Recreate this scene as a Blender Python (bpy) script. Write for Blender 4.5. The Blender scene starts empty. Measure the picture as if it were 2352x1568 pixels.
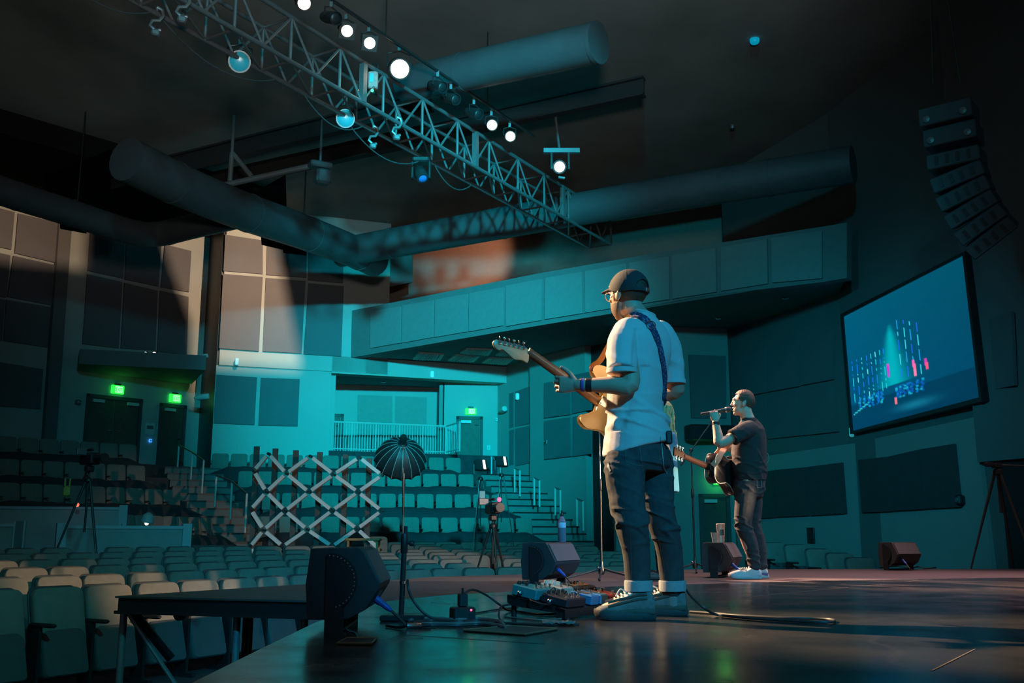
import bpy, bmesh, math, random
from mathutils import Vector, Matrix, noise

random.seed(7)
S = bpy.context.scene
C = S.collection
V = Vector

# ------------------------------------------------------------------ camera
FPX = 2287.0                       # focal length in pixels of the 2352 x 1568 frame
PITCH = math.radians(11.1)
CAMH = 0.38                        # lens height above the stage floor (stage floor is z = 0)
cam_d = bpy.data.cameras.new('camera')
cam_d.sensor_width = 36.0
cam_d.lens = FPX / 2352.0 * 36.0
cam_d.clip_end = 200
cam = bpy.data.objects.new('camera', cam_d)
C.objects.link(cam)
cam.location = (0, 0, CAMH)
cam.rotation_euler = (math.pi / 2 + PITCH, 0, 0)
S.camera = cam
CP, SP = math.cos(PITCH), math.sin(PITCH)


def ray(px, py):
    x = (px - 1176.0) / FPX
    y = (784.0 - py) / FPX
    return V((x, CP - y * SP, SP + y * CP))


def PD(px, py, d):                 # the point seen at a pixel, d metres deep
    return V((0, 0, CAMH)) + ray(px, py) * d


def PZ(px, py, z=0.0):             # the point of a level plane seen at a pixel
    r = ray(px, py)
    return V((0, 0, CAMH)) + r * ((z - CAMH) / r.z)


def PW(px, py, pl):                # the point of an upright plane (a, b in plan) seen at a pixel
    a, b = pl
    n = V((-(b.y - a.y), b.x - a.x, 0))
    r = ray(px, py)
    t = n.dot(V((a.x, a.y, 0))) / n.dot(r)
    return V((0, 0, CAMH)) + r * t


def proj(p):
    d = p.y * CP + (p.z - CAMH) * SP
    u = -p.y * SP + (p.z - CAMH) * CP
    if d < .05:
        return (-9999, -9999, d)
    return (1176 + FPX * p.x / d, 784 - FPX * u / d, d)


# ------------------------------------------------------------------ look
S.view_settings.view_transform = 'Standard'
S.view_settings.look = 'None'
S.view_settings.gamma = 1.0
S.view_settings.use_curve_mapping = False
S.view_settings.exposure = 0.0
S.cycles.use_denoising = True
S.cycles.use_adaptive_sampling = True
S.cycles.adaptive_threshold = .025
S.cycles.max_bounces = 5
S.cycles.diffuse_bounces = 2
S.cycles.glossy_bounces = 3
S.cycles.transmission_bounces = 6
S.cycles.volume_bounces = 0
S.cycles.caustics_reflective = False
S.cycles.caustics_refractive = False
S.cycles.sample_clamp_indirect = 4.0

W = bpy.data.worlds.new('dim_hall_light')
S.world = W
W.use_nodes = True
W.node_tree.nodes['Background'].inputs[0].default_value = (0.19, 0.27, 0.30, 1)
W.node_tree.nodes['Background'].inputs[1].default_value = 0.15

CYAN = (0.0, 0.72, 0.80)
BLUE = (0.0, 0.42, 1.0)
WARM = (1.0, 0.66, 0.36)


def spot(name, loc, aim, power, col, half, blend=.5, rad=.15):
    l = bpy.data.lights.new(name, 'SPOT')
    l.energy = power
    l.color = col
    l.spot_size = math.radians(half * 2)
    l.spot_blend = blend
    l.shadow_soft_size = rad
    o = bpy.data.objects.new(name, l)
    C.objects.link(o)
    o.location = loc
    d = V(aim) - V(loc)
    o.rotation_euler = d.to_track_quat('-Z', 'Y').to_euler()
    return o


# stage washes over the house
spot('house_wash_cyan', (2.2, 0.5, 7.5), PD(960, 950, 33), 56000, (0.0, .64, .80), 14, 1.0, .3)
spot('house_wash_teal', (0.0, -2.0, 7.4), PD(1130, 980, 28), 8000, (0.0, .56, .74), 27, 1.0, .4)
spot('side_wall_wash_blue', (-3.0, 4.0, 6.8), PD(1960, 1110, 21.5), 4600, (0.0, .50, .74), 17, 1.0, .3)
spot('near_seat_wash', (2.5, 0.0, 6.0), (-5.2, 10.5, -.4), 1500, (0.0, .56, .62), 17, 1.0, .3)
# back light on the performers
spot('performer_back_light', (3.2, -3.4, 5.2), (0.85, 5.0, 1.0), 2900, (0.0, .46, .84), 12.5, .6, .12)
spot('singer_back_light', (7.6, 1.0, 5.4), (1.7, 9.2, .7), 2100, (0.0, .52, .84), 16.5, .7, .15)
# warm front light from the truss
spot('front_light_warm', (-7.2, 10.6, 7.2), (0.55, 5.0, 1.2), 30000, WARM, 6, .7, .12)
spot('front_light_singer', (-3.2, 15.2, 7.2), (2.3, 9.4, 1.1), 34000, (1, .57, .37), 6, .7, .12)
# warm spots that hit the house walls, hung behind the ducts
spot('amber_wall_spot', (-1.0, 29.0, 8.4), PD(1075, 588, 35), 560, (1, .47, .26), 24, .8, .1)
spot('warm_seat_spot', (5.2, 8.0, 1.1), (-4.6, 10.9, -.05), 2600, (1, .66, .40), 9, .6, .05)
spot('stage_floor_rose', (2.4, 11.0, 7.3), (2.4, 10.4, 0), 1500, (1.0, .62, .56), 37, 1.0, .25)
spot('stage_blue_wash', (5.5, -1.5, 5.5), (.25, 8.35, .25), 1300, (0.0, .38, 1.0), 6.5, .8, .1)
spot('set_piece_warm_spot', (6.0, 9.0, 2.3), PD(830, 1215, 18.6), 1900, (1.0, .60, .42), 9, .6, .06)
spot('added_ceiling_fill', (0.5, -1.5, 2.6), (-2.2, 14.0, 12.4), 3600, (1.0, .97, .88), 33, 1.0, .6)  # added fill lamp without a real source, lifts the dark ceiling
spot('stage_floor_magenta', (6.8, 11.0, 5.8), (4.4, 9.2, 0), 1500, (1.0, .58, .66), 32, 1.0, .3)

# ------------------------------------------------------------------ materials
MAT = {}


def mat(name, col, rough=.6, metal=0.0, spec=.5, var=.0, scale=8.0, bump=0.0, bscale=60.0, emit=None, es=0.0, trans=0.0, coords='Object', sheen=0.0):
    if name in MAT:
        return MAT[name]
    m = bpy.data.materials.new(name)
    m.use_nodes = True
    nt = m.node_tree
    b = nt.nodes['Principled BSDF']
    b.inputs['Base Color'].default_value = (*col, 1)
    b.inputs['Roughness'].default_value = rough
    b.inputs['Metallic'].default_value = metal
    b.inputs['Specular IOR Level'].default_value = spec
    if trans:
        b.inputs['Transmission Weight'].default_value = trans
    if sheen:
        b.inputs['Sheen Weight'].default_value = sheen
    if emit:
        b.inputs['Emission Color'].default_value = (*emit, 1)
        b.inputs['Emission Strength'].default_value = es
    tc = nt.nodes.new('ShaderNodeTexCoord')
    if var:
        n = nt.nodes.new('ShaderNodeTexNoise')
        n.inputs['Scale'].default_value = scale
        n.inputs['Detail'].default_value = 6
        nt.links.new(tc.outputs[coords], n.inputs['Vector'])
        r = nt.nodes.new('ShaderNodeMapRange')
        r.inputs[1].default_value = .25
        r.inputs[2].default_value = .75
        r.inputs[3].default_value = 1 - var
        r.inputs[4].default_value = 1 + var
        nt.links.new(n.outputs[0], r.inputs[0])
        mx = nt.nodes.new('ShaderNodeVectorMath')
        mx.operation = 'SCALE'
        mx.inputs[0].default_value = col
        nt.links.new(r.outputs[0], mx.inputs['Scale'])
        nt.links.new(mx.outputs[0], b.inputs['Base Color'])
    if bump:
        n2 = nt.nodes.new('ShaderNodeTexNoise')
        n2.inputs['Scale'].default_value = bscale
        n2.inputs['Detail'].default_value = 4
        nt.links.new(tc.outputs[coords], n2.inputs['Vector'])
        bp = nt.nodes.new('ShaderNodeBump')
        bp.inputs['Strength'].default_value = bump
        bp.inputs['Distance'].default_value = .01
        nt.links.new(n2.outputs[0], bp.inputs['Height'])
        nt.links.new(bp.outputs[0], b.inputs['Normal'])
    MAT[name] = m
    return m


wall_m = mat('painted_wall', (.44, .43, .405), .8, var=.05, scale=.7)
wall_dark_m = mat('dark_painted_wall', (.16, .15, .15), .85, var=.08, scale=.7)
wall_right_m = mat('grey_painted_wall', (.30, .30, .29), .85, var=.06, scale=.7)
panel_m = mat('acoustic_fabric', (.17, .155, .165), .95, spec=.1, var=.06, scale=1.2, bump=.2, bscale=90)
fascia_m = mat('balcony_fascia_paint', (.20, .19, .19), .85, var=.06)
fascia_panel_m = mat('balcony_panel_fabric', (.27, .26, .26), .95, spec=.1, var=.05)
ceil_m = mat('black_ceiling', (.26, .255, .24), .9, var=.25, scale=.5)
beam_m = mat('black_beam_paint', (.030, .030, .031), .8, var=.1)
duct_m = mat('painted_duct', (.075, .077, .085), .55, var=.12, scale=2)
steel_m = mat('truss_aluminium', (.20, .21, .22), .45, metal=.6, var=.1, scale=20)
black_m = mat('black_plastic', (.018, .018, .02), .45, var=.15, scale=30)
blackmetal_m = mat('black_metal', (.022, .022, .024), .35, spec=.6, var=.1, scale=30)
chrome_m = mat('chrome', (.7, .7, .72), .18, metal=1.0, var=.03)
aud_floor_m = mat('auditorium_carpet', (.035, .035, .04), .95, var=.3, scale=6)
riser_m = mat('riser_carpet', (.05, .05, .055), .95, var=.25, scale=6)
tread_m = mat('stair_paint', (.20, .19, .18), .8, var=.15, scale=4)
apron_m = mat('brown_hardboard', (.085, .062, .062), .62, var=.15, scale=5)
wood_door_m = mat('dark_wood_door', (.12, .075, .055), .55, var=.2, scale=6)
door_frame_m = mat('door_frame_paint', (.07, .065, .065), .6, var=.05)
white_metal_m = mat('white_rail_paint', (.6, .6, .58), .45, var=.04)

# ------------------------------------------------------------------ mesh helpers


class MB:
    def __init__(self):
        self.v = []
        self.f = []

    def add(self, vs, fs):
        n = len(self.v)
        self.v += [V(p) for p in vs]
        self.f += [tuple(i + n for i in f) for f in fs]
        return self

    def box(self, c, s, rot=None):
        c = V(c)
        hx, hy, hz = s[0] / 2, s[1] / 2, s[2] / 2
        vs = [V((x, y, z)) for x in (-hx, hx) for y in (-hy, hy) for z in (-hz, hz)]
        if rot is not None:
            vs = [rot @ p for p in vs]
        return self.add([c + p for p in vs], [(0, 1, 3, 2), (4, 6, 7, 5), (0, 4, 5, 1), (2, 3, 7, 6), (0, 2, 6, 4), (1, 5, 7, 3)])

    def cbox(self, c, s, ch=.02, rot=None):          # box with chamfered vertical edges + chamfered top
        c = V(c)
        x, y, z = s[0] / 2, s[1] / 2, s[2] / 2
        rings = []
        for zz, i in ((-z, ch), (-z + ch, 0), (z - ch, 0), (z, ch)):
            X, Y = x - i, y - i
            k = ch
            rings.append([(-X + k, -Y, zz), (X - k, -Y, zz), (X, -Y + k, zz), (X, Y - k, zz), (X - k, Y, zz), (-X + k, Y, zz), (-X, Y - k, zz), (-X, -Y + k, zz)])
        vs = [V(p) for r in rings for p in r]
        if rot is not None:
            vs = [rot @ p for p in vs]
        fs = []
        for r in range(3):
            for i in range(8):
                j = (i + 1) % 8
                fs.append((r * 8 + i, r * 8 + j, r * 8 + 8 + j, r * 8 + 8 + i))
        fs.append(tuple(range(7, -1, -1)))
        fs.append(tuple(range(24, 32)))
        return self.add([c + p for p in vs], fs)

    def prism(self, poly, ext):
        ext = V(ext)
        n = len(poly)
        vs = [V(p) for p in poly] + [V(p) + ext for p in poly]
        fs = [tuple(range(n - 1, -1, -1)), tuple(range(n, 2 * n))]
        fs += [(i, (i + 1) % n, n + (i + 1) % n, n + i) for i in range(n)]
        return self.add(vs, fs)

    def tube(self, a, b, r0, r1=None, n=10):
        a, b = V(a), V(b)
        if r1 is None:
            r1 = r0
        return self.loft([a, b], [r0, r1], n)

    def loft(self, pts, rad, n=10, up=None, flat=None, cap=True):
        """rings round a path; rad: number, list of numbers, or list of (rx, ry)"""
        pts = [V(p) for p in pts]
        k = len(pts)
        if not isinstance(rad, (list, tuple)):
            rad = [rad] * k
        t0 = (pts[1] - pts[0]).normalized()
        ref = V(up) if up is not None else (V((0, 0, 1)) if abs(t0.z) < .9 else V((0, 1, 0)))
        vs = []
        for i, p in enumerate(pts):
            t = (pts[min(i + 1, k - 1)] - pts[max(i - 1, 0)])
            t = t.normalized() if t.length > 1e-9 else t0
            x = ref - t * ref.dot(t)
            if x.length < 1e-6:
                x = t.orthogonal()
            x.normalize()
            y = t.cross(x)
            if up is None:
                ref = x
            r = rad[i]
            rx, ry = (r, r) if not isinstance(r, (list, tuple)) else r[:2]
            for j in range(n):
                a = 2 * math.pi * j / n
                vs.append(p + x * (rx * math.cos(a)) + y * (ry * math.sin(a)))
        fs = []
        for i in range(k - 1):
            for j in range(n):
                q = (j + 1) % n
                fs.append((i * n + j, i * n + q, (i + 1) * n + q, (i + 1) * n + j))
        if cap:
            fs.append(tuple(range(n - 1, -1, -1)))
            fs.append(tuple(range((k - 1) * n, k * n)))
        return self.add(vs, fs)

    def lathe(self, prof, o=(0, 0, 0), axis=(0, 0, 1), n=20):
        """prof: (radius, height) pairs along the axis"""
        o, ax = V(o), V(axis).normalized()
        x = ax.orthogonal().normalized()
        y = ax.cross(x)
        vs, fs = [], []
        for r, h in prof:
            for j in range(n):
                a = 2 * math.pi * j / n
                vs.append(o + ax * h + (x * math.cos(a) + y * math.sin(a)) * max(r, 1e-4))
        for i in range(len(prof) - 1):
            for j in range(n):
                q = (j + 1) % n
                fs.append((i * n + j, i * n + q, (i + 1) * n + q, (i + 1) * n + j))
        fs.append(tuple(range(n - 1, -1, -1)))
        fs.append(tuple(range((len(prof) - 1) * n, len(prof) * n)))
        return self.add(vs, fs)

    def ball(self, c, r, rot=None, nu=16, nv=10):
        c = V(c)
        r = (r, r, r) if not isinstance(r, (tuple, list)) else r
        vs, fs = [], []
        for i in range(nv + 1):
            th = math.pi * i / nv
            for j in range(nu):
                a = 2 * math.pi * j / nu
                p = V((r[0] * math.sin(th) * math.cos(a), r[1] * math.sin(th) * math.sin(a), r[2] * math.cos(th)))
                if rot is not None:
                    p = rot @ p
                vs.append(c + p)
        for i in range(nv):
            for j in range(nu):
                q = (j + 1) % nu
                fs.append((i * nu + j, (i + 1) * nu + j, (i + 1) * nu + q, i * nu + q))
        return self.add(vs, fs)

    def build(self, name, m, parent=None, smooth=False, bevel=0, world=False, weld=False):
        me = bpy.data.meshes.new(name)
        me.from_pydata([tuple(p) for p in self.v], [], self.f)
        bm = bmesh.new()
        bm.from_mesh(me)
        if weld:
            bmesh.ops.remove_doubles(bm, verts=bm.verts, dist=1e-4)
        bmesh.ops.recalc_face_normals(bm, faces=bm.faces)
        bm.to_mesh(me)
        bm.free()
        me.materials.append(m)
        if smooth:
            for p in me.polygons:
                p.use_smooth = True
            me.set_sharp_from_angle(angle=math.radians(42))
        o = bpy.data.objects.new(name, me)
        C.objects.link(o)
        if parent is not None:
            o.parent = parent
            if world:
                r = parent
                o.matrix_parent_inverse = r.matrix_basis.inverted() if r.parent is None else Matrix.Identity(4)
        if bevel:
            bv = o.modifiers.new('bevel', 'BEVEL')
            bv.width = bevel
            bv.segments = 2
            bv.limit_method = 'ANGLE'
        return o


def tag(o, label=None, cat=None, group=None, kind=None):
    if label:
        o['label'] = label
    if cat:
        o['category'] = cat
    if group:
        o['group'] = group
    if kind:
        o['kind'] = kind
    return o


def thing(name, label, cat, loc=(0, 0, 0), rz=0.0, group=None):
    o = bpy.data.objects.new(name, None)
    o.empty_display_size = .1
    C.objects.link(o)
    o.location = loc
    o.rotation_euler = (0, 0, rz)
    return tag(o, label, cat, group)


def struct(o):
    o['kind'] = 'structure'
    return o


def copy_tree(src, parent=None):
    c = src.copy()
    C.objects.link(c)
    if parent is not None:
        c.parent = parent
    for ch in list(src.children):
        copy_tree(ch, c)
    return c


def line(px1, py1, d1, px2, py2, d2):
    a, b = PD(px1, py1, d1), PD(px2, py2, d2)
    return (V((a.x, a.y, 0)), V((b.x, b.y, 0)))


def wnorm(pl):                     # plan normal of a wall, on the camera's side
    a, b = pl
    n = V((-(b.y - a.y), b.x - a.x, 0)).normalized()
    return n if n.dot(-a) > 0 else -n


def wall_poly(name, pl, pix, m, thick=.25, out=0.0, **k):
    """a polygon of wall seen at pixels pix, standing on plane pl, thick metres going back"""
    n = wnorm(pl)
    pts = [PW(x, y, pl) + n * out for x, y in pix]
    return MB().prism(pts, -n * thick).build(name, m, **k)


ORD = ['first', 'second', 'third', 'fourth', 'fifth', 'sixth', 'seventh', 'eighth', 'ninth', 'tenth', 'eleventh', 'twelfth', 'thirteenth',
       'fourteenth', 'fifteenth', 'sixteenth', 'seventeenth', 'eighteenth', 'nineteenth', 'twentieth', 'twenty-first', 'twenty-second',
       'twenty-third', 'twenty-fourth', 'twenty-fifth', 'twenty-sixth', 'twenty-seventh', 'twenty-eighth', 'twenty-ninth', 'thirtieth', 'thirty-first', 'thirty-second', 'thirty-third', 'thirty-fourth', 'thirty-fifth', 'thirty-sixth']

# ------------------------------------------------------------------ the hall: floors, walls, ceiling


def seg_wall(name, a, b, z0, z1, m, thick=.3, **k):
    a, b = V((a[0], a[1], 0)), V((b[0], b[1], 0))
    n = wnorm((a, b))
    return struct(MB().prism([a + V((0, 0, z0)), b + V((0, 0, z0)), b + V((0, 0, z1)), a + V((0, 0, z1))], -n * thick).build(name, m, **k))


def along(pl, px):                 # plan point of a wall under a pixel column
    p = PW(px, 1230, pl)
    return V((p.x, p.y, 0))


FLZ = -0.95
CEIL = 10.5
struct(MB().box((-2, 18, FLZ - .1), (44, 52, .2)).build('floor', aud_floor_m))
struct(MB().box((-2, 26.5, CEIL + .1), (44, 35, .2)).build('ceiling', ceil_m))
seg_wall('wall_outer_back', (-24, 41), (20, 41), FLZ, CEIL, wall_dark_m)
seg_wall('wall_outer_left', (-22, -2), (-22, 41), FLZ, CEIL, wall_dark_m)
seg_wall('wall_outer_right', (13, 12), (13, 41), FLZ, CEIL, wall_dark_m)

PL_LEFT = line(0, 462, 27.6, 441, 877, 31.2)
PL_LIT = line(482, 838, 30.0, 1180, 878, 33.4)
PL_REC = line(748, 882, 33.7, 1022, 897, 34.5)
PL_DOOR = line(1022, 890, 34.5, 1143, 893, 34.8)
PL_C = line(1143, 879, 33.8, 1357, 795, 29.9)
PL_D = line(1420, 757, 27.0, 1690, 757, 27.3)
PL_A = line(1690, 757, 27.3, 1962, 665, 22.9)
PL_B = line(1962, 665, 22.9, 2262, 748, 18.2)
PL_F = line(806, 821, 31.5, 1886, 648, 22.1)
PL_BB = line(880, 640, 36.5, 1960, 560, 28.0)

seg_wall('wall_left', along(PL_LEFT, -420), along(PL_LEFT, 441), FLZ, CEIL, wall_m)
pa_, pb__ = along(PL_LEFT, -420), along(PL_LEFT, 441)
nl0 = wnorm(PL_LEFT)
struct(MB().prism([p + Z_ for p in (pa_, pb__, pb__ + nl0 * 4.0, pa_ + nl0 * 4.0) for Z_ in (V((0, 0, 9.9)),)], (0, 0, .6)).build('ceiling_left_soffit', mat('matte_black_soffit', (.02, .02, .02), 1.0, spec=0.0)))
seg_wall('wall_left_return', along(PL_LEFT, 441), along(PL_LIT, 474), FLZ, CEIL, black_m)
seg_wall('wall_center_lower', along(PL_LIT, 474), along(PL_LIT, 748), FLZ, 5.47, wall_m)
n_lit = wnorm(PL_LIT)
a, b = along(PL_LIT, 480) + n_lit * .06, along(PL_LIT, 880) + n_lit * .06
seg_wall('wall_center_upper', a, b, 5.47, CEIL, wall_m, .4)
a, b = along(PL_LIT, 748), along(PL_LIT, 1181)
seg_wall('wall_center_beam', a + n_lit * .06, b + n_lit * .06, 5.42, 5.97, wall_m, .5)
r0, r1 = along(PL_REC, 700), along(PL_REC, 1022)
seg_wall('wall_recess_back', r0, r1, FLZ, 5.6, wall_m)
seg_wall('wall_recess_side', along(PL_LIT, 748) - n_lit * .3, along(PL_REC, 735), FLZ, 5.6, wall_m, .2)
d0, d1 = along(PL_DOOR, 1022), along(PL_DOOR, 1143)
seg_wall('wall_recess_return', r1, d0 + V((-.05, -1.2, 0)), FLZ, 5.45, wall_right_m, .12)
seg_wall('wall_door_side', d0 + V((0, -1.2, 0)), d1 + V((0, -1.2, 0)), FLZ, 5.6, wall_m)
PL_DOOR = (d0 + V((0, -1.2, 0)), d1 + V((0, -1.2, 0)))
c0, c1, c2 = PL_DOOR[1], along(PL_C, 1357), along(PL_C, 1430)
seg_wall('wall_right_back', c0, along(PL_C, 1228), FLZ, 6.1, wall_right_m)
seg_wall('wall_right_back_second', along(PL_C, 1226) + V((-.12, -.25, 0)), c1 + V((-.12, -.25, 0)), FLZ, 6.1, wall_right_m)
seg_wall('wall_dark_opening', c1, c2, FLZ, 6.1, black_m)
e0, e1 = along(PL_D, 1415), along(PL_D, 1690)
seg_wall('wall_side_door', e0, e1, FLZ, 6.1, wall_right_m)
f0, f1, f2 = along(PL_A, 1690), along(PL_A, 1962), along(PL_B, 2262)
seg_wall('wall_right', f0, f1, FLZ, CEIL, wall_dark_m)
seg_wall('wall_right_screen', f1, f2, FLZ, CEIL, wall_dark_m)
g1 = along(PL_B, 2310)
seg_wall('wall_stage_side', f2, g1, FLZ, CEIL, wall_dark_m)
seg_wall('wall_stage_wing', g1, (11.2, 12.4), FLZ, CEIL, black_m)
# lower, lighter walls on the right, standing a little proud of the upper ones
nA, nB = wnorm(PL_A), wnorm(PL_B)
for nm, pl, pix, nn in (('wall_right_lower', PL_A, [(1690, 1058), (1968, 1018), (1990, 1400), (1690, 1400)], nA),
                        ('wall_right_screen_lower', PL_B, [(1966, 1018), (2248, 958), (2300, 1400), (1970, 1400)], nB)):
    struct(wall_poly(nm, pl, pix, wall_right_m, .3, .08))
# dark bulkhead over the stage wing
q = PW(2262, 1062, PL_B)
qa, qb = along(PL_B, 2258), (11.2, 12.4)
seg_wall('trim_wing_bulkhead', (qa.x - .12, qa.y - .3), (qb[0] - .5, qb[1] - .3), q.z, CEIL, wall_dark_m, .2)

# balcony: fascia, deck underside, wall behind
fas = [(806, 821), (1150, 762), (1402, 720), (1606, 681), (1886, 648), (1945, 638), (1945, 511), (1890, 520), (1536, 576), (1234, 628), (808, 713)]
struct(wall_poly('wall_balcony_fascia', PL_F, fas, fascia_m, .3))
s0, s1 = PW(808, 821, PL_F), PW(1945, 638, PL_F)
SOF = 5.99
nF = wnorm(PL_F)
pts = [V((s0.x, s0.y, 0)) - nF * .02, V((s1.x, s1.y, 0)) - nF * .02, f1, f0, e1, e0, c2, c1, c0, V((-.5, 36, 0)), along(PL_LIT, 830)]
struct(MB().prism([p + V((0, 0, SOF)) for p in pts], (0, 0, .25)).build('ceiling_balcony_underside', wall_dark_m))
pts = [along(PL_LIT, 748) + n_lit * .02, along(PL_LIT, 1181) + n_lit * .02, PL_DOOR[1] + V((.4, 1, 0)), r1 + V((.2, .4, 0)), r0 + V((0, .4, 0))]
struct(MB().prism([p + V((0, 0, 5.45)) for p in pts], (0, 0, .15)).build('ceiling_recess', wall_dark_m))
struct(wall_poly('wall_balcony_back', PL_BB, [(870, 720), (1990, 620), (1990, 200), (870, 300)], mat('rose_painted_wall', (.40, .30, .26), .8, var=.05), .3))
pb = line(876, 600, 33.2, 948, 600, 33.9)
struct(wall_poly('wall_balcony_block', pb, [(874, 662), (948, 648), (948, 480), (874, 480)], wall_dark_m, 1.5))

# stage: the main floor, its worn black surface
SW = 14.0
stage_pts = [(-.85, -3), (-.85, 2.77), (-.87, 3.58), (-.89, 4.65), (-.86, 5.6), (-.72, 6.3), (-.4, 6.9), (.17, 7.45), (.94, 8.11), (2.6, 9.0), (4.6, 9.7), (7.2, 9.9), (11.0, 9.9), (11, -3)]


def stage_mat():
    m = bpy.data.materials.new('stage_black_paint')
    m.use_nodes = True
    nt = m.node_tree
    L = nt.links.new
    b = nt.nodes['Principled BSDF']
    tc = nt.nodes.new('ShaderNodeTexCoord')

    def noise_n(sc, det, rough=.5):
        n = nt.nodes.new('ShaderNodeTexNoise')
        n.inputs['Scale'].default_value = sc
        n.inputs['Detail'].default_value = det
        n.inputs['Roughness'].default_value = rough
        L(tc.outputs['Object'], n.inputs['Vector'])
        return n

    def ramp(src, p0, p1, c0, c1):
        r = nt.nodes.new('ShaderNodeValToRGB')
        r.color_ramp.elements[0].position = p0
        r.color_ramp.elements[1].position = p1
        r.color_ramp.elements[0].color = (*c0, 1)
        r.color_ramp.elements[1].color = (*c1, 1)
        L(src, r.inputs[0])
        return r

    base = ramp(noise_n(1.3, 8).outputs[0], .35, .7, (.022, .021, .022), (.042, .038, .038))
    fl = ramp(noise_n(38, 3).outputs[0], .74, .78, (0, 0, 0), (1, 1, 1))     # dust and paint flecks
    v = nt.nodes.new('ShaderNodeTexVoronoi')
    v.inputs['Scale'].default_value = 7
    v.feature = 'F1'
    L(tc.outputs['Object'], v.inputs['Vector'])
    vf = ramp(v.outputs['Distance'], .025, .035, (1, 1, 1), (0, 0, 0))
    wv = nt.nodes.new('ShaderNodeTexWave')                                   # long scuffs
    wv.inputs['Scale'].default_value = .35
    wv.inputs['Distortion'].default_value = 9
    wv.inputs['Detail'].default_value = 4
    L(tc.outputs['Object'], wv.inputs['Vector'])
    sc = ramp(wv.outputs[0], .992, 1.0, (0, 0, 0), (.12, .12, .12))
    add = nt.nodes.new('ShaderNodeMath')
    add.operation = 'MAXIMUM'
    L(vf.outputs[0], add.inputs[0])
    L(sc.outputs[0], add.inputs[1])
    mul = nt.nodes.new('ShaderNodeMath')
    mul.operation = 'MULTIPLY'
    L(add.outputs[0], mul.inputs[0])
    mul.inputs[1].default_value = .6
    mix = nt.nodes.new('ShaderNodeMix')
    mix.data_type = 'RGBA'
    L(mul.outputs[0], mix.inputs[0])
    L(base.outputs[0], mix.inputs[6])
    mix.inputs[7].default_value = (.16, .14, .125, 1)
    L(mix.outputs[2], b.inputs['Base Color'])
    rr = nt.nodes.new('ShaderNodeMapRange')
    rr.inputs[1].default_value = .3
    rr.inputs[2].default_value = .7
    rr.inputs[3].default_value = .15
    rr.inputs[4].default_value = .30
    L(noise_n(3.1, 6).outputs[0], rr.inputs[0])
    L(rr.outputs[0], b.inputs['Roughness'])
    b.inputs['Specular IOR Level'].default_value = .75
    bp = nt.nodes.new('ShaderNodeBump')
    bp.inputs['Strength'].default_value = .06
    bp.inputs['Distance'].default_value = .003
    L(noise_n(55, 4).outputs[0], bp.inputs['Height'])
    L(bp.outputs[0], b.inputs['Normal'])
    return m


stage_m = stage_mat()
so = MB().prism([(x, y, 0) for x, y in stage_pts], (0, 0, FLZ)).build('floor_stage', stage_m)
struct(so)
# brown apron deck that wraps the curved front
apr = [(-.9, 5.4), (-.885, 4.95), (-.86, 5.6), (-.72, 6.3), (-.4, 6.9), (.17, 7.45), (.94, 8.11), (2.6, 9.0), (4.6, 9.7), (7.2, 9.9), (11.0, 9.9), (11.0, 12.6), (7, 12.55), (3.8, 12.42), (2.24, 12.35), (1.1, 11.5), (.11, 10.65), (-.76, 10.1), (-1.45, 8.3), (-1.05, 7.2)]
apr = [(x, y) for x, y in apr[2:]] + [(-.93, 5.75)]
struct(MB().prism([(x, y, -.004) for x, y in apr], (0, 0, FLZ + .004)).build('floor_stage_apron', apron_m))

# acoustic panels on the walls -------------------------------------------------


def panel(pl, pix, label, group, m=panel_m, out=.06, name='sound_absorber'):
    nn = wnorm(pl)
    pts = [PW(x, y, pl) + nn * (out + .005) for x, y in pix]
    o = MB().prism(pts, -nn * out).build(name, m)
    c = sum(pts, V()) / len(pts)
    o.data.transform(Matrix.Translation(-c))
    o.location = c
    return tag(o, label, 'wall panel', group)


for pix, w in (([(-40, 470), (32, 488), (24, 574), (-46, 558)], 'top row, cut by the picture edge'),
               ([(40, 491), (133, 513), (126, 604), (32, 582)], 'top row beside the dark pilaster'),
               ([(-46, 572), (22, 587), (12, 684), (-52, 672)], 'second row, cut by the picture edge'),
               ([(29, 588), (126, 610), (116, 701), (15, 682)], 'second row beside the dark pilaster'),
               ([(-52, 680), (10, 689), (2, 783), (-56, 774)], 'third row, cut by the picture edge'),
               ([(13, 689), (115, 706), (107, 798), (7, 783)], 'third row beside the dark pilaster'),
               ([(-40, 826), (97, 848), (90, 939), (-40, 930)], 'lowest one, above the rear seats')):
    panel(PL_LEFT, pix, 'dark fabric acoustic panel on far wall, ' + w, 'acoustic panels left of the pilaster')
struct(wall_poly('trim_pilaster', PL_LEFT, [(137, 420), (166, 420), (120, 1040), (92, 1040)], wall_dark_m, .2, .2))
for pix, w in (([(207, 505), (286, 515), (281, 640), (200, 622)], 'upper row, half hidden by duct'),
               ([(290, 516), (371, 522), (362, 658), (285, 642)], 'upper row, middle one'),
               ([(377, 562), (437, 577), (432, 671), (368, 660)], 'upper row, partly warm lit'),
               ([(199, 630), (279, 648), (271, 800), (188, 790)], 'lower row beside bare wall strip'),
               ([(284, 650), (360, 668), (355, 805), (276, 800)], 'lower row, behind the two tiny lights'),
               ([(366, 668), (431, 682), (427, 815), (360, 808)], 'lower row beside dark column')):
    panel(PL_LEFT, pix, 'tall acoustic panel above the double doors, ' + w, 'acoustic panels over the ledge')
PL_UP = (PL_LIT[0] + n_lit * .06, PL_LIT[1] + n_lit * .06)
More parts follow.
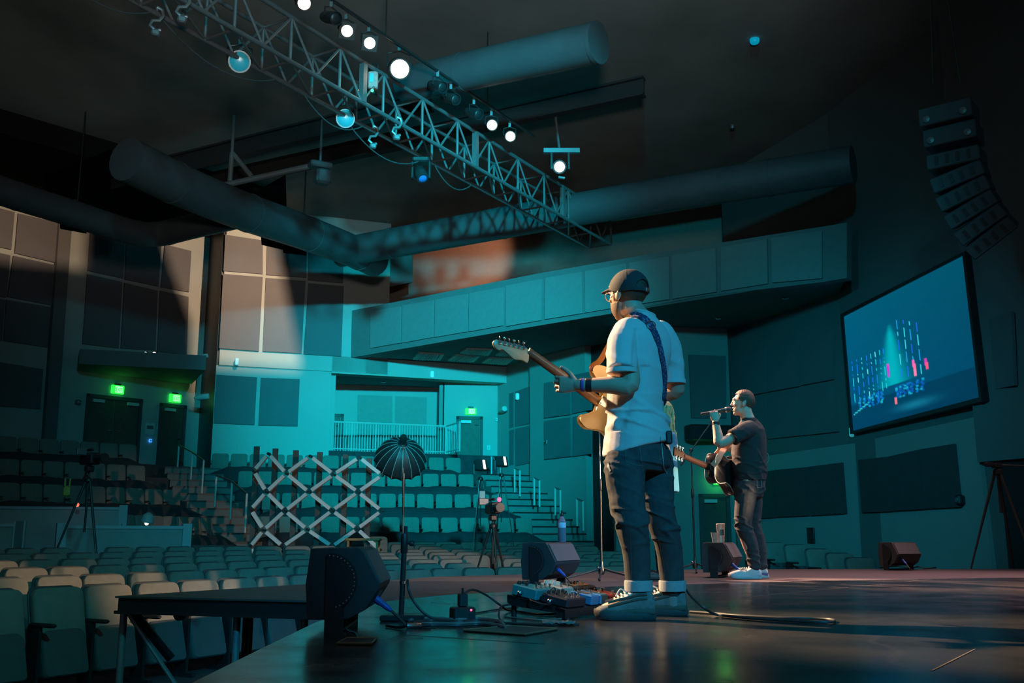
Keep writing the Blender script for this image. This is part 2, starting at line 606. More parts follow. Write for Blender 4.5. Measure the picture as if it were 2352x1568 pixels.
for pix, w in (([(517, 540), (603, 553), (603, 630), (513, 623)], 'short one at top beside the column'),
               ([(512, 630), (603, 637), (594, 807), (503, 800)], 'tall one beside the column, fully warm lit'),
               ([(613, 553), (704, 570), (703, 638), (611, 632)], 'short one in the middle under duct'),
               ([(610, 639), (701, 646), (692, 812), (603, 807)], 'tall one in the middle, half warm half teal'),
               ([(708, 575), (788, 600), (787, 651), (707, 644)], 'short one farthest from the column'),
               ([(708, 651), (789, 658), (783, 819), (697, 814)], 'tall one farthest from the column, teal')):
    panel(PL_UP, pix, 'grey acoustic panel on bright upper wall, ' + w, 'acoustic panels on the upper centre wall')
panel(PL_LIT, [(497, 861), (590, 867), (584, 976), (490, 972)], 'dark square panel on cyan wall, nearer the dark column', 'square panels on the cyan wall')
panel(PL_LIT, [(599, 868), (688, 871), (683, 979), (593, 977)], 'dark square panel on cyan wall, nearer the recess', 'square panels on the cyan wall')
pale_m = mat('pale_fabric', (.34, .33, .31), .95, spec=.1, var=.05)
panel(PL_REC, [(822, 907), (901, 910), (901, 1000), (820, 1000)], 'pale panel on recess wall behind railing, beside small door', 'recess panels', pale_m)
panel(PL_REC, [(908, 910), (980, 913), (979, 1000), (907, 1000)], 'pale panel on recess wall behind railing, behind black softbox', 'recess panels', pale_m)
for pix, w in (([(1150, 911), (1183, 901), (1183, 981), (1152, 990)], 'upper one by the bright corner'),
               ([(1186, 900), (1218, 888), (1218, 973), (1186, 980)], 'upper one behind the wall camera'),
               ([(1152, 995), (1184, 986), (1183, 1067), (1152, 1075)], 'lower one by the bright corner'),
               ([(1186, 985), (1219, 978), (1219, 1063), (1187, 1071)], 'lower one above the handrails')):
    panel(PL_C, pix, 'teal acoustic panel beyond the exit door, ' + w, 'acoustic panels beside the exit door')
PL_C2 = (along(PL_C, 1226) + V((-.12, -.25, 0)), c1 + V((-.12, -.25, 0)))
for pix, w in (([(1253, 880), (1313, 868), (1313, 952), (1253, 960)], 'upper one under the fretting hand'),
               ([(1317, 862), (1361, 853), (1361, 941), (1318, 950)], 'upper one beside black opening'),
               ([(1253, 967), (1313, 958), (1314, 1048), (1254, 1055)], 'lower one with a small round fitting'),
               ([(1319, 957), (1361, 949), (1361, 1042), (1319, 1048)], 'lower one beside black opening')):
    panel(PL_C2, pix, 'square teal acoustic panel behind guitar, ' + w, 'acoustic panels behind the guitar')
panel(PL_D, [(1581, 815), (1666, 818), (1667, 960), (1587, 960)], 'lone dark tall panel on wall above the side door', None)
ups = [((1697, 818), (1762, 795), (1762, 901), (1699, 913)), ((1766, 794), (1837, 774), (1839, 887), (1767, 900)), ((1843, 772), (1916, 753), (1918, 871), (1844, 885))]
lows = [((1700, 921), (1762, 909), (1764, 1006), (1702, 1018)), ((1767, 908), (1839, 895), (1842, 1000), (1768, 1008)), ((1844, 893), (1918, 879), (1929, 991), (1846, 1000))]
wh = ('next to the inner corner', 'in the middle', 'nearest the video screen')
for i in range(3):
    panel(PL_A, ups[i], 'near-black acoustic panel above singer, upper row, ' + wh[i], 'acoustic panels above the singer')
    panel(PL_A, lows[i], 'near-black acoustic panel behind singer, lower row, ' + wh[i], 'acoustic panels above the singer')
PL_A2 = (PL_A[0] + nA * .08, PL_A[1] + nA * .08)
PL_B2 = (PL_B[0] + nB * .08, PL_B[1] + nB * .08)
dpan_m = mat('dark_panel_fabric', (.075, .07, .072), .95, spec=.1, var=.08)
for pix, w in (([(1712, 1090), (1779, 1080), (1785, 1188), (1716, 1192)], 'half hidden by the singer'),
               ([(1783, 1079), (1854, 1073), (1861, 1184), (1788, 1187)], 'in the middle of three'),
               ([(1859, 1072), (1938, 1062), (1947, 1179), (1866, 1184)], 'over the wall vent')):
    panel(PL_A2, pix, 'black low wall panel beside singer, ' + w, 'low panels beside the singer', dpan_m)
for pix, w in (([(1976, 1056), (2040, 1049), (2051, 1174), (1985, 1177)], 'first from the corner'),
               ([(2043, 1049), (2113, 1033), (2126, 1169), (2053, 1173)], 'middle of the joined three'),
               ([(2117, 1032), (2197, 1019), (2212, 1164), (2129, 1168)], 'last, beside the small wall speaker')):
    panel(PL_B2, pix, 'black low wall panel under video screen, ' + w, 'low panels under the screen', dpan_m)
panel(PL_B, [(2268, 735), (2330, 715), (2338, 885), (2286, 895)], 'faint dark wall panel beside the video screen', None)
FAS = [[(854, 716), (922, 704), (921, 788), (853, 800)], [(928, 702), (998, 690), (996, 775), (925, 788)], [(1003, 689), (1077, 675), (1075, 762), (1001, 775)],
       [(1081, 674), (1160, 660), (1158, 748), (1080, 762)], [(1164, 657), (1247, 641), (1245, 736), (1165, 750)], [(1255, 639), (1339, 625), (1341, 720), (1254, 734)],
       [(1346, 624), (1441, 606), (1441, 703), (1346, 719)], [(1448, 605), (1539, 590), (1540, 688), (1448, 702)], [(1546, 588), (1646, 571), (1648, 671), (1548, 687)],
       [(1659, 569), (1764, 550), (1766, 652), (1659, 669)], [(1774, 548), (1890, 531), (1890, 640), (1776, 650)]]
for i, pix in enumerate(FAS):
    panel(PL_F, pix, 'square teal balcony front panel, ' + ORD[i] + ' from the bright centre wall', 'balcony front panels', fascia_panel_m)

# ledge over the double doors
lz = 5.05
a, b, c_, d_ = PD(181, 835, 27.4), PD(472, 848, 28.4), PD(441, 877, 31.0), PD(178, 837, 28.6)
poly = [V((p.x, p.y, lz)) for p in (a, b, c_, d_)]
struct(MB().prism(poly, (0, 0, .42)).build('trim_door_ledge', wall_dark_m))

# doors --------------------------------------------------------------------------
DECK_L, DECK_C = 2.4, 3.02


def door(name, pl, x0, x1, ytop, zb, leaves, dy=0):
    nn = wnorm(pl)
    p0, p1 = PW(x0, ytop, pl), PW(x1, ytop + dy, pl)
    top = (p0.z + p1.z) / 2
    a = V((p0.x, p0.y, 0)) + nn * .05
    b = V((p1.x, p1.y, 0)) + nn * .05
    u = (b - a).normalized()
    wd = (b - a).length
    z = V((0, 0, 1))
    m = MB()
    for s, e in ((0, .1), (wd - .1, wd)):
        m.prism([a + u * s + z * zb, a + u * e + z * zb, a + u * e + z * top, a + u * s + z * top], -nn * .12)
    m.prism([a + z * (top - .1), b + z * (top - .1), b + z * top, a + z * top], -nn * .12)
    fr = struct(m.build(name, door_frame_m))
    lw = (wd - .2) / leaves
    for k in range(leaves):
        s, e = .1 + lw * k + .008, .1 + lw * (k + 1) - .008
        lf = MB().prism([a + u * s + z * (zb + .01) - nn * .03, a + u * e + z * (zb + .01) - nn * .03, a + u * e + z * (top - .1) - nn * .03, a + u * s + z * (top - .1) - nn * .03], -nn * .05).build('door_leaf', wood_door_m, fr)
        cx = s + lw * (.3 if k == 0 else .7)
        MB().box(a + u * cx + z * (top - .19) + nn * .03, (.34, .08, .09), Matrix.Rotation(math.atan2(u.y, u.x), 3, 'Z')).build('door_closer', white_metal_m, lf)
        hx = s + (lw * .9 if k == 0 else lw * .1)
        MB().tube(a + u * hx + z * (zb + 1.02) + nn * .0, a + u * (hx - .12 if k == 0 else hx + .12) + z * (zb + 1.02) + nn * .03, .014).build('door_handle', chrome_m, lf)
    return fr


door('door_1', PL_LEFT, 199, 327, 903, DECK_L, 2, 14)
door('door_2', PL_LEFT, 367, 428, 925, DECK_L - .1, 1, 6)
door('door_3', PL_DOOR, 1048, 1109, 955, DECK_C, 1, 2)
door('door_4', PL_D, 1604, 1675, 1134, FLZ, 1, 0)
door('door_5', PL_REC, 738, 790, 949, DECK_C, 1, 2)
sx = along(PL_B, 2332)

# exit signs ----------------------------------------------------------------------
green_m = mat('exit_green_glow', (.02, .3, .05), .5, emit=(.02, 1.0, .06), es=1.5)
paleg_m = mat('exit_face_glow', (.5, .9, .5), .5, emit=(.45, 1.0, .5), es=1.05)
dgreen_m = mat('exit_letter_green', (.01, .25, .04), .5, emit=(.0, .42, .05), es=.8)


def exit_sign(pl, px, py, w, h, label, glow):
    nn = wnorm(pl)
    c = PW(px, py, pl) + nn * .02
    ang = math.atan2(nn.y, nn.x) + math.pi / 2
    t = thing('exit_sign', label, 'exit sign', c, ang, None)
    MB().cbox((0, -.04, 0), (w, .07, h), .012).build('housing', green_m, t)
    MB().box((w * .06, -.082, 0), (w * .56, .012, h * .74)).build('lit_face', paleg_m, t)
    cu = bpy.data.curves.new('exit_lettering', 'FONT')
    cu.body = 'EXIT'
    cu.align_x = 'CENTER'
    cu.align_y = 'CENTER'
    cu.size = h * .62
    cu.extrude = .004
    cu.offset = .002
    cu.materials.append(dgreen_m)
    tmp = bpy.data.objects.new('exit_tmp', cu)
    o = bpy.data.objects.new('exit_lettering', bpy.data.meshes.new_from_object(tmp))
    bpy.data.objects.remove(tmp)
    C.objects.link(o)
    o.parent = t
    o.location = (w * .06, -.093, -.01)
    o.rotation_euler = (math.pi / 2, 0, 0)
    o.scale = (.62, 1, 1)
    MB().box((0, -.03, h / 2 + .03), (w * .5, .05, .05)).build('mount', black_m, t)
    l = bpy.data.lights.new('exit_sign_glow', 'POINT')
    l.energy = glow
    l.color = (.05, 1, .1)
    l.shadow_soft_size = .06
    lo = bpy.data.objects.new('exit_sign_glow', l)
    C.objects.link(lo)
    lo.parent = t
    lo.location = (0, -.16, 0)
    return t


exit_sign(PL_LEFT, 268, 895, .38, .25, 'glowing green exit sign over the dark double doors', 1.5)
exit_sign(PL_LEFT, 400, 915, .38, .25, 'glowing green exit sign over the single door by the stair', 1.5)
exit_sign(PL_DOOR, 1081, 945, .36, .21, 'green exit sign on bright cyan wall over the door', 1.5)
exit_sign(PL_D, 1646, 1106, .2, .17, 'small green exit sign peeking out under the acoustic guitar', 5)

# soffit light panels, downlights ------------------------------------------------
pan_m = mat('soffit_panel_white', (.62, .62, .6), .7, var=.04)
for pix, w in (([(948, 826), (962, 811), (1020, 815), (1011, 828)], 'nearest the balcony front'),
               ([(1056, 812), (1071, 802), (1132, 804), (1122, 817)], 'in the far row, second'),
               ([(1028, 829), (1046, 816), (1102, 819), (1088, 832)], 'in the near row, second'),
               ([(1107, 834), (1123, 823), (1181, 825), (1164, 838)], 'under the guitar headstock'),
               ([(1138, 817), (1150, 808), (1205, 810), (1195, 820)], 'half hidden behind the headstock')):
    pts = [PZ(x, y, SOF - .05) for x, y in pix]
    c = sum(pts, V()) / 4
    t = thing('ceiling_grille', 'pale rectangular grille under the balcony, ' + w, 'ceiling grille', c, 0, 'grilles under the balcony')
    MB().prism([p - c for p in pts], (0, 0, .05)).build('frame', pan_m, t)
    m = MB()
    for k in range(1, 9):
        f = k / 9
        q0, q1 = pts[0].lerp(pts[3], f) - c, pts[1].lerp(pts[2], f) - c
        m.tube(q0 * .9 + V((0, 0, -.01)), q1 * .9 + V((0, 0, -.01)), .02, None, 6)
    m.build('louver', pan_m, t)

# tiers of the raked seating -------------------------------------------------------
LROWS = [((280, 1182), (505, 1190), .80), ((-60, 1105), (445, 1127), 1.5), ((-60, 1050), (370, 1072), 2.12), ((-60, 997), (330, 1023), 2.75)]
CROWS = [((590, 1186), (1240, 1190), .88), ((600, 1132), (1186, 1136), 1.55), ((545, 1082), (1129, 1090), 2.2), ((485, 1041), (1068, 1052), 2.74)]
SEAT_H = .86


def row_ends(r):
    (p0, p1, z) = r
    a, b = PZ(*p0, z), PZ(*p1, z)
    return V((a.x, a.y, 0)), V((b.x, b.y, 0)), z - SEAT_H


def tiers(rows, names, ext0, ext1, back):
    for k, r in enumerate(rows):
        a, b, zb = row_ends(r)
        u = (b - a).normalized()
        n = V((-u.y, u.x, 0))
        if n.y < 0:
            n = -n
        a2, b2 = a - u * ext0 - n * .62, b + u * ext1 - n * .62
        struct(MB().prism([V((p.x, p.y, FLZ)) for p in (a2, b2, b2 + n * back[k], a2 + n * back[k])], (0, 0, zb - FLZ)).build(names + '_' + ORD[k], riser_m))


tiers(LROWS, 'floor_left_tier', .6, .45, [9, 7.5, 6, 4.6])
tiers(CROWS, 'floor_center_tier', .15, .35, [8.5, 7, 5.6, 4.3])
rr = [along(PL_LIT, 745) + V((0, .2, 0)), PL_DOOR[1] + V((0, -.1, 0)), along(PL_REC, 1022), along(PL_REC, 735)]
struct(MB().prism([p + V((0, 0, FLZ)) for p in rr], (0, 0, DECK_C - FLZ)).build('floor_recess', riser_m))
a = along(PL_LEFT, 441)
b = along(PL_LEFT, -300)
nl = wnorm(PL_LEFT)
struct(MB().prism([p + V((0, 0, FLZ)) for p in (b, a, a + nl * 1.6, b + nl * 2.2)], (0, 0, DECK_L - FLZ - .02)).build('floor_left_landing', riser_m))


def stairs(name, p0, p1, w, z0, z1, n):
    a, b = V((p0.x, p0.y, 0)), V((p1.x, p1.y, 0))
    u = (b - a).normalized()
    s = V((u.y, -u.x, 0)) * (w / 2)
    L = (b - a).length / n
    m = MB()
    for k in range(n):
        q0 = a + u * (L * k)
        q1 = b
        zt = z0 + (z1 - z0) * (k + 1) / n
        zb = z0 + (z1 - z0) * k / n
        m.prism([q0 + s + V((0, 0, zb)), q0 - s + V((0, 0, zb)), q1 - s + V((0, 0, zb)), q1 + s + V((0, 0, zb))], (0, 0, zt - zb))
    o = struct(m.build(name, tread_m))
    m = MB()
    for k in range(n):                       # dark nosing strip on every step
        q0 = a + u * (L * k)
        zt = z0 + (z1 - z0) * (k + 1) / n
        m.prism([q0 + s - u * .012 + V((0, 0, zt - .035)), q0 - s - u * .012 + V((0, 0, zt - .035)), q0 - s + u * .05 + V((0, 0, zt - .035)), q0 + s + u * .05 + V((0, 0, zt - .035))], (0, 0, .04))
    m.build('stair_nosing', black_m, o)
    return o


stairs('floor_stair_left', PD(590, 1250, 20.2), PD(436, 1070, 28.6), 1.5, FLZ, 2.3, 16)
stairs('floor_stair_right', PD(1385, 1250, 25.6), PD(1150, 1090, 31.6), 1.7, FLZ, 2.3, 16)


# added unseen warm fixtures behind the ducts; flags invented to trim their beams ---------------------------


flag_m = mat('flag_black', (.004, .004, .004), .9, spec=.05)


def unseen_fixture(label, loc, aim, power, col, half, rad, flags, t=.07):
    loc, aim = V(loc), V(aim)
    o = spot('unseen_fixture_beam', loc, aim, power, col, half, .25, rad)
    th = thing('stage_light', label, 'stage light', loc, 0, None)
    d = (aim - loc).normalized()
    MB().lathe([(.10, -.42), (.12, -.38), (.12, -.10), (.10, -.09)], (0, 0, 0), d, 16).build('can', blackmetal_m, th, True)
    MB().tube(V((0, 0, .1)) - d * .25, V((0, 0, CEIL - loc.z)) - d * .25, .02, None, 8).build('drop_pipe', blackmetal_m, th, True)
    for pl, pix in flags:
        pts = [loc + (PW(x, y, pl) - loc) * t - loc for x, y in pix]
        MB().prism(pts, d * .004).build('added_flag', flag_m, th)  # invented flag, shaped to cut the warm light on the wall
    return th


unseen_fixture('added unseen house light with beam-cutting flags behind the fat duct', PD(690, 524, 26.4), PD(560, 690, 30.4), 1500, (1, .72, .46), 30, .02,
              [(PL_LIT, [(150, 826), (860, 858), (860, 1300), (150, 1300)]), (PL_LEFT, [(300, -900), (310, 400), (438, 740), (445, 1200), (-900, 1200), (-900, -900)]), (PL_LIT, [(612, 460), (692, 850), (1000, 850), (1000, 460)])])
unseen_fixture('added unseen house light with beam-cutting flags behind the elbow duct', PD(172, 481, 23.8), PD(90, 520, 27.8), 520, (1, .72, .46), 34, .02,
              [(PL_LEFT, [(-300, 570), (215, 622), (470, 650), (470, 1100), (-300, 1100)]), (PL_LEFT, [(206, 400), (196, 650), (470, 650), (470, 400)]), (PL_LEFT, [(-900, 425), (900, 440), (900, -700), (-900, -700)])])

# ------------------------------------------------------------------ seats
seat_m = mat('seat_fabric', (.22, .20, .175), .92, spec=.15, var=.10, scale=9, bump=.25, bscale=160)
seat_shell_m = mat('seat_shell', (.06, .065, .07), .6, var=.1)
pan_dark_m = mat('seat_pan_vinyl', (.085, .085, .09), .6, var=.12)
cover_m = mat('black_cover_cloth', (.030, .034, .040), .9, var=.2, scale=3, bump=.3, bscale=14)


def rrect(w, h, r, n=4):
    pts = []
    for cx, cz, a0 in ((w / 2 - r, h - r, 0), (-w / 2 + r, h - r, 90), (-w / 2 + r * .45, r * .45, 180), (w / 2 - r * .45, r * .45, 270)):
        rr = r if a0 < 180 else r * .45
        for k in range(n + 1):
            a = math.radians(a0 + 90 * k / n)
            pts.append((cx + rr * math.cos(a), cz + rr * math.sin(a)))
    return pts


def pad(m, w, h, r, t, org, tilt, layers=((.985, 0), (1.0, .25), (1.0, .6), (.985, .85), (.93, 1.0)), curve=.02):
    """an upholstered pad: rounded outline, thickness t towards -y, leaning back by tilt"""
    out = rrect(w, h, r)
    n = len(out)
    R = Matrix.Rotation(-tilt, 3, 'X')
    vs, fs = [], []
    for s, d in layers:
        for x, z in out:
            xx, zz = x * s, (z - h / 2) * s + h / 2
            vs.append(V(org) + R @ V((xx, -d * t + curve * (1 - (2 * x / w) ** 2), zz)))
    for i in range(len(layers) - 1):
        for j in range(n):
            q = (j + 1) % n
            fs.append((i * n + j, i * n + q, (i + 1) * n + q, (i + 1) * n + j))
    fs.append(tuple(range(n)))
    fs.append(tuple(range((len(layers) - 1) * n, len(layers) * n)))
    m.add(vs, fs)
    return m


def make_floor_seat():
    t = thing('theatre_seat', 'seat', 'theatre seat')
    pad(MB(), .495, .50, .075, .07, (0, .02, .40), math.radians(13)).build('backrest', seat_m, t, True)
    pad(MB(), .50, .56, .08, .02, (0, .045, .36), math.radians(13)).build('back_shell', seat_shell_m, t, True)
    pad(MB(), .44, .40, .09, .10, (0, -.06, .14), math.radians(16), curve=.0).build('seat_pan', pan_dark_m, t, True)
    m = MB().cbox((-.262, -.12, .60), (.055, .32, .035), .012)
    m.box((-.262, -.02, .3), (.03, .16, .58))
    m.build('armrest', black_m, t)
    MB().box((-.262, -.02, .02), (.05, .36, .04)).build('foot', blackmetal_m, t)
    return t


def make_tier_seat():
    t = thing('theatre_seat', 'seat', 'theatre seat')
    pad(MB(), .465, .47, .07, .07, (0, .02, .40), math.radians(9)).build('backrest', seat_m, t, True)
    m = MB().box((0, .03, .2), (.40, .05, .42)).cbox((-.25, -.10, .56), (.045, .26, .03), .01)
    m.build('base', seat_shell_m, t)
    return t


seat_a, seat_b = make_floor_seat(), make_tier_seat()
used = {seat_a: False, seat_b: False}


def place_seat(proto, p, ang, label, group):
    o = proto if not used[proto] else copy_tree(proto)
    used[proto] = True
    o.location = p
    o.rotation_euler = (0, 0, ang)
    tag(o, label, 'theatre seat', group)
    return o


def edge_y(px):
    if px < 700:
        return 1560
    if px < 1000:
        return 1345 - 23 * (px - 700) / 300
    return max(1306, 1322 - 16 * (px - 1000) / 600)


def smooth_path(pts, n=400):
    out = []
    for i in range(len(pts) - 1):
        p0, p1, p2, p3 = pts[max(i - 1, 0)], pts[i], pts[i + 1], pts[min(i + 2, len(pts) - 1)]
        for k in range(n // (len(pts) - 1)):
            t = k / (n // (len(pts) - 1))
            out.append(.5 * ((2 * p1) + (p2 - p0) * t + (2 * p0 - 5 * p1 + 4 * p2 - p3) * t * t + (3 * p1 - p0 - 3 * p2 + p3) * t ** 3))
    out.append(pts[-1])
    return out


BASEP = smooth_path([V(p) for p in ((-5.7, 6.0, 0), (-4.95, 7.25, 0), (-4.08, 8.7, 0), (-2.58, 11.3, 0), (-1.75, 12.9, 0), (-.55, 14.3, 0), (1.2, 15.1, 0), (3.0, 15.5, 0))])
n_floor = 0
flat = lambda q: V((q.x, q.y, 0))
KEEP_OFF = [(flat(PD(921, 1046, 20)) + V((.1, -.25, 0)), .55), (flat(PD(836, 1236, 18.2)), .62), (flat(PD(1104, 1082, 20.5)), .5), (flat(PD(1152, 1073, 21.5)), .5),
            (flat(PD(1132, 1196, 15.8)), .55), (flat(PD(205, 1084, 15.2)), .6)]
KEEP_OFF += [(flat(PD(575 + 25 * q, 1200, 19.2)), .62) for q in range(13)]
for k in range(9):
    off = []
    for i, p in enumerate(BASEP):
        d = (BASEP[min(i + 1, len(BASEP) - 1)] - BASEP[max(i - 1, 0)]).normalized()
        off.append((p + V((-d.y, d.x, 0)) * (.95 * k), d))
    s, last, cnt = 0, None, 0
    start = .15 if k == 0 else (.27 * (k % 2))
    nxt = start
    for i in range(1, len(off)):
        s += (off[i][0] - off[i - 1][0]).length
        if s < nxt:
            continue
        nxt += .545
        p, d = off[i]
        left = p.y < 11.5 + .35 * k and p.x < -2.0
        z = FLZ + (.055 if p.x < -2.5 else .040) * k
        top = p + V((0, 0, z + .86))
        px, py, dd = proj(top)
        if not (-60 < px < 1440) or py > edge_y(px) - 2:
            continue
        if k > 5 and px < 850 and k * 1.0 > 5:
            continue
        if 1360 < px < 1440 and k > 4:
            continue
        if any((p - q).length < r for q, r in KEEP_OFF):
            continue
        ang = math.atan2(d.y, d.x)
        row = ORD[k]
        place_seat(seat_a, p + V((0, 0, z)), ang, 'tip-up seat, %s floor row from the stage, %s from near end' % (row, ORD[cnt]), 'floor seats, %s row' % row)
        cnt += 1
        n_floor += 1


# raked rows and the dark cloth laid over their seat pans
def raked(rows, pitch, what, gname):
    tot = 0
    for k, r in enumerate(rows):
        a, b, zb = row_ends(r)
        u = (b - a).normalized()
        n = V((-u.y, u.x, 0))
        if n.y < 0:
            n = -n
        L = (b - a).length
        cnt = int(L / pitch)
        ang = math.atan2(u.y, u.x)
        vis = 0
        for i in range(cnt):
            p = a + u * (pitch * (i + .5))
            px, py, dd = proj(p + V((0, 0, zb + .86)))
            if px < -30:
                continue
            place_seat(seat_b, p + V((0, 0, zb)), ang, '%s seat, %s row up, %s along from near end' % (what, ORD[k], ORD[vis]), gname + ', %s row' % ORD[k])
            vis += 1
        tot += vis
        # cloth
        prof = [(.02, .44), (-.12, .475), (-.30, .49), (-.44, .43), (-.52, .28), (-.545, .10), (-.555, .006)]
        m = MB()
        NS = int(L / .14)
        vs, fs = [], []
        for i in range(NS + 1):
            f = i / NS
            p = a + u * (L * f + .12 * (f - .5))
            e = min(f, 1 - f) * NS
            dr = 1.0 if e > 4 else .55 + .45 * e / 4
            for j, (d, z) in enumerate(prof):
                w = noise.noise(V((i * .55, j * .7, k * 9.1 + len(what)))) * .055 * (1 if 0 < j < 6 else 0)
                sag = -.05 * abs(noise.noise(V((i * .16, 3.3, k * 5.0)))) if j < 4 else 0
                vs.append(p + n * (d + w * .8 - .01) + V((0, 0, zb + max(.006, z * dr + w * .7 + sag))))
        q = len(prof)
        for i in range(NS):
            for j in range(q - 1):
                fs.append((i * q + j, i * q + j + 1, (i + 1) * q + j + 1, (i + 1) * q + j))
        c = (a + b) / 2 + V((0, 0, zb))
        m.add([v - c for v in vs], fs)
        o = m.build('row_cover_cloth', cover_m, None, True)
        o.location = c
        sl = o.modifiers.new('thick', 'SOLIDIFY')
        sl.thickness = .012
        tag(o, 'black cloth over seat pans of %s, %s row up' % (what, ORD[k]), 'cloth', 'cloths over tier rows')
    return tot


raked(LROWS, .50, 'tier under double doors', 'left tier seats')
raked(CROWS, .525, 'tier under cyan wall', 'centre tier seats')

# dark seats seen behind the singer's heels
for i, (px, py, d) in enumerate(((1742, 1252, 19.0), (1785, 1251, 18.2), (1838, 1256, 17.2), (1889, 1266, 16.3), (1938, 1276, 15.5), (1985, 1287, 14.8))):
    p = PD(px, py, d)
    place_seat(seat_a, p - V((0, 0, .86)), math.radians(20), 'seat beyond the stage edge beside the singer, %s from singer to wedge' % ORD[i], 'seats by the singer')

# ------------------------------------------------------------------ overhead: ducts, truss, fixtures


def duct(pts, r, label, name='air_duct', n=20, rings=3.0, cap=True):
    c = sum(pts, V()) / len(pts)
    t = thing(name, label, 'air duct', c)
    m = MB()
    m.loft([p - c for p in pts], r, n)
    m.build('duct_shell', duct_m, t, True)
    tot = sum((pts[i + 1] - pts[i]).length for i in range(len(pts) - 1))
    s, nxt, k = 0, rings * .5, 0
    for i in range(len(pts) - 1):
        L = (pts[i + 1] - pts[i]).length
        d = (pts[i + 1] - pts[i]).normalized()
        while nxt < s + L:
            q = pts[i] + d * (nxt - s) - c
            MB().loft([q - d * .04, q + d * .04], (r if not isinstance(r, list) else r[0]) * 1.03, n).build('duct_band', duct_m, t, True)
            nxt += rings
            k += 1
        s += L
    return t


def bez(pts, n=24):
    return smooth_path([V(p) for p in pts], n * (len(pts) - 1))


duct(bez([PD(290, 365, 19.2), PD(420, 428, 20.6), PD(560, 485, 22.6), PD(690, 530, 24.8), PD(800, 572, 27.0), PD(860, 600, 28.5)], 6), .44, 'fat dark round duct running from upper left towards the balcony', rings=2.6)
duct(bez([PD(-160, 372, 19.0), PD(0, 437, 20.4), PD(160, 488, 22.0), PD(300, 532, 23.4), PD(365, 537, 24.0), PD(440, 520, 23.6), PD(560, 492, 22.7)], 6), .30, 'thinner dark duct with an elbow hanging before the far wall', rings=4)
duct(bez([PD(780, 580, 27.4), PD(1000, 540, 26.0), PD(1340, 478, 24.0), PD(1640, 428, 22.3), PD(1960, 378, 20.8)], 6), .40, 'long dark round duct running below ceiling past the truss end', rings=3.4)
d0_, d1_ = PD(930, 195, 20.2), PD(1372, 98, 17.6)
t = duct([d0_, d0_.lerp(d1_, .5), d1_], .37, 'short dark duct with an open round end near the ceiling', rings=3.0)
MB().lathe([(.32, 0), (.33, .01), (.30, .02)], d1_ - t.location, (d1_ - d0_)).build('duct_end', mat('duct_end_grey', (.14, .15, .155), .6), t, True)
# the elbow patch and roof bits seen in the warm gap
for i, (a, b, w, label) in enumerate(((PZ(250, 430, 9.7), PZ(990, 252, 9.7), .42, 'dark steel roof beam crossing behind the farther par can'),
                                      (PZ(440, 442, 9.9), PZ(1480, 218, 9.9), .4, 'dark steel roof beam crossing behind the truss middle'),
                                      (PZ(1340, 470, 9.6), PZ(1920, 385, 9.6), .35, 'dark roof beam above the long duct'))):
    c = (a + b) / 2
    d = (b - a).normalized()
    t = thing('roof_beam', label, 'beam', c, 0, None)
    rot = d.to_track_quat('X', 'Z').to_matrix()
    L = (b - a).length
    MB().box((0, 0, 0), (L, .22, .05), rot).build('bottom_flange', beam_m, t)
    MB().box(rot @ V((0, 0, w / 2)), (L, .05, w), rot).build('beam_plate', beam_m, t)
    MB().box(rot @ V((0, 0, w)), (L, .22, .05), rot).build('top_flange', beam_m, t)
# open web joist bit
a = PD(530, 415, 24.2)
t = thing('joist_brace', 'pale v-shaped steel brace under the roof above fat duct', 'brace', a)
joist_m = mat('joist_grey', (.16, .155, .16), .6)
for p, q in (((528, 415), (533, 350)), ((533, 350), (578, 405))):
    MB().tube(PD(*p, 24.2) - a, PD(*q, 24.2) - a, .06, None, 8).build('brace_bar', joist_m, t)
MB().tube(PD(500, 428, 24.2) - a, PD(740, 375, 24.2) - a, .07, None, 8).build('bottom_chord', joist_m, t)
q = PD(533, 350, 24.2) - a
MB().tube(q, V((q.x, q.y, CEIL - a.z)), .04, None, 8).build('hanger', joist_m, t)

# truss ---------------------------------------------------------------------------
ZB, ZT = 7.75, 8.5
M0, M1 = PZ(683, 150, ZB), PZ(1404, 561, ZB)
du = (M1 - M0).normalized()
nn = V((du.y, -du.x, 0))          # towards the camera's side
M0 = M0 - du * 7.2
TL = (M1 - M0).length
TW = .62
to = (M0 + M1) / 2
truss = thing('lighting_truss', 'long teal-lit box truss hung under the dark ceiling', 'lighting truss', to)
near_b = lambda s: M0 + du * s - to
far_b = lambda s: M0 + du * s - nn * TW - to
near_t = lambda s: M0 + du * s + V((0, 0, ZT - ZB)) - to
far_t = lambda s: M0 + du * s - nn * TW + V((0, 0, ZT - ZB)) - to
for f in (near_b, far_b, near_t, far_t):
    MB().tube(f(0), f(TL), .038, None, 10).build('chord', steel_m, truss, True)
NB = 16
bay = TL / NB
for i in range(NB + 1):
    s = bay * i
    for fb, ft in ((near_b, near_t), (far_b, far_t)):
        MB().tube(fb(s), ft(s), .026, None, 8).build('upright', steel_m, truss, True)
    MB().tube(near_b(s), far_b(s), .022, None, 8).build('cross_bar', steel_m, truss, True)
    MB().tube(near_t(s), far_t(s), .022, None, 8).build('cross_bar', steel_m, truss, True)
    if i < NB:
        for fb, ft in ((near_b, near_t), (far_b, far_t)):
            MB().tube(ft(s), fb(s + bay / 2), .022, None, 8).build('diagonal_brace', steel_m, truss, True)
            MB().tube(fb(s + bay / 2), ft(s + bay), .022, None, 8).build('diagonal_brace', steel_m, truss, True)
        MB().tube(near_b(s), far_b(s + bay), .02, None, 8).build('bottom_brace', steel_m, truss, True)
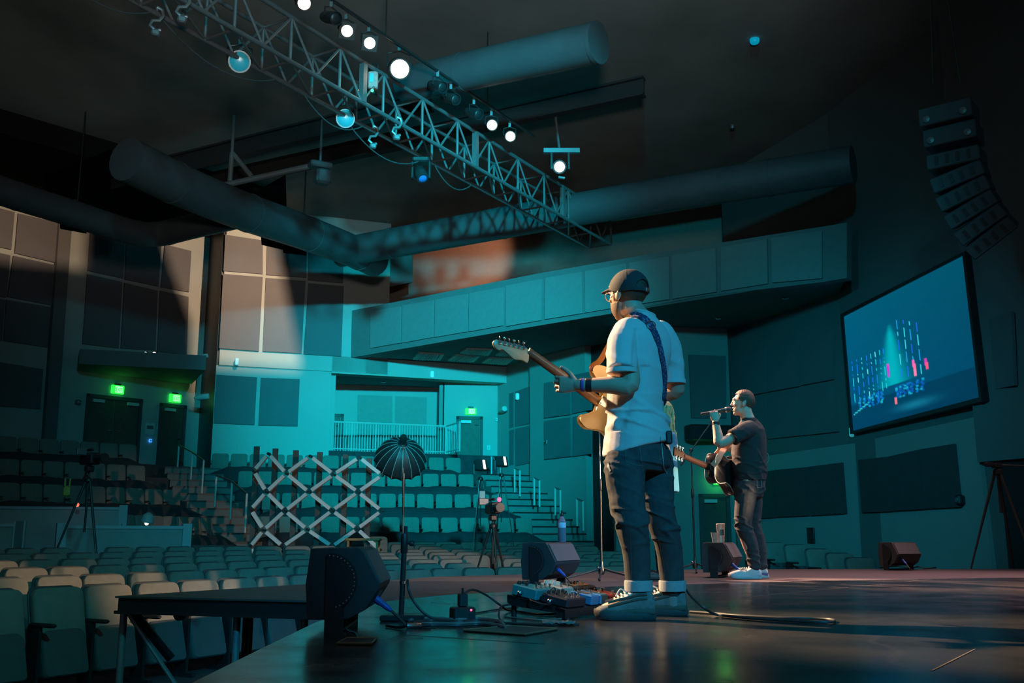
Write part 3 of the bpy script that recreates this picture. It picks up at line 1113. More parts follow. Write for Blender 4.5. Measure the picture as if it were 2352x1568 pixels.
for s in (TL * .47, TL * .66, TL * .86):
    MB().box((near_b(s) + near_t(s)) / 2, (.10, .10, ZT - ZB), Matrix.Rotation(math.atan2(du.y, du.x), 3, 'Z')).build('joint_plate', steel_m, truss)

lampw_m = mat('lamp_glow_warm', (1, .9, .8), .4, emit=(1.0, .80, .62), es=4.0)
lamphot_m = mat('lamp_glow_hot', (1, .9, .8), .4, emit=(1.0, .78, .5), es=14.0)
lens_reflect_m = mat('parcan_lens_reflection', (.05, .30, .36), .25, emit=(.0, .20, .27), es=.4)  # lens is unlit; its cyan reflection is painted as colour and weak glow


def fixture(pos, aim, r, ln, label, lens_m, pipe=None, square=False, group=None, tail=True):
    """a can light: yoke, body, lens, clamp; hangs at pos, looks towards aim"""
    t = thing('stage_light', label, 'stage light', pos, 0, group)
    d = (V(aim) - V(pos)).normalized()
    x = d.cross(V((0, 0, 1))).normalized()
    up = x.cross(d)
    m = MB()
    if square:
        rot = Matrix((x, d, up)).transposed()
        m.box(-d * .02, (r * 2.5, .06, r * 2.5), rot)
        m.lathe([(r * 1.02, 0), (r * 1.0, -ln * .5), (r * .7, -ln * .8), (r * .5, -ln)], (0, 0, 0), d, 16)
    else:
        m.lathe([(r * .55, -ln), (r * .8, -ln * .95), (r * 1.0, -ln * .7), (r * 1.02, 0), (r * 1.12, .0), (r * 1.12, .04), (r * .97, .04), (r * .97, .0)], (0, 0, 0), d, 18)
    m.build('can', blackmetal_m if lens_m is not lens_reflect_m else steel_m, t, True)
    MB().lathe([(r * .95, .0), (r * .8, .018), (r * .4, .028), (.001, .03)], d * .005, d, 18).build('lens', lens_m, t, True)
    for s in (-1, 1):
        m = MB()
        m.loft([x * (s * r * 1.2) - d * ln * .35, x * (s * r * 1.2) - d * ln * .35 + V((0, 0, r * 1.5)), V((0, 0, r * 1.9)) - d * ln * .35], .014, 6)
        m.build('yoke', blackmetal_m, t)
    MB().box(V((0, 0, r * 1.9 + .05)) - d * ln * .35, (.05, .06, .12)).build('clamp', steel_m, t)
    return t


CAMP = V((1.5, 3.5, .8))
# pipe above and in front of the truss that carries the warm lamps
PZL = 8.55
lp = [PZ(x, y, PZL) for x, y in ((698, 7), (797, 71), (849, 99), (918, 158), (1130, 287), (1172, 313))]
pa, pb_ = lp[0] - du * 2.2 + V((0, 0, .36)), lp[-1] + du * 1.0 + V((0, 0, .36))
pc = (pa + pb_) / 2
t = thing('lighting_pipe', 'thin dark pipe carrying the warm lamps along the truss', 'pipe', pc)
MB().tube(pa - pc, pb_ - pc, .03, None, 10).build('pipe_bar', blackmetal_m, t, True)
for f in (.1, .45, .8):
    q = pa.lerp(pb_, f) - pc
    MB().tube(q, q + V((0, 0, CEIL - PZL - .36)), .012, None, 6).build('hanger', blackmetal_m, t)
names = ['first from picture top', 'second, with square frame', 'third, with square frame', None, 'just past the truss middle', 'nearest the hanging lone lamp']
for i, p in enumerate(lp):
    if i == 3:
        fixture(p, (.7, 5, 1.0), .17, .45, 'brightest stage light, flaring warm white above the truss', lamphot_m, group=None)
    else:
        fixture(p, CAMP, .105, .38, 'warm glowing round lamp above the truss, ' + names[i], lampw_m, square=i in (1, 2), group='warm lamps on the pipe')
for i, (x, y) in enumerate(((770, 42), (1015, 200), (1045, 228), (1098, 262))):
    p = PZ(x, y, PZL)
    fixture(p, p + V((1.4, -1.5, -1.0)), .10, .4, 'unlit black stage light on the pipe, %s from the picture top' % ORD[i], black_m, group='unlit lights on the pipe')


def under(px, chord, dz):          # a point dz below the truss chord seen at pixel column px
    best = min((abs(proj(chord(TL * k / 600) + to)[0] - px), k) for k in range(601))[1]
    return chord(TL * best / 600) + to - V((0, 0, dz))


# two unlit par cans under the truss
for px, py, w in ((552, 137, 'larger, nearer one'), (793, 265, 'smaller, farther one')):
    p = under(px, far_b, .05)
    fixture(p, (0, 0, .38), .155 if px < 600 else .15, .34, 'round unlit par can under the truss, cyan reflection painted on lens, ' + w, lens_reflect_m, group='cyan par cans')
# small clamps and movers hanging from the bottom chord
for i, (px, py, w) in enumerate(((362, 40, 'small cyan-edged light clamp hanging from near end of truss'), (420, 14, 'small cyan-edged light clamp at top of the picture'), (857, 302, 'small hanging clamp beneath the bright lamp'), (912, 285, 'small hanging clamp on the truss below bright lamp'))):
    p = under(px, near_b if i in (1, 3) else far_b, .10)
    t = thing('pipe_clamp', w, 'clamp', p, .4)
    m = MB()
    m.loft([V((.0, 0, .2)), V((.07, 0, .17)), V((.09, 0, .08)), V((.04, 0, .0)), V((-.05, 0, -.02)), V((-.08, 0, -.1)), V((.0, 0, -.16)), V((.07, 0, -.14))], .028, 8)
    m.build('hook', steel_m, t, True)
    MB().cbox((0, 0, -.2), (.12, .1, .1), .02).build('clamp_block', steel_m, t)
    MB().tube((0, 0, .12), (0, 0, .20), .02, None, 8).build('safety_bar', steel_m, t)
p = under(967, far_b, .30)
t = thing('moving_head_light', 'moving head light hanging below the truss middle', 'stage light', p)
MB().cbox((0, 0, .22), (.34, .26, .12), .03).build('base', blackmetal_m, t)
for s in (-1, 1):
    MB().cbox((s * .17, 0, .02), (.05, .14, .36), .02).build('yoke_arm', blackmetal_m, t)
MB().tube((0, 0, .24), (0, 0, .31), .025, None, 8).build('clamp_hook', steel_m, t)
MB().lathe([(.05, -.2), (.11, -.14), (.13, .05), (.12, .14), (.09, .15)], (0, 0, -.06), (.3, -.5, -.8), 16).build('head', blackmetal_m, t, True)
MB().lathe([(.08, 0), (.05, .02), (.001, .03)], V((0, 0, -.06)) + V((.3, -.5, -.8)).normalized() * .15, (.3, -.5, -.8), 14).build('lens', mat('blue_lens', (.05, .1, .3), .15, emit=(.0, .1, .5), es=.6), t, True)
for px, py, w in ((735, 392, 'boxy teal-edged mover hanging far under the roof beam'),):
    p = PD(px, py, 22)
    t = thing('moving_head_light', w, 'stage light', p, .5)
    MB().cbox((0, 0, .12), (.5, .3, .14), .03).build('base', duct_m, t)
    MB().cbox((.05, -.05, -.16), (.34, .3, .34), .05).build('head', duct_m, t)
    MB().tube((0, 0, .18), (0, 0, 1.2), .03).build('hanger', duct_m, t)
p = PZ(857, 185, 8.3)
t = thing('distribution_box', 'small pinkish power box strapped inside the truss', 'power box', p)
MB().cbox((0, 0, 0), (.17, .12, .32), .02).build('casing', mat('pink_box', (.55, .30, .28), .6, var=.2, scale=20), t)
MB().box((-.02, -.066, .02), (.07, .01, .16)).build('label_plate', mat('cyan_plate', (.1, .5, .6), .5), t)
m = MB()
for s in (-.06, 0, .06):
    m.loft([(s, 0, .16), (s * 1.3, 0, .28), (s * .6, .02, .34)], .016, 6)
m.build('connector', blackmetal_m, t)
for i, (px, py, col, w) in enumerate(((825, 209, (1, .75, .1), 'tiny amber'), (855, 208, (.1, 1, .3), 'tiny green'))):
    p = PZ(px, py, 8.0)
    t = tag(MB().ball((0, 0, 0), .028, None, 8, 6).build('indicator_lamp', mat('indicator_%d' % i, col, .4, emit=col, es=1.5), None, True), w + ' indicator lamp glowing inside the truss', 'indicator lamp')
    t.location = p
# cables looping under the truss
cab_m = mat('truss_cable', (.05, .06, .065), .6)
for i, (s0_, s1_, sag) in enumerate(((5.0, 7.4, .35), (8.0, 9.6, .3), (9.0, 11.5, .42), (11.8, 13.2, .3), (3.2, 4.9, .3))):
    pts = []
    for k in range(13):
        f = k / 12
        pts.append(M0 + du * (s0_ + (s1_ - s0_) * f) - nn * TW + V((0, 0, -sag * 4 * f * (1 - f) + .0)))
    o = MB().loft([q - pts[0] for q in pts], .012, 6).build('power_cable', cab_m, None, True)
    o.location = pts[0]
    tag(o, 'thin cable looping under the truss, %s loop from its near end' % ORD[(1, 2, 3, 4, 0)[i]], 'cable', 'cable loops on the truss')
# lone lamp on a drop pipe
p = PD(1285, 383, 21.5)
t = thing('stage_light', 'lone warm lamp hanging on a drop pipe right of truss', 'stage light', p)
top = PD(1276, 268, 21.3) - p
MB().tube((0, 0, .42), top, .03, None, 8).build('drop_pipe', steel_m, t)
MB().box((.05, 0, .36), (.78, .12, .10)).build('bracket', steel_m, t)
for s in (-.17, .2):
    MB().box((s, 0, .15), (.04, .08, .42)).build('yoke_arm', blackmetal_m, t)
MB().lathe([(.09, .35), (.15, .3), (.16, .0), (.15, -.02)], (0, 0, 0), (CAMP - p).normalized() * -1, 16).build('can', blackmetal_m, t, True)
MB().lathe([(.115, 0), (.08, .02), (.001, .03)], (CAMP - p).normalized() * .02, (CAMP - p), 16).build('lens', lampw_m, t, True)
MB().tube((-.02, .1, -.2), (.12, .1, -.22), .03).build('handle', steel_m, t)

# line array at the right
la_m = mat('array_cabinet', (.055, .06, .07), .6, var=.1)
ctr = [PD(2205, 325, 14.5), PD(2198, 372, 14.5), PD(2206, 410, 14.5), PD(2218, 446, 14.5), PD(2234, 480, 14.5), PD(2254, 512, 14.5), PD(2278, 542, 14.5)]
t = thing('line_array_speaker', 'dark curved line array speaker hanging over the video screen', 'loudspeaker', ctr[0])
for i in range(1, len(ctr)):
    d = (ctr[min(i + 1, len(ctr) - 1)] - ctr[i - 1]).normalized()
    tilt = math.atan2(d.x, -d.z)
    R = Matrix.Rotation(-tilt, 3, 'Y') @ Matrix.Rotation(math.radians(-38), 3, 'Z')
    b = MB().cbox(ctr[i] - ctr[0], (.72, .5, .225), .015, R).build('speaker_box', la_m, t)
    for k in (-.22, -.07, .07, .22):
        MB().box(ctr[i] - ctr[0] + R @ V((k, -.255, 0)), (.05, .012, .13), R).build('port_slot', black_m, b)
for px, py in ((2180, 270), (2190, 318)):
    q = PD(px, py, 14.5) - ctr[0]
    R = Matrix.Rotation(math.radians(-38), 3, 'Z')
    b = MB().cbox(q, (.72, .5, .27), .015, R).build('subwoofer_box', la_m, t)
    for s in (-.25, .25):
        MB().lathe([(.06, 0), (.05, .02), (.001, .03)], q + R @ V((s, -.25, -.05)), R @ V((0, -1, 0)), 12).build('rigging_knob', steel_m, b)
for s in (-.2, .2):
    MB().tube(V((s, 0, .4)) + PD(2180, 250, 14.5) - ctr[0], V((s * .2, 0, 3.4)) + PD(2180, 250, 14.5) - ctr[0], .012, None, 6).build('hanging_cable', blackmetal_m, t)
# small round ceiling lamps / sensors
dot_m = mat('dot_lamp_blue', (.0, .3, .45), .4, emit=(.0, .22, .34), es=1.0)
for px, py, r, w in ((1733, 90, .10, 'round dim blue lamp alone on the dark ceiling'), (1682, 288, .07, 'small teal-lit ceiling fitting above the balcony')):
    o = MB().lathe([(r, 0), (r, .05), (r * .8, .09), (.001, .1)], (0, 0, 0), (0, 0, -1), 16).build('ceiling_lamp', dot_m if py < 100 else steel_m, None, True)
    o.location = PZ(px, py, CEIL - .02)
    tag(o, w, 'ceiling lamp')
for px, py, z, w in ((1804, 684, SOF, 'glinting downlight in balcony underside near the video screen'), (1650, 730, SOF, 'dim downlight in balcony underside above singer'), (881, 876, 5.45, 'bright downlight dot over the recess railing'), (1098, 883, 5.45, 'downlight dot over the bright exit door'), (640, 400, CEIL - .1, 'pale ceiling fitting above the fat duct')):
    o = MB().lathe([(.07, 0), (.085, .015), (.07, .03), (.001, .022)], (0, 0, 0), (0, 0, -1), 14).build('downlight', chrome_m if py != 400 else white_metal_m, None, True)
    o.location = PZ(px, py, z - .002)
    tag(o, w, 'downlight')

# ------------------------------------------------------------------ the video screen
SO = .22


def spt(x, y, o=0.0):
    return PW(x, y, PL_B) + nB * (SO + o)


so_c = spt(2110, 790)
scr = thing('video_screen', 'large tilted-looking video screen showing a cyan stage picture', 'screen', so_c)
outer = [(1953, 722), (2243, 578), (2284, 922), (1976, 997)]
inner = [(1959, 728), (2238, 588), (2277, 913), (1981, 990)]
m = MB()
for i in range(4):
    j = (i + 1) % 4
    m.prism([spt(*outer[i], .03) - so_c, spt(*outer[j], .03) - so_c, spt(*inner[j], .03) - so_c, spt(*inner[i], .03) - so_c], -nB * .10)
m.build('screen_frame', black_m, scr)
MB().prism([spt(*p, -.06) - so_c for p in outer], -nB * .14).build('screen_back', black_m, scr)


def scr_mat():
    m = bpy.data.materials.new('screen_picture')
    m.use_nodes = True
    nt = m.node_tree
    b = nt.nodes['Principled BSDF']
    b.inputs['Base Color'].default_value = (.01, .02, .02, 1)
    b.inputs['Roughness'].default_value = .5
    at = nt.nodes.new('ShaderNodeAttribute')
    at.attribute_name = 'video'
    nt.links.new(at.outputs['Color'], b.inputs['Emission Color'])
    b.inputs['Emission Strength'].default_value = 1.3
    return m


def bil(u, v):                     # u across, v down the picture
    a, b_, c_, d_ = [spt(*p, 0) for p in inner]
    return a.lerp(b_, u).lerp(d_.lerp(c_, u), v)


def lin(c):
    return tuple((x / 255 / 12.92) if x / 255 < .04045 else ((x / 255 + .055) / 1.055) ** 2.4 for x in c)


# what the screen plays: a stage with strings of light, a glowing tree, a few figures (a grid of coloured cells, smooth between them)
GU, GV = 150, 96
rng = random.Random(3)
img = [[list(lin((0, 68 + 12 * (1 - v / GV) - 10 * u / GU, 92 + 16 * (1 - u / GU)))) for u in range(GU + 1)] for v in range(GV + 1)]


def put(u, v, c, w=0, h=0, mix=1.0):
    U, Vv = int(u * GU), int(v * GV)
    for y in range(Vv - h, Vv + h + 1):
        for x in range(U - w, U + w + 1):
            if 0 <= x <= GU and 0 <= y <= GV:
                img[y][x] = [img[y][x][k] * (1 - mix) + lin(c)[k] * mix for k in range(3)]


for u in range(GU + 1):            # darker floor
    for v in range(int(GV * .80), GV + 1):
        img[v][u] = [q * .62 for q in img[v][u]]
for u in range(GU + 1):
    for v in range(GV + 1):
        fu, fv = u / GU, v / GV
        half = .012 + .065 * max(0, (fv - .26)) / .42
        if .24 < fv < .72:
            g = math.exp(-((fu - .40) / (half * 1.35)) ** 2) * min(1, (fv - .22) / .1)
            img[v][u] = [img[v][u][k] * (1 - g * .85) + lin((0, 165, 175))[k] * g * .85 for k in range(3)]
        if .84 < fv < .96:
            g = math.exp(-((fu - .55) / .14) ** 2 - ((fv - .92) / .03) ** 2) * .5
            img[v][u] = [img[v][u][k] * (1 - g) + lin((20, 130, 160))[k] * g for k in range(3)]
for i, u in enumerate([.04, .09, .135, .18, .22, .26, .30, .335]):
    v = .42
    while v < .76:
        L = rng.choice((1, 2, 4, 6)) / GV
        col = rng.choice(((90, 225, 225), (30, 190, 200), (20, 110, 220)))
        k = 0
        while k < L:
            put(u + .004 * (v - .4), v + k, col, 0, 0, .95)
            k += 1 / GV
        v += L + rng.choice((2, 3)) / GV
for i, u in enumerate([.47, .52, .57, .62]):
    v = .24 + .03 * i
    while v < .66 + .05 * (i % 2):
        L = rng.choice((3, 6, 8)) / GV
        col = rng.choice(((60, 200, 215), (30, 150, 210), (30, 90, 220)))
        k = 0
        while k < L:
            put(u, v + k, col, 0, 0, .95)
            k += 1 / GV
        v += L + 3 / GV
for u0 in (.09, .13, .17, .21, .25, .29, .42, .45, .48, .51, .54, .58, .62):
    for k in range(9):
        put(u0 + rng.uniform(-.01, .01), .76 + k / GV, rng.choice(((10, 110, 190), (20, 170, 190), (10, 80, 170))), 1, 0, .8)
for u, v, c in ((.36, .58, (200, 40, 190)), (.36, .60, (190, 40, 190)), (.365, .63, (170, 50, 190)), (.57, .62, (225, 90, 170)), (.575, .65, (235, 100, 150)), (.575, .69, (240, 120, 160)), (.66, .64, (200, 50, 160)), (.67, .67, (225, 80, 120)), (.40, .86, (220, 110, 130))):
    put(u, v, c, 1, 2, .9)
for k in range(26):
    put(.02 + k * .006, .87 - k * .0025, (40, 190, 195), 0, 0, .8)
vs, fs = [], []
for v in range(GV + 1):
    for u in range(GU + 1):
        vs.append(bil(u / GU, v / GV) - so_c)
for v in range(GV):
    for u in range(GU):
        i = v * (GU + 1) + u
        fs.append((i, i + 1, i + GU + 2, i + GU + 1))
o = MB().add(vs, fs).build('screen_picture', scr_mat(), scr)
ca = o.data.color_attributes.new('video', 'FLOAT_COLOR', 'POINT')
for v in range(GV + 1):
    for u in range(GU + 1):
        ca.data[v * (GU + 1) + u].color = (*img[v][u], 1)

# small things on the walls ----------------------------------------------------------
sc_m = mat('sconce_white_cyan_lit', (.75, .75, .73), .5, emit=(.05, .6, .7), es=.35)  # cyan wash on the white boxes painted in as a weak glow
for pl, px, py, w in ((PL_UP, 543, 832, 'bright wall over dark square panels'), (PL_LIT, 990, 861, 'beam above the recess railing'), (PL_C, 1195, 911, 'teal panel by the wall camera'), (PL_B, 1968, 992, 'corner of the video screen')):
    nn_ = wnorm(pl)
    p = PW(px, py, pl) + nn_ * .10
    t = thing('wall_sconce', 'small upright white wall light on the ' + w, 'wall light', p, math.atan2(nn_.y, nn_.x) + math.pi / 2, 'small white wall lights')
    MB().cbox((0, -.02, 0), (.11, .10, .22), .02).build('shade', sc_m, t)
    MB().box((0, .04, 0), (.08, .06, .12)).build('back_plate', white_metal_m, t)
for pl, px, py, w in ((PL_C, 1168, 942, 'white wall camera on bracket beyond the exit door'), (PL_LIT, 462, 913, 'white wall camera on bracket beside the dark column'), (PL_LIT, 463, 820, 'tiny white bracket light over the door ledge end')):
    nn_ = wnorm(pl)
    p = PW(px, py, pl) + nn_ * .25
    k = .7 if py == 820 else 1.0
    t = thing('wall_camera', w, 'camera', p, math.atan2(nn_.y, nn_.x) + math.pi / 2)
    MB().lathe([(.06 * k, -.2 * k), (.09 * k, -.16 * k), (.09 * k, .14 * k), (.06 * k, .16 * k)], (.06, 0, .0), (1, -.3, .12), 14).build('camera_body', white_metal_m, t, True)
    MB().cbox((-.14 * k, .02, -.05), (.16 * k, .1 * k, .06 * k), .015).build('bracket', steel_m, t)
    MB().tube((-.1 * k, .02, -.03), (-.1 * k, .26, -.03), .02).build('arm', steel_m, t)
for px, py, z, w, hot in ((338, 803, 1, 'small bluish projector light glowing on the ledge', (.7, .9, 1)), (358, 803, 1, 'small white projector light glowing on the ledge', (1, .9, .8))):
    p = PD(px, py + 2, 28.9)
    p.z = lz + .42 + .10
    t = thing('follow_spot', w, 'stage light', p)
    MB().lathe([(.07, .16), (.09, .1), (.09, -.12), (.07, -.16)], (0, 0, 0), (-.1, 1, .0), 12).build('can', blackmetal_m, t, True)
    MB().lathe([(.052, 0), (.03, .02), (.001, .025)], (.016, -.16, 0), (.1, -1, 0), 12).build('lens', mat('follow_lens_%d' % px, hot, .3, emit=hot, es=1.6), t, True)
    MB().box((0, 0, -.075), (.06, .06, .05)).build('foot', blackmetal_m, t)
for pl, px, py, s, w, mm, nm, cat in ((PL_LEFT, 343, 985, (.30, .03, .36), 'pale notice sheet between the two left doors', white_metal_m, 'wall_notice', 'notice'),
                                      (PL_LEFT, 344, 1012, (.09, .05, .1), 'tiny blue-lit switch between the two left doors', mat('blue_switch', (.1, .3, .8), .4, emit=(.05, .3, 1), es=1.2), 'wall_switch', 'switch'),
                                      (PL_LEFT, 177, 924, (.16, .12, .14), 'small round alarm bell left of double doors', steel_m, 'wall_alarm', 'alarm'),
                                      (PL_DOOR, 1122, 1028, (.12, .03, .16), 'pale switch plate beside the bright exit door', white_metal_m, 'wall_switch', 'switch'),
                                      (PL_DOOR, 1140, 964, (.08, .06, .12), 'small white sensor by corner of the bright wall', white_metal_m, 'wall_sensor', 'sensor'),
                                      (PL_C2, 1258, 1015, (.14, .08, .14), 'small round wall fitting under the guitar neck', steel_m, 'wall_fitting', 'fitting'),
                                      (PL_A2, 1865, 1229, (.26, .04, .36), 'dark rectangular vent low on wall behind seats', black_m, 'wall_vent', 'vent'),
                                      (PL_B2, 2214, 1147, (.15, .14, .18), 'small black wall speaker beside low panels', black_m, 'wall_speaker', 'loudspeaker')):
    nn_ = wnorm(pl)
    p = PW(px, py, pl) + nn_ * .012
    t = thing(nm, w, cat, p, math.atan2(nn_.y, nn_.x) + math.pi / 2)
    MB().cbox((0, -s[1] / 2, 0), s, min(s) * .2).build('casing', mm, t)
    if nm == 'wall_vent':
        m = MB()
        for k in range(7):
            m.box((0, -s[1] - .004, -.13 + k * .044), (.2, .012, .02))
        m.build('vent_slat', blackmetal_m, t)
    elif nm == 'wall_speaker':
        MB().lathe([(.05, 0), (.045, .01), (.02, -.0), (.001, .006)], (0, -s[1], 0), (0, -1, 0), 14).build('cone', steel_m, t, True)
    elif nm in ('wall_alarm', 'wall_fitting'):
        MB().lathe([(.05, 0), (.04, .03), (.001, .045)], (0, -s[1], 0), (0, -1, 0), 14).build('dome', chrome_m, t, True)
    elif nm == 'wall_notice':
        MB().box((0, -s[1] - .003, .05), (.2, .004, .1)).build('printed_block', steel_m, t)
    else:
        MB().box((0, -s[1] - .004, 0), (s[0] * .4, .008, s[2] * .4)).build('button', steel_m, t)
nA_ = wnorm(PL_D)
p = PW(1600, 997, PL_D) + nA_ * .3
t = thing('wall_loudspeaker', 'wide black loudspeaker box on wall above side door', 'loudspeaker', p, .25)
MB().cbox((.3, 0, 0), (1.3, .45, .42), .03).build('cabinet', black_m, t)
MB().box((.3, -.235, 0), (1.2, .012, .34)).build('grille', blackmetal_m, t)
MB().box((.3, .27, 0), (.3, .12, .2)).build('bracket', blackmetal_m, t)

# railings -----------------------------------------------------------------------------
rail_m = white_metal_m


def railing(p0, p1, z0, z1, nb, label):
    c = V((p0.x, p0.y, z0))
    t = thing('railing', label, 'railing', c)
    a, b = V((0, 0, 0)), V((p1.x - p0.x, p1.y - p0.y, 0))
    h = z1 - z0
    MB().tube(a + V((0, 0, h)), b + V((0, 0, h)), .03, None, 8).build('top_rail', rail_m, t, True)
    MB().tube(a + V((0, 0, .08)), b + V((0, 0, .08)), .02, None, 8).build('bottom_rail', rail_m, t, True)
    for k in range(nb + 1):
        q = a.lerp(b, k / nb)
        big = k % 9 == 0 or k == nb
        MB().tube(q, q + V((0, 0, h)), .026 if big else .014, None, 6).build('post' if big else 'baluster', rail_m, t, True)
    return t


ra, rb = along(PL_LIT, 748), along(PL_LIT, 1028)
ra, rb = ra - n_lit * .35, rb - n_lit * .35
railing(ra, rb, DECK_C, DECK_C + .92, 45, 'long white-painted balustrade across the recess behind tier seats')
rc = PD(1056, 995, 31.4)
railing(rb + V((.02, 0, 0)), V((rc.x, rc.y, 0)), DECK_C, DECK_C + .92, 8, 'short return balustrade in front of the bright exit door')


def handrail(posts, label, d, name='stair_handrail', joined=True):
    tops = [PD(px, y0, dd) for (px, y0, y1), dd in zip(posts, d)]
    bots = []
    for (px, y0, y1), dd, tp in zip(posts, d, tops):
        q = PD(px, y1, dd)
        bots.append(V((tp.x, tp.y, q.z)))
    c = bots[0]
    t = thing(name, label, 'handrail', c)
    for a, b in zip(bots, tops):
        MB().tube(a - c, b - c, .026, None, 8).build('post', rail_m, t, True)
    if joined:
        MB().loft([tops[0] - c + V((0, 0, .0))] + [q - c for q in tops[1:]], .024, 8).build('rail', steel_m, t, True)
    return t


handrail([(411, 1022, 1087), (442, 1038, 1111), (468, 1057, 1137)], 'three-post stair handrail up by the single door', (28.6, 27.4, 26.2))
handrail([(497, 1091, 1164), (533, 1105, 1193), (567, 1134, 1223)], 'three-post stair handrail lower down beside zigzag lattice', (25.0, 24.0, 22.8))
for i, ((x0, a0, b0), (x1, a1, b1), d) in enumerate((((1129, 1047, 1094), (1151, 1070, 1113), 31.2), ((1182, 1075, 1134), (1194, 1080, 1140), 30.2), ((1227, 1097, 1160), (1239, 1103, 1164), 29.0), ((1275, 1119, 1183), (1287, 1125, 1190), 27.9), ((1325, 1145, 1208), (1339, 1151, 1219), 26.8))):
    handrail([(x0, a0, b0), (x1, a1, b1)], 'short two-post handrail on the stair beyond, %s from the exit door' % ORD[i], (d, d - .2))

# ------------------------------------------------------------------ things on and around the stage


def PY(px, py, Y):
    r = ray(px, py)
    return V((0, 0, CAMH)) + r * (Y / r.y)


mon_m = mat('monitor_paint', (.045, .046, .05), .55, var=.15, scale=40, bump=.2, bscale=220)
grille_m = mat('monitor_grille', (.11, .115, .12), .5, spec=.6, var=.1, scale=60, bump=.3, bscale=300)
blue_plug_m = mat('blue_connector', (.02, .10, .45), .4)
cable_m = mat('rubber_cable', (.03, .03, .032), .5, spec=.6)


def wedge(loc, rz, label, sc=1.0, wid=.5):
    t = thing('stage_monitor', label, 'stage monitor', loc, rz)
    P = [(.0, .048), (-.012, .19), (.004, .328), (.008, .333), (.205, .337), (.222, .318), (.292, .188), (.288, .172), (.235, .088), (.165, .050)]
    m = MB()
    m.prism([V((a * sc, 0, z * sc)) for a, z in P], (0, wid * sc, 0))
    m.build('cabinet', mon_m, t, bevel=.006)
    g = MB()
    d = V((.285 - .218, 0, .190 - .322)).normalized()
    nrm = V((-d.z, 0, d.x))
    if nrm.x < 0:
        nrm = -nrm
    g.prism([(V((.218, .02, .320)) + nrm * .002) * sc, (V((.287, .02, .190)) + nrm * .002) * sc, (V((.287, wid - .02, .190)) + nrm * .002) * sc, (V((.218, wid - .02, .320)) + nrm * .002) * sc], nrm * .010)
    g.build('grille', grille_m, t)
    for y, s in ((-.014, -1), (wid + .002, 1)):
        b = MB()
        c = V((.085, 0, .20))
        disc = [c + V((.115 * math.cos(a), 0, .115 * math.sin(a))) for a in [math.radians(q) for q in range(-80, 91, 10)]]
        poly = [V((.072, 0, .0)), V((.148, 0, .0)), V((.148, 0, .10))] + disc + [V((.072, 0, .31))]
        b.prism([(p + V((0, y, 0))) * sc for p in poly], V((0, .012 * sc, 0)))
        br = b.build('bracket', black_m, t)
        if s < 0:
            dots = MB()
            for q in range(-72, 91, 9):
                a = math.radians(q)
                p = (c + V((.105 * math.cos(a), y, .105 * math.sin(a)))) * sc
                dots.lathe([(.004 * sc, 0), (.003 * sc, .004)], p, (0, -1, 0), 8)
            dots.build('screw', chrome_m, br)
    MB().box(((.11) * sc, wid * sc / 2, .008), (.075 * sc, wid * sc, .012)).build('base_bar', black_m, t)
    # jack panel on the low face with a blue plug
    dl = V((.235 - .288, 0, .088 - .172)).normalized()
    nl_ = V((-dl.z, 0, dl.x)) * -1
    nl_ = nl_ if nl_.x > 0 else -nl_
    q = V((.262, .13, .13)) * sc
    jp = MB().box(q + V((.002, 0, -.002)), (.008, .16 * sc, .07 * sc), Matrix.Rotation(math.atan2(-dl.x, -dl.z), 3, 'Y')).build('jack_panel', blackmetal_m, t)
    MB().lathe([(.016, 0), (.016, .03), (.012, .04), (.012, .07), (.007, .09)], q - V((0, .03, 0)), (.75, -.1, -.55), 12).build('plug', blue_plug_m, t, True)
    e = q - V((0, .03, 0)) + V((.75, -.1, -.55)).normalized() * .09
    path = smooth_path([e, e + V((.035, -.01, -.03)), V((e.x + .06, e.y - .02, .02)), V((e.x + .03, e.y + .02, .008)), V((e.x - .03, e.y + .12, .007))], 40)
    MB().loft(path, .006, 8).build('plug_cable', cable_m, t, True)
    return t


wedge((-.835, 4.20, 0), math.radians(2), 'nearest black stage monitor on tilting bracket at stage edge', 1.0)
wedge((.080, 8.10, 0), math.radians(-27), 'black stage monitor with a water bottle on top', 1.0)
wedge((1.83, 9.78, 0), math.radians(-24), 'black stage monitor with two paper cups on top', .97)
wedge((4.36, 12.1, 0), math.radians(-62), 'farthest small stage monitor near the right wall seats', .95, .42)

# bottle on the second monitor, cups on the third
bp = PD(1291, 1261, 8.28)
bp.z = .3375
glass_m = mat('bottle_plastic', (.85, .75, .95), .1, trans=.75, spec=.5)
t = thing('water_bottle', 'clear water bottle with sport cap on the second monitor', 'bottle', bp)
MB().lathe([(.030, 0), (.034, .006), (.034, .15), (.033, .165), (.024, .195), (.014, .212), (.014, .222)], (0, 0, 0), (0, 0, 1), 24).build('bottle_body', glass_m, t, True)
MB().lathe([(.029, .003), (.031, .01), (.031, .115), (.001, .116)], (0, 0, 0), (0, 0, 1), 20).build('water', mat('water_violet_lit', (.40, .22, .85), .2, trans=.15), t, True)  # clear water, violet stage light painted into its colour
MB().lathe([(.0346, .118), (.0346, .158), (.034, .160)], (0, 0, 0), (0, 0, 1), 24).build('label', mat('bottle_label', (.75, .6, .75), .5, var=.1, scale=60), t, True)
MB().lathe([(.016, .214), (.016, .228), (.009, .234), (.007, .252), (.009, .256), (.006, .264)], (0, 0, 0), (0, 0, 1), 16).build('cap', black_m, t, True)
cup_m = mat('paper_cup', (.72, .68, .6), .6, var=.08, scale=40)
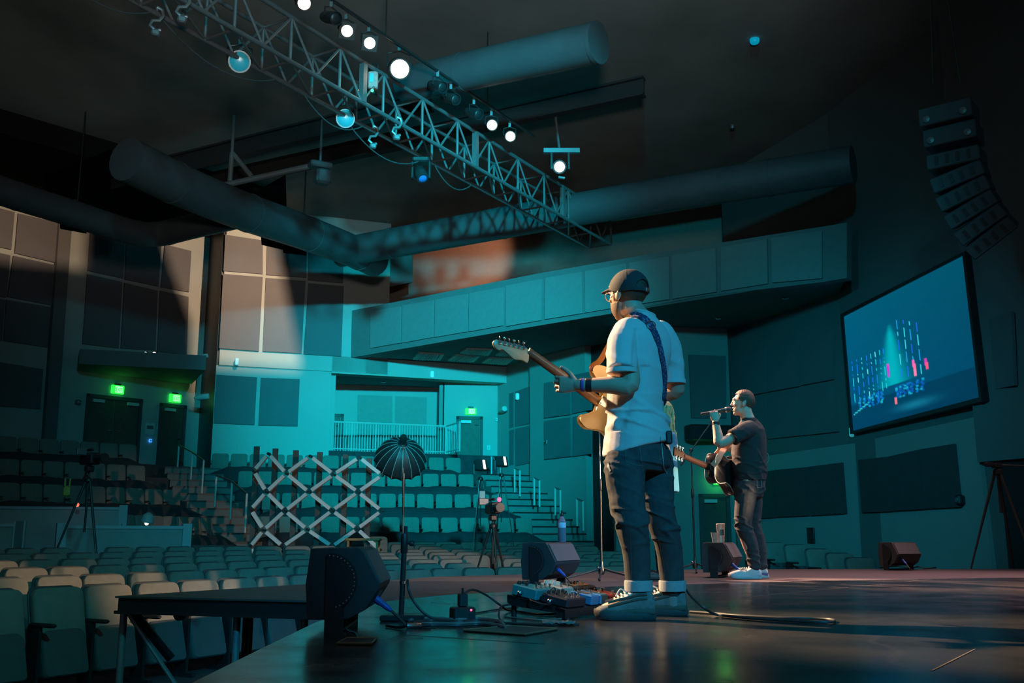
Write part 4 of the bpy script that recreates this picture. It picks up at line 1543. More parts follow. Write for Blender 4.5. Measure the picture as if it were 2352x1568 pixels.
for px, py, h, r, lab in ((1657, 1257, .165, .042, 'taller pale paper cup on third monitor'), (1643, 1257, .088, .036, 'shorter pale paper cup on third monitor')):
    p = PD(px, py, 9.72 if h > .1 else 9.62)
    p.z = .97 * .337 + .001
    t = thing('paper_cup', lab, 'cup', p)
    MB().lathe([(r * .72, 0), (r * .75, .004), (r, h), (r * 1.04, h + .002), (r * 1.04, h + .006), (r * .96, h + .006), (r * .7, .01)], (0, 0, 0), (0, 0, 1), 22).build('cup_wall', cup_m, t, True)
    if h > .1:
        MB().box((.004, -r * .88, h * .58), (.036, .012, .055)).build('printed_mark', mat('cup_print', (.06, .12, .14), .6), t)
        MB().lathe([(r * 1.06, h + .004), (r * 1.06, h + .014), (r * .8, h + .016)], (0, 0, 0), (0, 0, 1), 22).build('lid', white_metal_m, t, True)

# short stand close to the edge
sp_ = PZ(921, 1424)
t = thing('short_stand', 'short thick black stand on rectangular foot beside near monitor', 'stand', sp_)
MB().cbox((.01, .0, .014), (.20, .16, .028), .006).build('foot', blackmetal_m, t)
MB().tube((0, 0, .02), (.008, 0, .31), .0125, None, 16).build('lower_tube', blackmetal_m, t, True)
MB().tube((.008, 0, .30), (.014, 0, .43), .009, None, 12).build('upper_tube', mat('blue_black_tube', (.02, .03, .05), .3, spec=.7), t, True)
m = MB().lathe([(.014, -.03), (.017, -.025), (.017, .05), (.013, .06)], (.008, 0, .335), (0, 0, 1), 14)
m.build('clutch', black_m, t, True)
MB().lathe([(.006, 0), (.006, .012), (.013, .016), (.013, .03), (.010, .034)], (.02, 0, .35), (1, -.2, 0), 12).build('knob', black_m, t, True)
MB().lathe([(.0145, 0), (.0145, .012)], (.004, 0, .165), (0, 0, 1), 14).build('ring', chrome_m, t, True)

# black umbrella softbox far in the house
sb = PD(921, 1046, 20)
pole_base = V((sb.x + .10, sb.y - .25, FLZ))
t = thing('softbox', 'black ribbed umbrella softbox on a light stand before the tiers', 'softbox', V((pole_base.x, pole_base.y, FLZ)))
o0 = t.location.copy()
ax = V((.16, -.74, .58)).normalized()
xx = ax.cross(V((0, 0, 1))).normalized()
yy = ax.cross(xx)
NR = 16
R0, DP = .535, .50
cen = sb - o0 - ax * .16
vs, fs = [], []
PRO = [(1.0, 0.0), (.97, .14), (.89, .34), (.76, .56), (.58, .76), (.38, .90), (.18, .98), (.07, 1.0)]
SUB = 4
for r, h in PRO:
    for j in range(NR * SUB):
        a = 2 * math.pi * j / (NR * SUB)
        lob = 1 - .055 * math.sin(math.pi * (j % SUB) / SUB) * (1 if r > .1 else 0)
        hh = h + (.05 * math.sin(math.pi * (j % SUB) / SUB) if h == 0 else 0)
        vs.append(cen + (xx * math.cos(a) + yy * math.sin(a)) * (R0 * r * lob) + ax * (DP * hh))
q = NR * SUB
for i in range(len(PRO) - 1):
    for j in range(q):
        fs.append((i * q + j, i * q + (j + 1) % q, (i + 1) * q + (j + 1) % q, (i + 1) * q + j))
fs.append(tuple((len(PRO) - 1) * q + j for j in range(q)))
o = MB().add(vs, fs).build('fabric_shell', mat('softbox_fabric', (.02, .022, .025), .5, sheen=.0, bump=.1), t, True)
sl = o.modifiers.new('thick', 'SOLIDIFY')
sl.thickness = .006
rib_m = mat('softbox_rib', (.30, .32, .33), .4)
for k in range(NR):
    a = 2 * math.pi * k / NR
    pts = [cen + (xx * math.cos(a) + yy * math.sin(a)) * (R0 * r + .008) + ax * (DP * h + .004) for r, h in PRO]
    MB().loft(pts, .0065, 5).build('rib', rib_m, t, True)
ap = cen + ax * DP
MB().lathe([(.09, -.02), (.10, .02), (.07, .05), (.07, .20), (.05, .24)], ap, ax, 16).build('light_head', blackmetal_m, t, True)
MB().lathe([(.10, -.015), (.115, 0), (.10, .015)], ap, ax, 18).build('speed_ring', steel_m, t, True)
MB().tube(ap + ax * .08, V((0, 0, 1.75)), .02, None, 8).build('tilt_arm', blackmetal_m, t, True)
MB().tube((0, 0, .12), (0, 0, 1.0), .020, None, 10).build('lower_pole', blackmetal_m, t, True)
MB().tube((0, 0, .95), (0, 0, ap.z - .05), .014, None, 10).build('upper_pole', steel_m, t, True)
MB().cbox((.05, -.03, 1.05), (.1, .08, .22), .02).build('ballast_box', black_m, t)
for k in range(3):
    a = math.radians(90 + 120 * k)
    MB().tube((0, 0, .55), (math.cos(a) * .55, math.sin(a) * .55, .012), .012, None, 8).build('leg', blackmetal_m, t, True)

# zigzag lattice set piece
LD = 19.0
rows_ = [[(616, 1041.5), (712, 1047), (825, 1050)], [(582, 1081), (657, 1087), (766, 1089), (877, 1091)], [(611, 1129.5), (709, 1129.5), (822, 1129.5)],
         [(575, 1170), (654, 1172.6), (762.5, 1172), (876, 1172.6)], [(605, 1217), (705, 1215.6), (820, 1214)], [(573, 1256), (649, 1254.5), (762.5, 1254.5), (872, 1262)],
         [(603, 1296), (703, 1296), (819, 1297)]]
lo = PD(725, 1200, LD)
lo.z = FLZ
t = thing('lattice_screen', 'white zigzag diamond lattice screen standing before the stairs', 'lattice screen', lo)
slat_m = mat('white_slat', (.74, .72, .72), .5, var=.05)
post_m = mat('dark_timber_post', (.10, .08, .075), .7, var=.15)


def slat(p, q, D=LD):
    a, b = PD(*p, D) - lo, PD(*q, D) - lo
    d = (b - a).normalized()
    a, b = a + d * .06, b - d * .06
    s = d.cross(V((0, 1, 0))).normalized()
    m = MB()
    m.prism([a + s * .033, b + s * .033, b - s * .033, a - s * .033], V((0, .09, 0)))
    m.build('slat', slat_m, t)


for i in range(len(rows_) - 1):
    A, B = rows_[i], rows_[i + 1]
    if len(A) == 3:
        for k in range(3):
            slat(A[k], B[k])
            slat(A[k], B[k + 1])
    else:
        for k in range(3):
            slat(A[k], B[k])
            slat(A[k + 1], B[k])
for r in rows_:
    for p in r:
        q = PD(*p, LD) - lo
        MB().tube(q + V((0, -.01, 0)), q + V((0, .12, 0)), .030, None, 10).build('hinge_joint', blackmetal_m, t, True)
for x, y in ((590, 1025), (633, 1030), (680, 1034), (735, 1038), (794, 1043), (848, 1052)):
    q = PD(x, y, LD + .45) - lo
    MB().box((q.x, q.y, q.z / 2), (.10, .07, q.z)).build('post', post_m, t)
MB().box((0, .5, .06), (2.5, .3, .12)).build('floor_beam', post_m, t)
MB().box((0, .30, 1.0), (2.4, .30, .06)).build('tie_rail', post_m, t)

# tall wooden table beside the lattice
p = PD(836, 1236, 18.2)
t = thing('side_table', 'tall narrow wooden table glowing orange beside lattice', 'table', V((p.x, p.y, FLZ)))
h = p.z - FLZ
wood_m = mat('orange_wood', (.42, .19, .07), .5, var=.2, scale=10)
MB().cbox((0, 0, h - .02), (.62, .42, .045), .008).build('tabletop', wood_m, t)
for sx_ in (-1, 1):
    for sy_ in (-1, 1):
        MB().box((sx_ * .26, sy_ * .16, (h - .04) / 2), (.035, .035, h - .04)).build('leg', wood_m, t)


def tripod(name, label, cat, p, head_z, spread, build_head, zf=FLZ, rz=0.3, mm=None, r=.016):
    t = thing(name, label, cat, V((p.x, p.y, zf)), rz)
    mm = mm or blackmetal_m
    H = head_z - zf
    for k in range(3):
        a = math.radians(30 + 120 * k)
        d = V((math.cos(a), math.sin(a), 0))
        MB().loft([V((0, 0, H * .93)) + d * .04, V((0, 0, H * .5)) + d * (.04 + (spread - .04) * .47), d * spread + V((0, 0, .01))], [r * 1.3, r, r * .7], 8).build('leg', mm, t, True)
    MB().tube((0, 0, H * .55), (0, 0, H), r * 1.1, None, 10).build('center_column', mm, t, True)
    MB().lathe([(.03, 0), (.06, .02), (.06, .06), (.03, .08)], (0, 0, H * .92), (0, 0, 1), 12).build('spider', mm, t, True)
    build_head(t, H)
    return t


red_m = mat('tally_red', (1, .05, .1), .4, emit=(1, .06, .14), es=4)
def cam_head(t, H):
    MB().cbox((0, 0, H + .05), (.12, .14, .10), .02).build('fluid_head', blackmetal_m, t)
    MB().cbox((0, 0, H + .20), (.17, .36, .18), .02).build('camera_body', black_m, t)
    MB().lathe([(.05, 0), (.06, .02), (.06, .18), (.07, .2), (.07, .25)], (0, -.17, H + .2), (0, -1, 0), 16).build('lens', blackmetal_m, t, True)
    MB().cbox((-.16, -.02, H + .30), (.16, .05, .11), .01).build('monitor', steel_m, t)
    MB().cbox((0, .05, H + .34), (.04, .26, .04), .01).build('top_handle', blackmetal_m, t)
    MB().tube((.06, .12, H + .05), (.18, .55, H - .12), .012).build('pan_bar', blackmetal_m, t, True)


def cam_head_red(t, H):
    cam_head(t, H)
    MB().ball((.05, -.19, H + .33), .035, None, 10, 8).build('tally_lamp', red_m, t, True)
    MB().cbox((-.18, .02, H + .36), (.10, .08, .22), .01).build('receiver', mat('cyan_receiver', (.15, .5, .55), .5), t)


p = PD(1132, 1196, 15.8)
tripod('video_camera', 'video camera on tripod with a red tally light below the tiers', 'video camera', p, p.z, .48, cam_head_red, FLZ + .1)
p = PD(205, 1084, 15.2)
tripod('video_camera', 'tall video camera on tripod standing among the near seats', 'video camera', p, p.z, .62, cam_head, FLZ + .3, .9)
p = PD(2290, 1073, 11.9)


def arm_head(t, H):
    MB().cbox((0, 0, H + .02), (.12, .08, .06), .01).build('head_block', blackmetal_m, t)
    MB().tube((0, 0, H + .03), (.55, -.1, H + .02), .012).build('side_arm', steel_m, t, True)
    MB().cbox((-.12, 0, H + .03), (.14, .05, .05), .01).build('counterweight', blackmetal_m, t)


tripod('tripod_stand', 'dark tripod stand with a side arm by the right wing', 'stand', p, p.z, .40, arm_head, 0.0, .4)


def panel_head(t, H):
    R = Matrix.Rotation(.35, 3, 'X')
    MB().cbox((0, 0, H + .12), (.27, .09, .24), .02, R).build('lamp_housing', black_m, t)
    m = MB()
    MB().box(V((0, 0, H + .12)) + R @ V((-.06, .05, 0)), (.05, .01, .2), R).build('lamp_strip', mat('work_lamp_glow', (1, .8, .6), .4, emit=(1, .72, .48), es=2.0), t)
    MB().cbox((.16, 0, H + .04), (.03, .05, .2), .006).build('yoke', steel_m, t)


def panel_stand(px, py, D, lab, rz):
    p = PD(px, py, D)
    t = tripod('work_light', lab, 'work light', p, p.z, .4, panel_head, FLZ + .2, rz, None, .010)
    return t


panel_stand(1104, 1082, 20.5, 'first black panel work light on stand, lower of two by tiers', 3.6)
panel_stand(1152, 1073, 21.5, 'second black panel work light on stand, higher one by tiers', 3.6)

# control desk half walls in the house
hw_m = mat('half_wall_paint', (.30, .29, .28), .8, var=.06)
cap_m = mat('half_wall_cap', (.38, .40, .42), .6)
for nm, p0, p1, D0, D1, zb, lab, posts in (('half_wall', (-60, 1160), (284, 1166), 18.6, 19.4, -.1, 'pale capped half wall at control desk under tier seats', (284,)),
                                           ('half_wall', (140, 1209), (432, 1205), 16.4, 17.4, FLZ, 'lower grey half wall with bright end post behind floor seats', (142, 430)),
                                           ('half_wall', (-60, 1202), (34, 1202), 16.2, 16.4, FLZ, 'dark half wall piece at picture edge with bright post', (44, 60))):
    a, b = PD(*p0, D0), PD(*p1, D1)
    zt = (a.z + b.z) / 2
    c = V((a.x, a.y, zb))
    t = thing(nm, lab, 'half wall', c)
    d = V((b.x - a.x, b.y - a.y, 0))
    u = d.normalized()
    n = V((-u.y, u.x, 0))
    MB().prism([V((0, 0, 0)), d, d + n * .14, n * .14], (0, 0, zt - zb - .05)).build('wall_body', hw_m if D0 < 18 else mat('half_wall_teal', (.34, .34, .33), .8), t)
    MB().prism([-n * .02 + V((0, 0, zt - zb - .05)), d - n * .02 + V((0, 0, zt - zb - .05)), d + n * .16 + V((0, 0, zt - zb - .05)), n * .16 + V((0, 0, zt - zb - .05))], (0, 0, .05)).build('cap_rail', cap_m, t)
    for px in posts:
        f = min(1.15, max(0, (px - p0[0]) / (p1[0] - p0[0])))
        q = d * f
        MB().box(q + n * .05 + V((0, 0, (zt - zb) / 2 + .02)), (.15, .18, zt - zb + .04), Matrix.Rotation(math.atan2(u.y, u.x), 3, 'Z')).build('end_post', cap_m, t)
# desk lamp glowing behind the lower half wall
p = PD(338, 1204, 17.6)
t = thing('desk_lamp', 'pale round desk lamp glowing just above lower half wall', 'lamp', V((p.x, p.y, -.1)))
hz = p.z + .1
MB().lathe([(.10, 0), (.09, .02), (.012, .03)], (0, 0, 0), (0, 0, 1), 14).build('base', blackmetal_m, t, True)
MB().tube((0, 0, .02), (0, 0, hz + .1), .012).build('stem', blackmetal_m, t, True)
MB().lathe([(.11, -.06), (.115, -.02), (.09, .08), (.03, .13)], (0, 0, hz + .08), (.15, .1, 1), 16).build('lamp_shade', mat('lamp_shade_grey', (.34, .36, .36), .6), t, True)
MB().ball((0, -.03, hz + .02), .035, None, 10, 8).build('bulb', lampw_m, t, True)
MB().box((0, .62, -.35), (2.6, .6, .06)).build('desk_top', post_m, tag(thing('control_desk', 'dark control desk behind the lower half wall', 'desk', V((p.x, p.y, .55))), None))
dk = bpy.data.objects['control_desk']
for s in (-1.2, 1.2):
    MB().box((s, .62, -.97), (.06, .55, 1.18)).build('side_panel', post_m, dk)
p = PD(0, 1150, 18.0)
# small yellow bag hanging by the left camera, red power lamp
p = PD(153, 1128, 14.9)
t = thing('tool_pouch', 'small yellow pouch hanging beside the left video camera', 'pouch', p)
yel_m = mat('yellow_pouch', (.50, .36, .08), .7, var=.2, scale=30)
MB().cbox((0, 0, 0), (.10, .05, .15), .02).build('pouch_body', yel_m, t)
for s in (-.03, .035):
    MB().tube((s, 0, .07), (s * 1.2, 0, .19), .012).build('tool_handle', yel_m, t)
t = tag(MB().ball((0, 0, 0), .04, None, 10, 8).build('indicator_lamp', mat('red_indicator', (1, .1, .05), .4, emit=(1, .1, .05), es=2.5), None, True), 'tiny red lamp glowing on the pale half wall', 'indicator lamp')
t.location = PD(177, 1159, 18.75)

# portable deck beside the stage -----------------------------------------------------
dp = [V((-2.60, 6.72, 0)), V((-.985, 6.17, 0)), V((-1.10, 7.17, 0)), V((-1.50, 8.25, 0)), V((-1.70, 8.40, 0))]
t = thing('portable_deck', 'brown-topped portable stage deck on metal legs beside stage', 'stage deck', V((dp[0].x, dp[0].y, FLZ)))
o0 = t.location
MB().prism([p - o0 + V((0, 0, -.012)) for p in dp], (0, 0, .012)).build('deck_top', apron_m, t)
inset = [dp[0] + V((.02, .01, 0)), dp[1] + V((0, .02, 0)), dp[2], dp[3], dp[4] + V((0, -.02, 0))]
MB().prism([p - o0 + V((0, 0, -.105)) for p in inset], (0, 0, .091)).build('deck_frame', black_m, t)
MB().prism([p - o0 + V((0, 0, -.112)) for p in dp[:2]] + [dp[1] - o0 + V((0, .03, -.112)), dp[0] - o0 + V((.02, .03, -.112))], (0, 0, .02)).build('edge_rail', blackmetal_m, t)
galv_m = mat('galvanised_leg', (.30, .34, .36), .4, metal=.5, var=.1, scale=30)
legs = [PY(285, 1405, 6.85), PY(545, 1412, 6.6), PD(566, 1405, 7.2), PD(576, 1405, 7.9), PY(700, 1405, 6.45)]
for p, mm in zip(legs, (galv_m, galv_m, blackmetal_m, blackmetal_m, galv_m)):
    MB().tube(V((p.x, p.y, FLZ)) - o0, V((p.x, p.y, -.1)) - o0, .024, None, 10).build('leg', mm, t, True)
a = V((legs[0].x, legs[0].y, -.12)) - o0
b = V((legs[0].x + .62, legs[0].y - .12, FLZ + .12)) - o0
MB().tube(a + V((.03, 0, 0)), b, .015, None, 8).build('diagonal_brace', galv_m, t, True)
MB().tube(V((legs[0].x + .05, legs[0].y, -.10)) - o0, V((legs[0].x + .3, legs[0].y + .1, -.42)) - o0, .03, None, 8).build('folding_strut', blackmetal_m, t, True)
MB().lathe([(.04, 0), (.04, .02)], V((legs[0].x + .42, legs[0].y - .14, -.115)) - o0, (0, -1, 0), 14).build('latch', black_m, t, True)

# floor pockets -----------------------------------------------------------------------
plate_m = mat('floor_plate_paint', (.045, .042, .04), .5, var=.2, scale=20)
for pix, lab in (([(774, 1480), (796, 1468), (866, 1468), (852, 1481)], 'small square floor hatch plate in front of near monitor'),
                 ([(1064, 1449), (1170, 1440), (1280, 1446), (1206, 1459)], 'larger floor hatch plate with cables running into it')):
    pts = [PZ(x, y, .002) for x, y in pix]
    c = sum(pts, V()) / 4
    t = thing('floor_hatch', lab, 'floor hatch', V((c.x, c.y, 0)))
    MB().prism([V((p.x - c.x, p.y - c.y, .001)) for p in pts], (0, 0, .006)).build('plate', plate_m, t)
    m = MB()
    for i in range(4):
        a, b = pts[i] - c, pts[(i + 1) % 4] - c
        m.tube(V((a.x, a.y, .007)), V((b.x, b.y, .007)), .004, None, 6)
    m.build('frame', mat('brass_edge', (.30, .22, .13), .4, metal=.4), t)

# pedalboard ---------------------------------------------------------------------------
F0 = V((.247, 4.80, 0))
rz = math.atan2(.82, .57)          # local x runs along the front edge, local y to the back
pb_t = thing('pedalboard', 'black sloped pedalboard at the guitarist feet', 'pedalboard', F0, rz)
PBW, PBD, HF, HB = .60, .33, .046, .105
slope = math.atan2(HB - HF, PBD)
m = MB()
side = [(0, .006), (0, HF), (PBD, HB), (PBD, HB - .035), (PBD - .02, HB - .05), (.05, .03), (.05, .006)]
for x in (0, PBW - .014):
    m2 = MB()
    m2.prism([V((x, y, z)) for y, z in side], (.014, 0, 0))
    m2.build('side_rail', black_m, pb_t)
for k in range(5):
    y0 = .002 + k * .068
    z0 = HF + (HB - HF) * y0 / PBD
    MB().prism([V((0, y0, z0)), V((0, y0 + .052, z0 + .052 * math.tan(slope))), V((0, y0 + .052, z0 + .052 * math.tan(slope) - .016)), V((0, y0, z0 - .016))], (PBW, 0, 0)).build('top_slat', black_m, pb_t)
MB().box((PBW / 2, .006, HF / 2 + .002), (PBW, .010, HF - .012)).build('front_lip', blackmetal_m, pb_t)
for x in (.03, PBW - .03):
    for y, z in ((.02, .006), (PBD - .02, HB - .045)):
        MB().lathe([(.014, 0), (.012, z if y > .1 else .008)], (x, y, 0), (0, 0, 1), 10).build('rubber_foot', black_m, pb_t, True)
chrome2_m = mat('knob_chrome', (.6, .6, .62), .25, metal=1.0)
knob_dark_m = mat('knob_black', (.02, .02, .022), .4)
knob_clear_m = mat('knob_cream', (.75, .66, .55), .3)
RB = Matrix.Rotation(rz, 3, 'Z') @ Matrix.Rotation(slope, 3, 'X')


def pedal(x, y, w, d, h, col, label, knobs, switches, kcol=None, rough=.4, led=None, top=None):
    z = HF + (HB - HF) * y / PBD
    loc = F0 + Matrix.Rotation(rz, 3, 'Z') @ V((x, y, z + .001))
    t = bpy.data.objects.new('effects_pedal', None)
    C.objects.link(t)
    t.location = loc
    t.rotation_euler = RB.to_euler()
    tag(t, label, 'effects pedal', 'pedals on the pedalboard')
    MB().cbox((w / 2, d / 2, h / 2), (w, d, h), .006).build('casing', mat('pedal_' + label.split()[0] + label.split()[1], col, rough, var=.05), t)
    if top:
        MB().box((w / 2, d * .6, h + .001), (w * .84, d * .6, .002)).build('face_plate', mat('pedal_plate_' + label.split()[0] + label.split()[1], top, .5), t)
    for kx, ky, kr in knobs:
        MB().lathe([(kr, 0), (kr * .95, .012), (kr * .8, .015)], (kx * w, ky * d, h), (0, 0, 1), 12).build('knob', kcol or knob_dark_m, t, True)
    for sx_, sy_ in switches:
        MB().lathe([(.009, 0), (.009, .004), (.005, .005), (.005, .014), (.007, .015), (.007, .021)], (sx_ * w, sy_ * d, h), (0, 0, 1), 10).build('footswitch', chrome2_m, t, True)
    if led:
        MB().ball((led[0] * w, led[1] * d, h + .001), .004, None, 8, 6).build('led', red_m, t, True)
    m = MB()
    MB().lathe([(.007, -.004), (.007, .012), (.010, .013), (.010, .030), (.006, .034)], (-.001, d * .55, h * .45), (-1, 0, 0), 10).build('jack_plug', chrome2_m, t, True)
    return t


pedal(.015, .175, .125, .145, .055, (.03, .28, .30), 'teal big pedal at near rear corner of the pedalboard', [(.2, .85, .011), (.5, .85, .011), (.8, .85, .011), (.3, .6, .008)], [(.2, .15), (.5, .15), (.8, .15)], led=(.5, .3))
pedal(.03, .010, .175, .150, .044, (.035, .03, .04), 'charcoal double pedal at the near front of pedalboard', [(.15, .85, .010), (.4, .85, .010), (.65, .85, .010), (.88, .85, .010), (.28, .62, .008), (.72, .62, .008)], [(.2, .18), (.5, .18), (.8, .18)])
pedal(.165, .200, .075, .12, .045, (.05, .38, .36), 'small green-teal pedal behind the charcoal one', [(.3, .8, .008), (.7, .8, .008)], [(.5, .2)])
pedal(.255, .180, .115, .14, .05, (.60, .50, .42), 'cream pedal with four pale knobs at mid rear', [(.2, .82, .013), (.5, .82, .013), (.8, .82, .013), (.35, .55, .012), (.7, .55, .012)], [(.25, .2), (.75, .2)], knob_clear_m)
pedal(.255, .008, .072, .13, .05, (.06, .26, .50), 'slim blue pedal with notched front edge beside charcoal', [(.3, .85, .007), (.7, .85, .007)], [(.5, .25)], top=(.12, .1, .1))
pedal(.345, .008, .072, .13, .05, (.08, .30, .55), 'second slim blue pedal, next to the shoe', [(.3, .85, .007), (.7, .85, .007)], [(.5, .25)], top=(.12, .1, .1))
pedal(.43, .012, .15, .13, .04, (.30, .04, .03), 'red pedal half hidden behind the shoe', [(.25, .8, .009), (.7, .8, .009)], [(.5, .2)])
pedal(.39, .175, .20, .10, .05, (.03, .03, .032), 'long black pedal with orange end at far rear', [(.1, .7, .007), (.25, .7, .007), (.4, .7, .007), (.55, .7, .007)], [(.2, .25), (.45, .25)], top=(.40, .19, .08))
# glass slide-like jack and short patch leads beside the board
for i, pts in enumerate((((.012, .20, .09), (-.03, .17, .085), (-.035, .10, .07), (.025, .085, .07)), ((.14, .19, .11), (.18, .175, .135), (.22, .19, .11), (.24, .21, .10)), ((.2, .1, .09), (.235, .09, .11), (.25, .07, .09)))):
    P3 = [Matrix.Rotation(rz, 3, 'Z') @ V(p) for p in pts]
    o = MB().loft(smooth_path([p - P3[0] for p in P3], 24), .0035, 6).build('patch_cable', cable_m, None, True)
    o.location = F0 + P3[0]
    tag(o, ('short patch lead curling off near side of pedalboard', 'short patch lead between rear pedals', 'short patch lead between charcoal and slim blue pedals')[i], 'cable', 'patch leads')

# power box with an adaptor
p = PZ(1062, 1424)
t = thing('power_box', 'small black power box on stage floor left of pedalboard', 'power box', p, .3)
MB().cbox((0, 0, .030), (.105, .09, .060), .006).build('casing', black_m, t)
MB().ball((.03, -.045, .048), .005, None, 8, 6).build('pilot_lamp', red_m, t, True)
MB().box((.035, -.046, .02), (.03, .004, .025)).build('socket', blackmetal_m, t)
t2 = thing('power_adaptor', 'black plug-in adaptor standing in the power box', 'adaptor', p + V((.0, .005, .0605)), .3)
MB().cbox((0, 0, .030), (.042, .04, .060), .005).build('adaptor_body', black_m, t2)
MB().lathe([(.006, 0), (.005, .025)], (0, 0, .06), (0, 0, 1), 8).build('strain_relief', black_m, t2, True)


def cable(px_pts, r, label, z=None, m=cable_m, name='stage_cable', group=None, ends=True):
    pts = []
    for q in px_pts:
        if len(q) == 2:
            pts.append(PZ(q[0], q[1], r + .001))
        else:
            pts.append(PY(q[0], q[1], q[2]))
    pts = smooth_path(pts, 14 * (len(pts) - 1))
    for q in pts:
        q.z = max(q.z, r + .0005)
    o0 = pts[0].copy()
    o = MB().loft([q - o0 for q in pts], r, 8).build(name, m, None, True)
    o.location = o0
    return tag(o, label, 'cable', group)


base = PZ(1066, 1420)
Y0 = base.y + .0
cable([(1066, 1382, Y0), (1068, 1362, Y0), (1088, 1354, Y0 + .05), (1120, 1368, Y0 + .12), (1150, 1390, Y0 + .16), (1172, 1402), (1240, 1410), (1300, 1408)], .0055, 'black lead arching from the adaptor to the pedalboard')
cable([(936, 1330, 4.75), (938, 1352, 4.75), (950, 1380, 4.72), (975, 1408, 4.72), (1010, 1424), (1080, 1428), (1150, 1430), (1200, 1432), (1260, 1434), (1330, 1433)], .006, 'long black lead hanging from short stand and running right')
cable([(1169, 1388, 4.93), (1152, 1392, 4.88), (1146, 1406, 4.84), (1148, 1422, 4.8), (1160, 1434)], .005, 'thin grey lead looping off the pedalboard to the hatch')
grey_m = mat('grey_cable', (.16, .14, .125), .5)
for i, yy_ in enumerate((1421, 1426, 1431, 1435)):
    cable([(940 + 8 * i, yy_ + 3), (990, yy_ - 2 + i), (1050, yy_ + 1), (1100, yy_ - 1), (1138, yy_ + 3), (1152, yy_ + 8 - i), (1160, 1442)], .007, 'cable of the taped loom by the hatch, %s from the back' % ORD[i], m=(grey_m if i in (0, 2) else cable_m), group='loom of cables')
p0, p1 = PZ(934, 1437, .013), PZ(966, 1436, .013)
t = thing('cable_connector', 'silver microphone connector lying at the loom end', 'connector', p0)
MB().lathe([(.008, -.002), (.0125, 0), (.0125, (p1 - p0).length), (.009, (p1 - p0).length + .004)], (0, 0, 0), p1 - p0, 14).build('barrel', chrome2_m, t, True)
MB().lathe([(.010, 0), (.007, .045)], p1 - p0, p1 - p0, 10).build('boot', black_m, t, True)
cable([(1160, 1416), (1200, 1420), (1240, 1423), (1290, 1421)], .004, 'thin pale lead lying before the pedalboard', m=grey_m)
cable([(1040, 1416), (1090, 1408), (1150, 1398), (1190, 1394)], .004, 'thin lead behind the power box', m=cable_m)
p0, p1 = PZ(1245, 1430, .012), PZ(1322, 1432, .012)
t = thing('plastic_bag', 'crumpled clear cable bag on the floor before the pedalboard', 'bag', p0)
vs, fs = [], []
for i in range(15):
    for j in range(7):
        f, g = i / 14, j / 6
        q = (p1 - p0) * f + V((.0, .05 * (g - .5) * (1.3 - f), .0))
        vs.append(q + V((0, 0, max(-.009, .012 * noise.noise(V((i * .6, j * .8, 2))) + .008 * math.sin(math.pi * g)))))
for i in range(14):
    for j in range(6):
        fs.append((i * 7 + j, i * 7 + j + 1, (i + 1) * 7 + j + 1, (i + 1) * 7 + j))
o = MB().add(vs, fs).build('bag_film', mat('clear_film', (.35, .33, .3), .15, trans=.5), t, True)
o.modifiers.new('thick', 'SOLIDIFY').thickness = .002
cable([(1556, 1338, 5.06), (1573, 1350, 5.05), (1590, 1372, 5.0), (1618, 1396, 4.95), (1650, 1412), (1720, 1419), (1800, 1424), (1870, 1428), (1910, 1428), (1914, 1423), (1880, 1420), (1800, 1418), (1700, 1413), (1640, 1408), (1585, 1404)], .0065, 'black guitar lead looping across the stage behind guitarist')
cable([(2020, 1303), (2060, 1300), (2090, 1304), (2110, 1301), (2125, 1305), (2150, 1303)], .008, 'tangled dark cables beside the farthest monitor')
cable([(795, 1428, 4.28), (793, 1440), (800, 1448), (815, 1452), (822, 1464)], .003, 'thin clear blue tie wire under the near monitor', m=mat('blue_wire', (.1, .4, .5), .3))

# straight thin tape / board seams on the floor
for i, ((x0, y0), (x1, y1)) in enumerate((((920, 1457), (1250, 1478)), ((1700, 1372), (2140, 1330)), ((1990, 1386), (2352, 1390)), ((2140, 1540), (2240, 1490)))):
    a, b = PZ(x0, y0, .0008), PZ(x1, y1, .0008)
    d = (b - a).normalized()
    n = V((-d.y, d.x, 0))
    struct(MB().prism([a - n * .003, b - n * .003, b + n * .003, a + n * .003], (0, 0, .0008)).build('trim_%d' % (i + 10), mat('floor_seam', (.14, .12, .11), .6)))

# microphone stands ---------------------------------------------------------------------


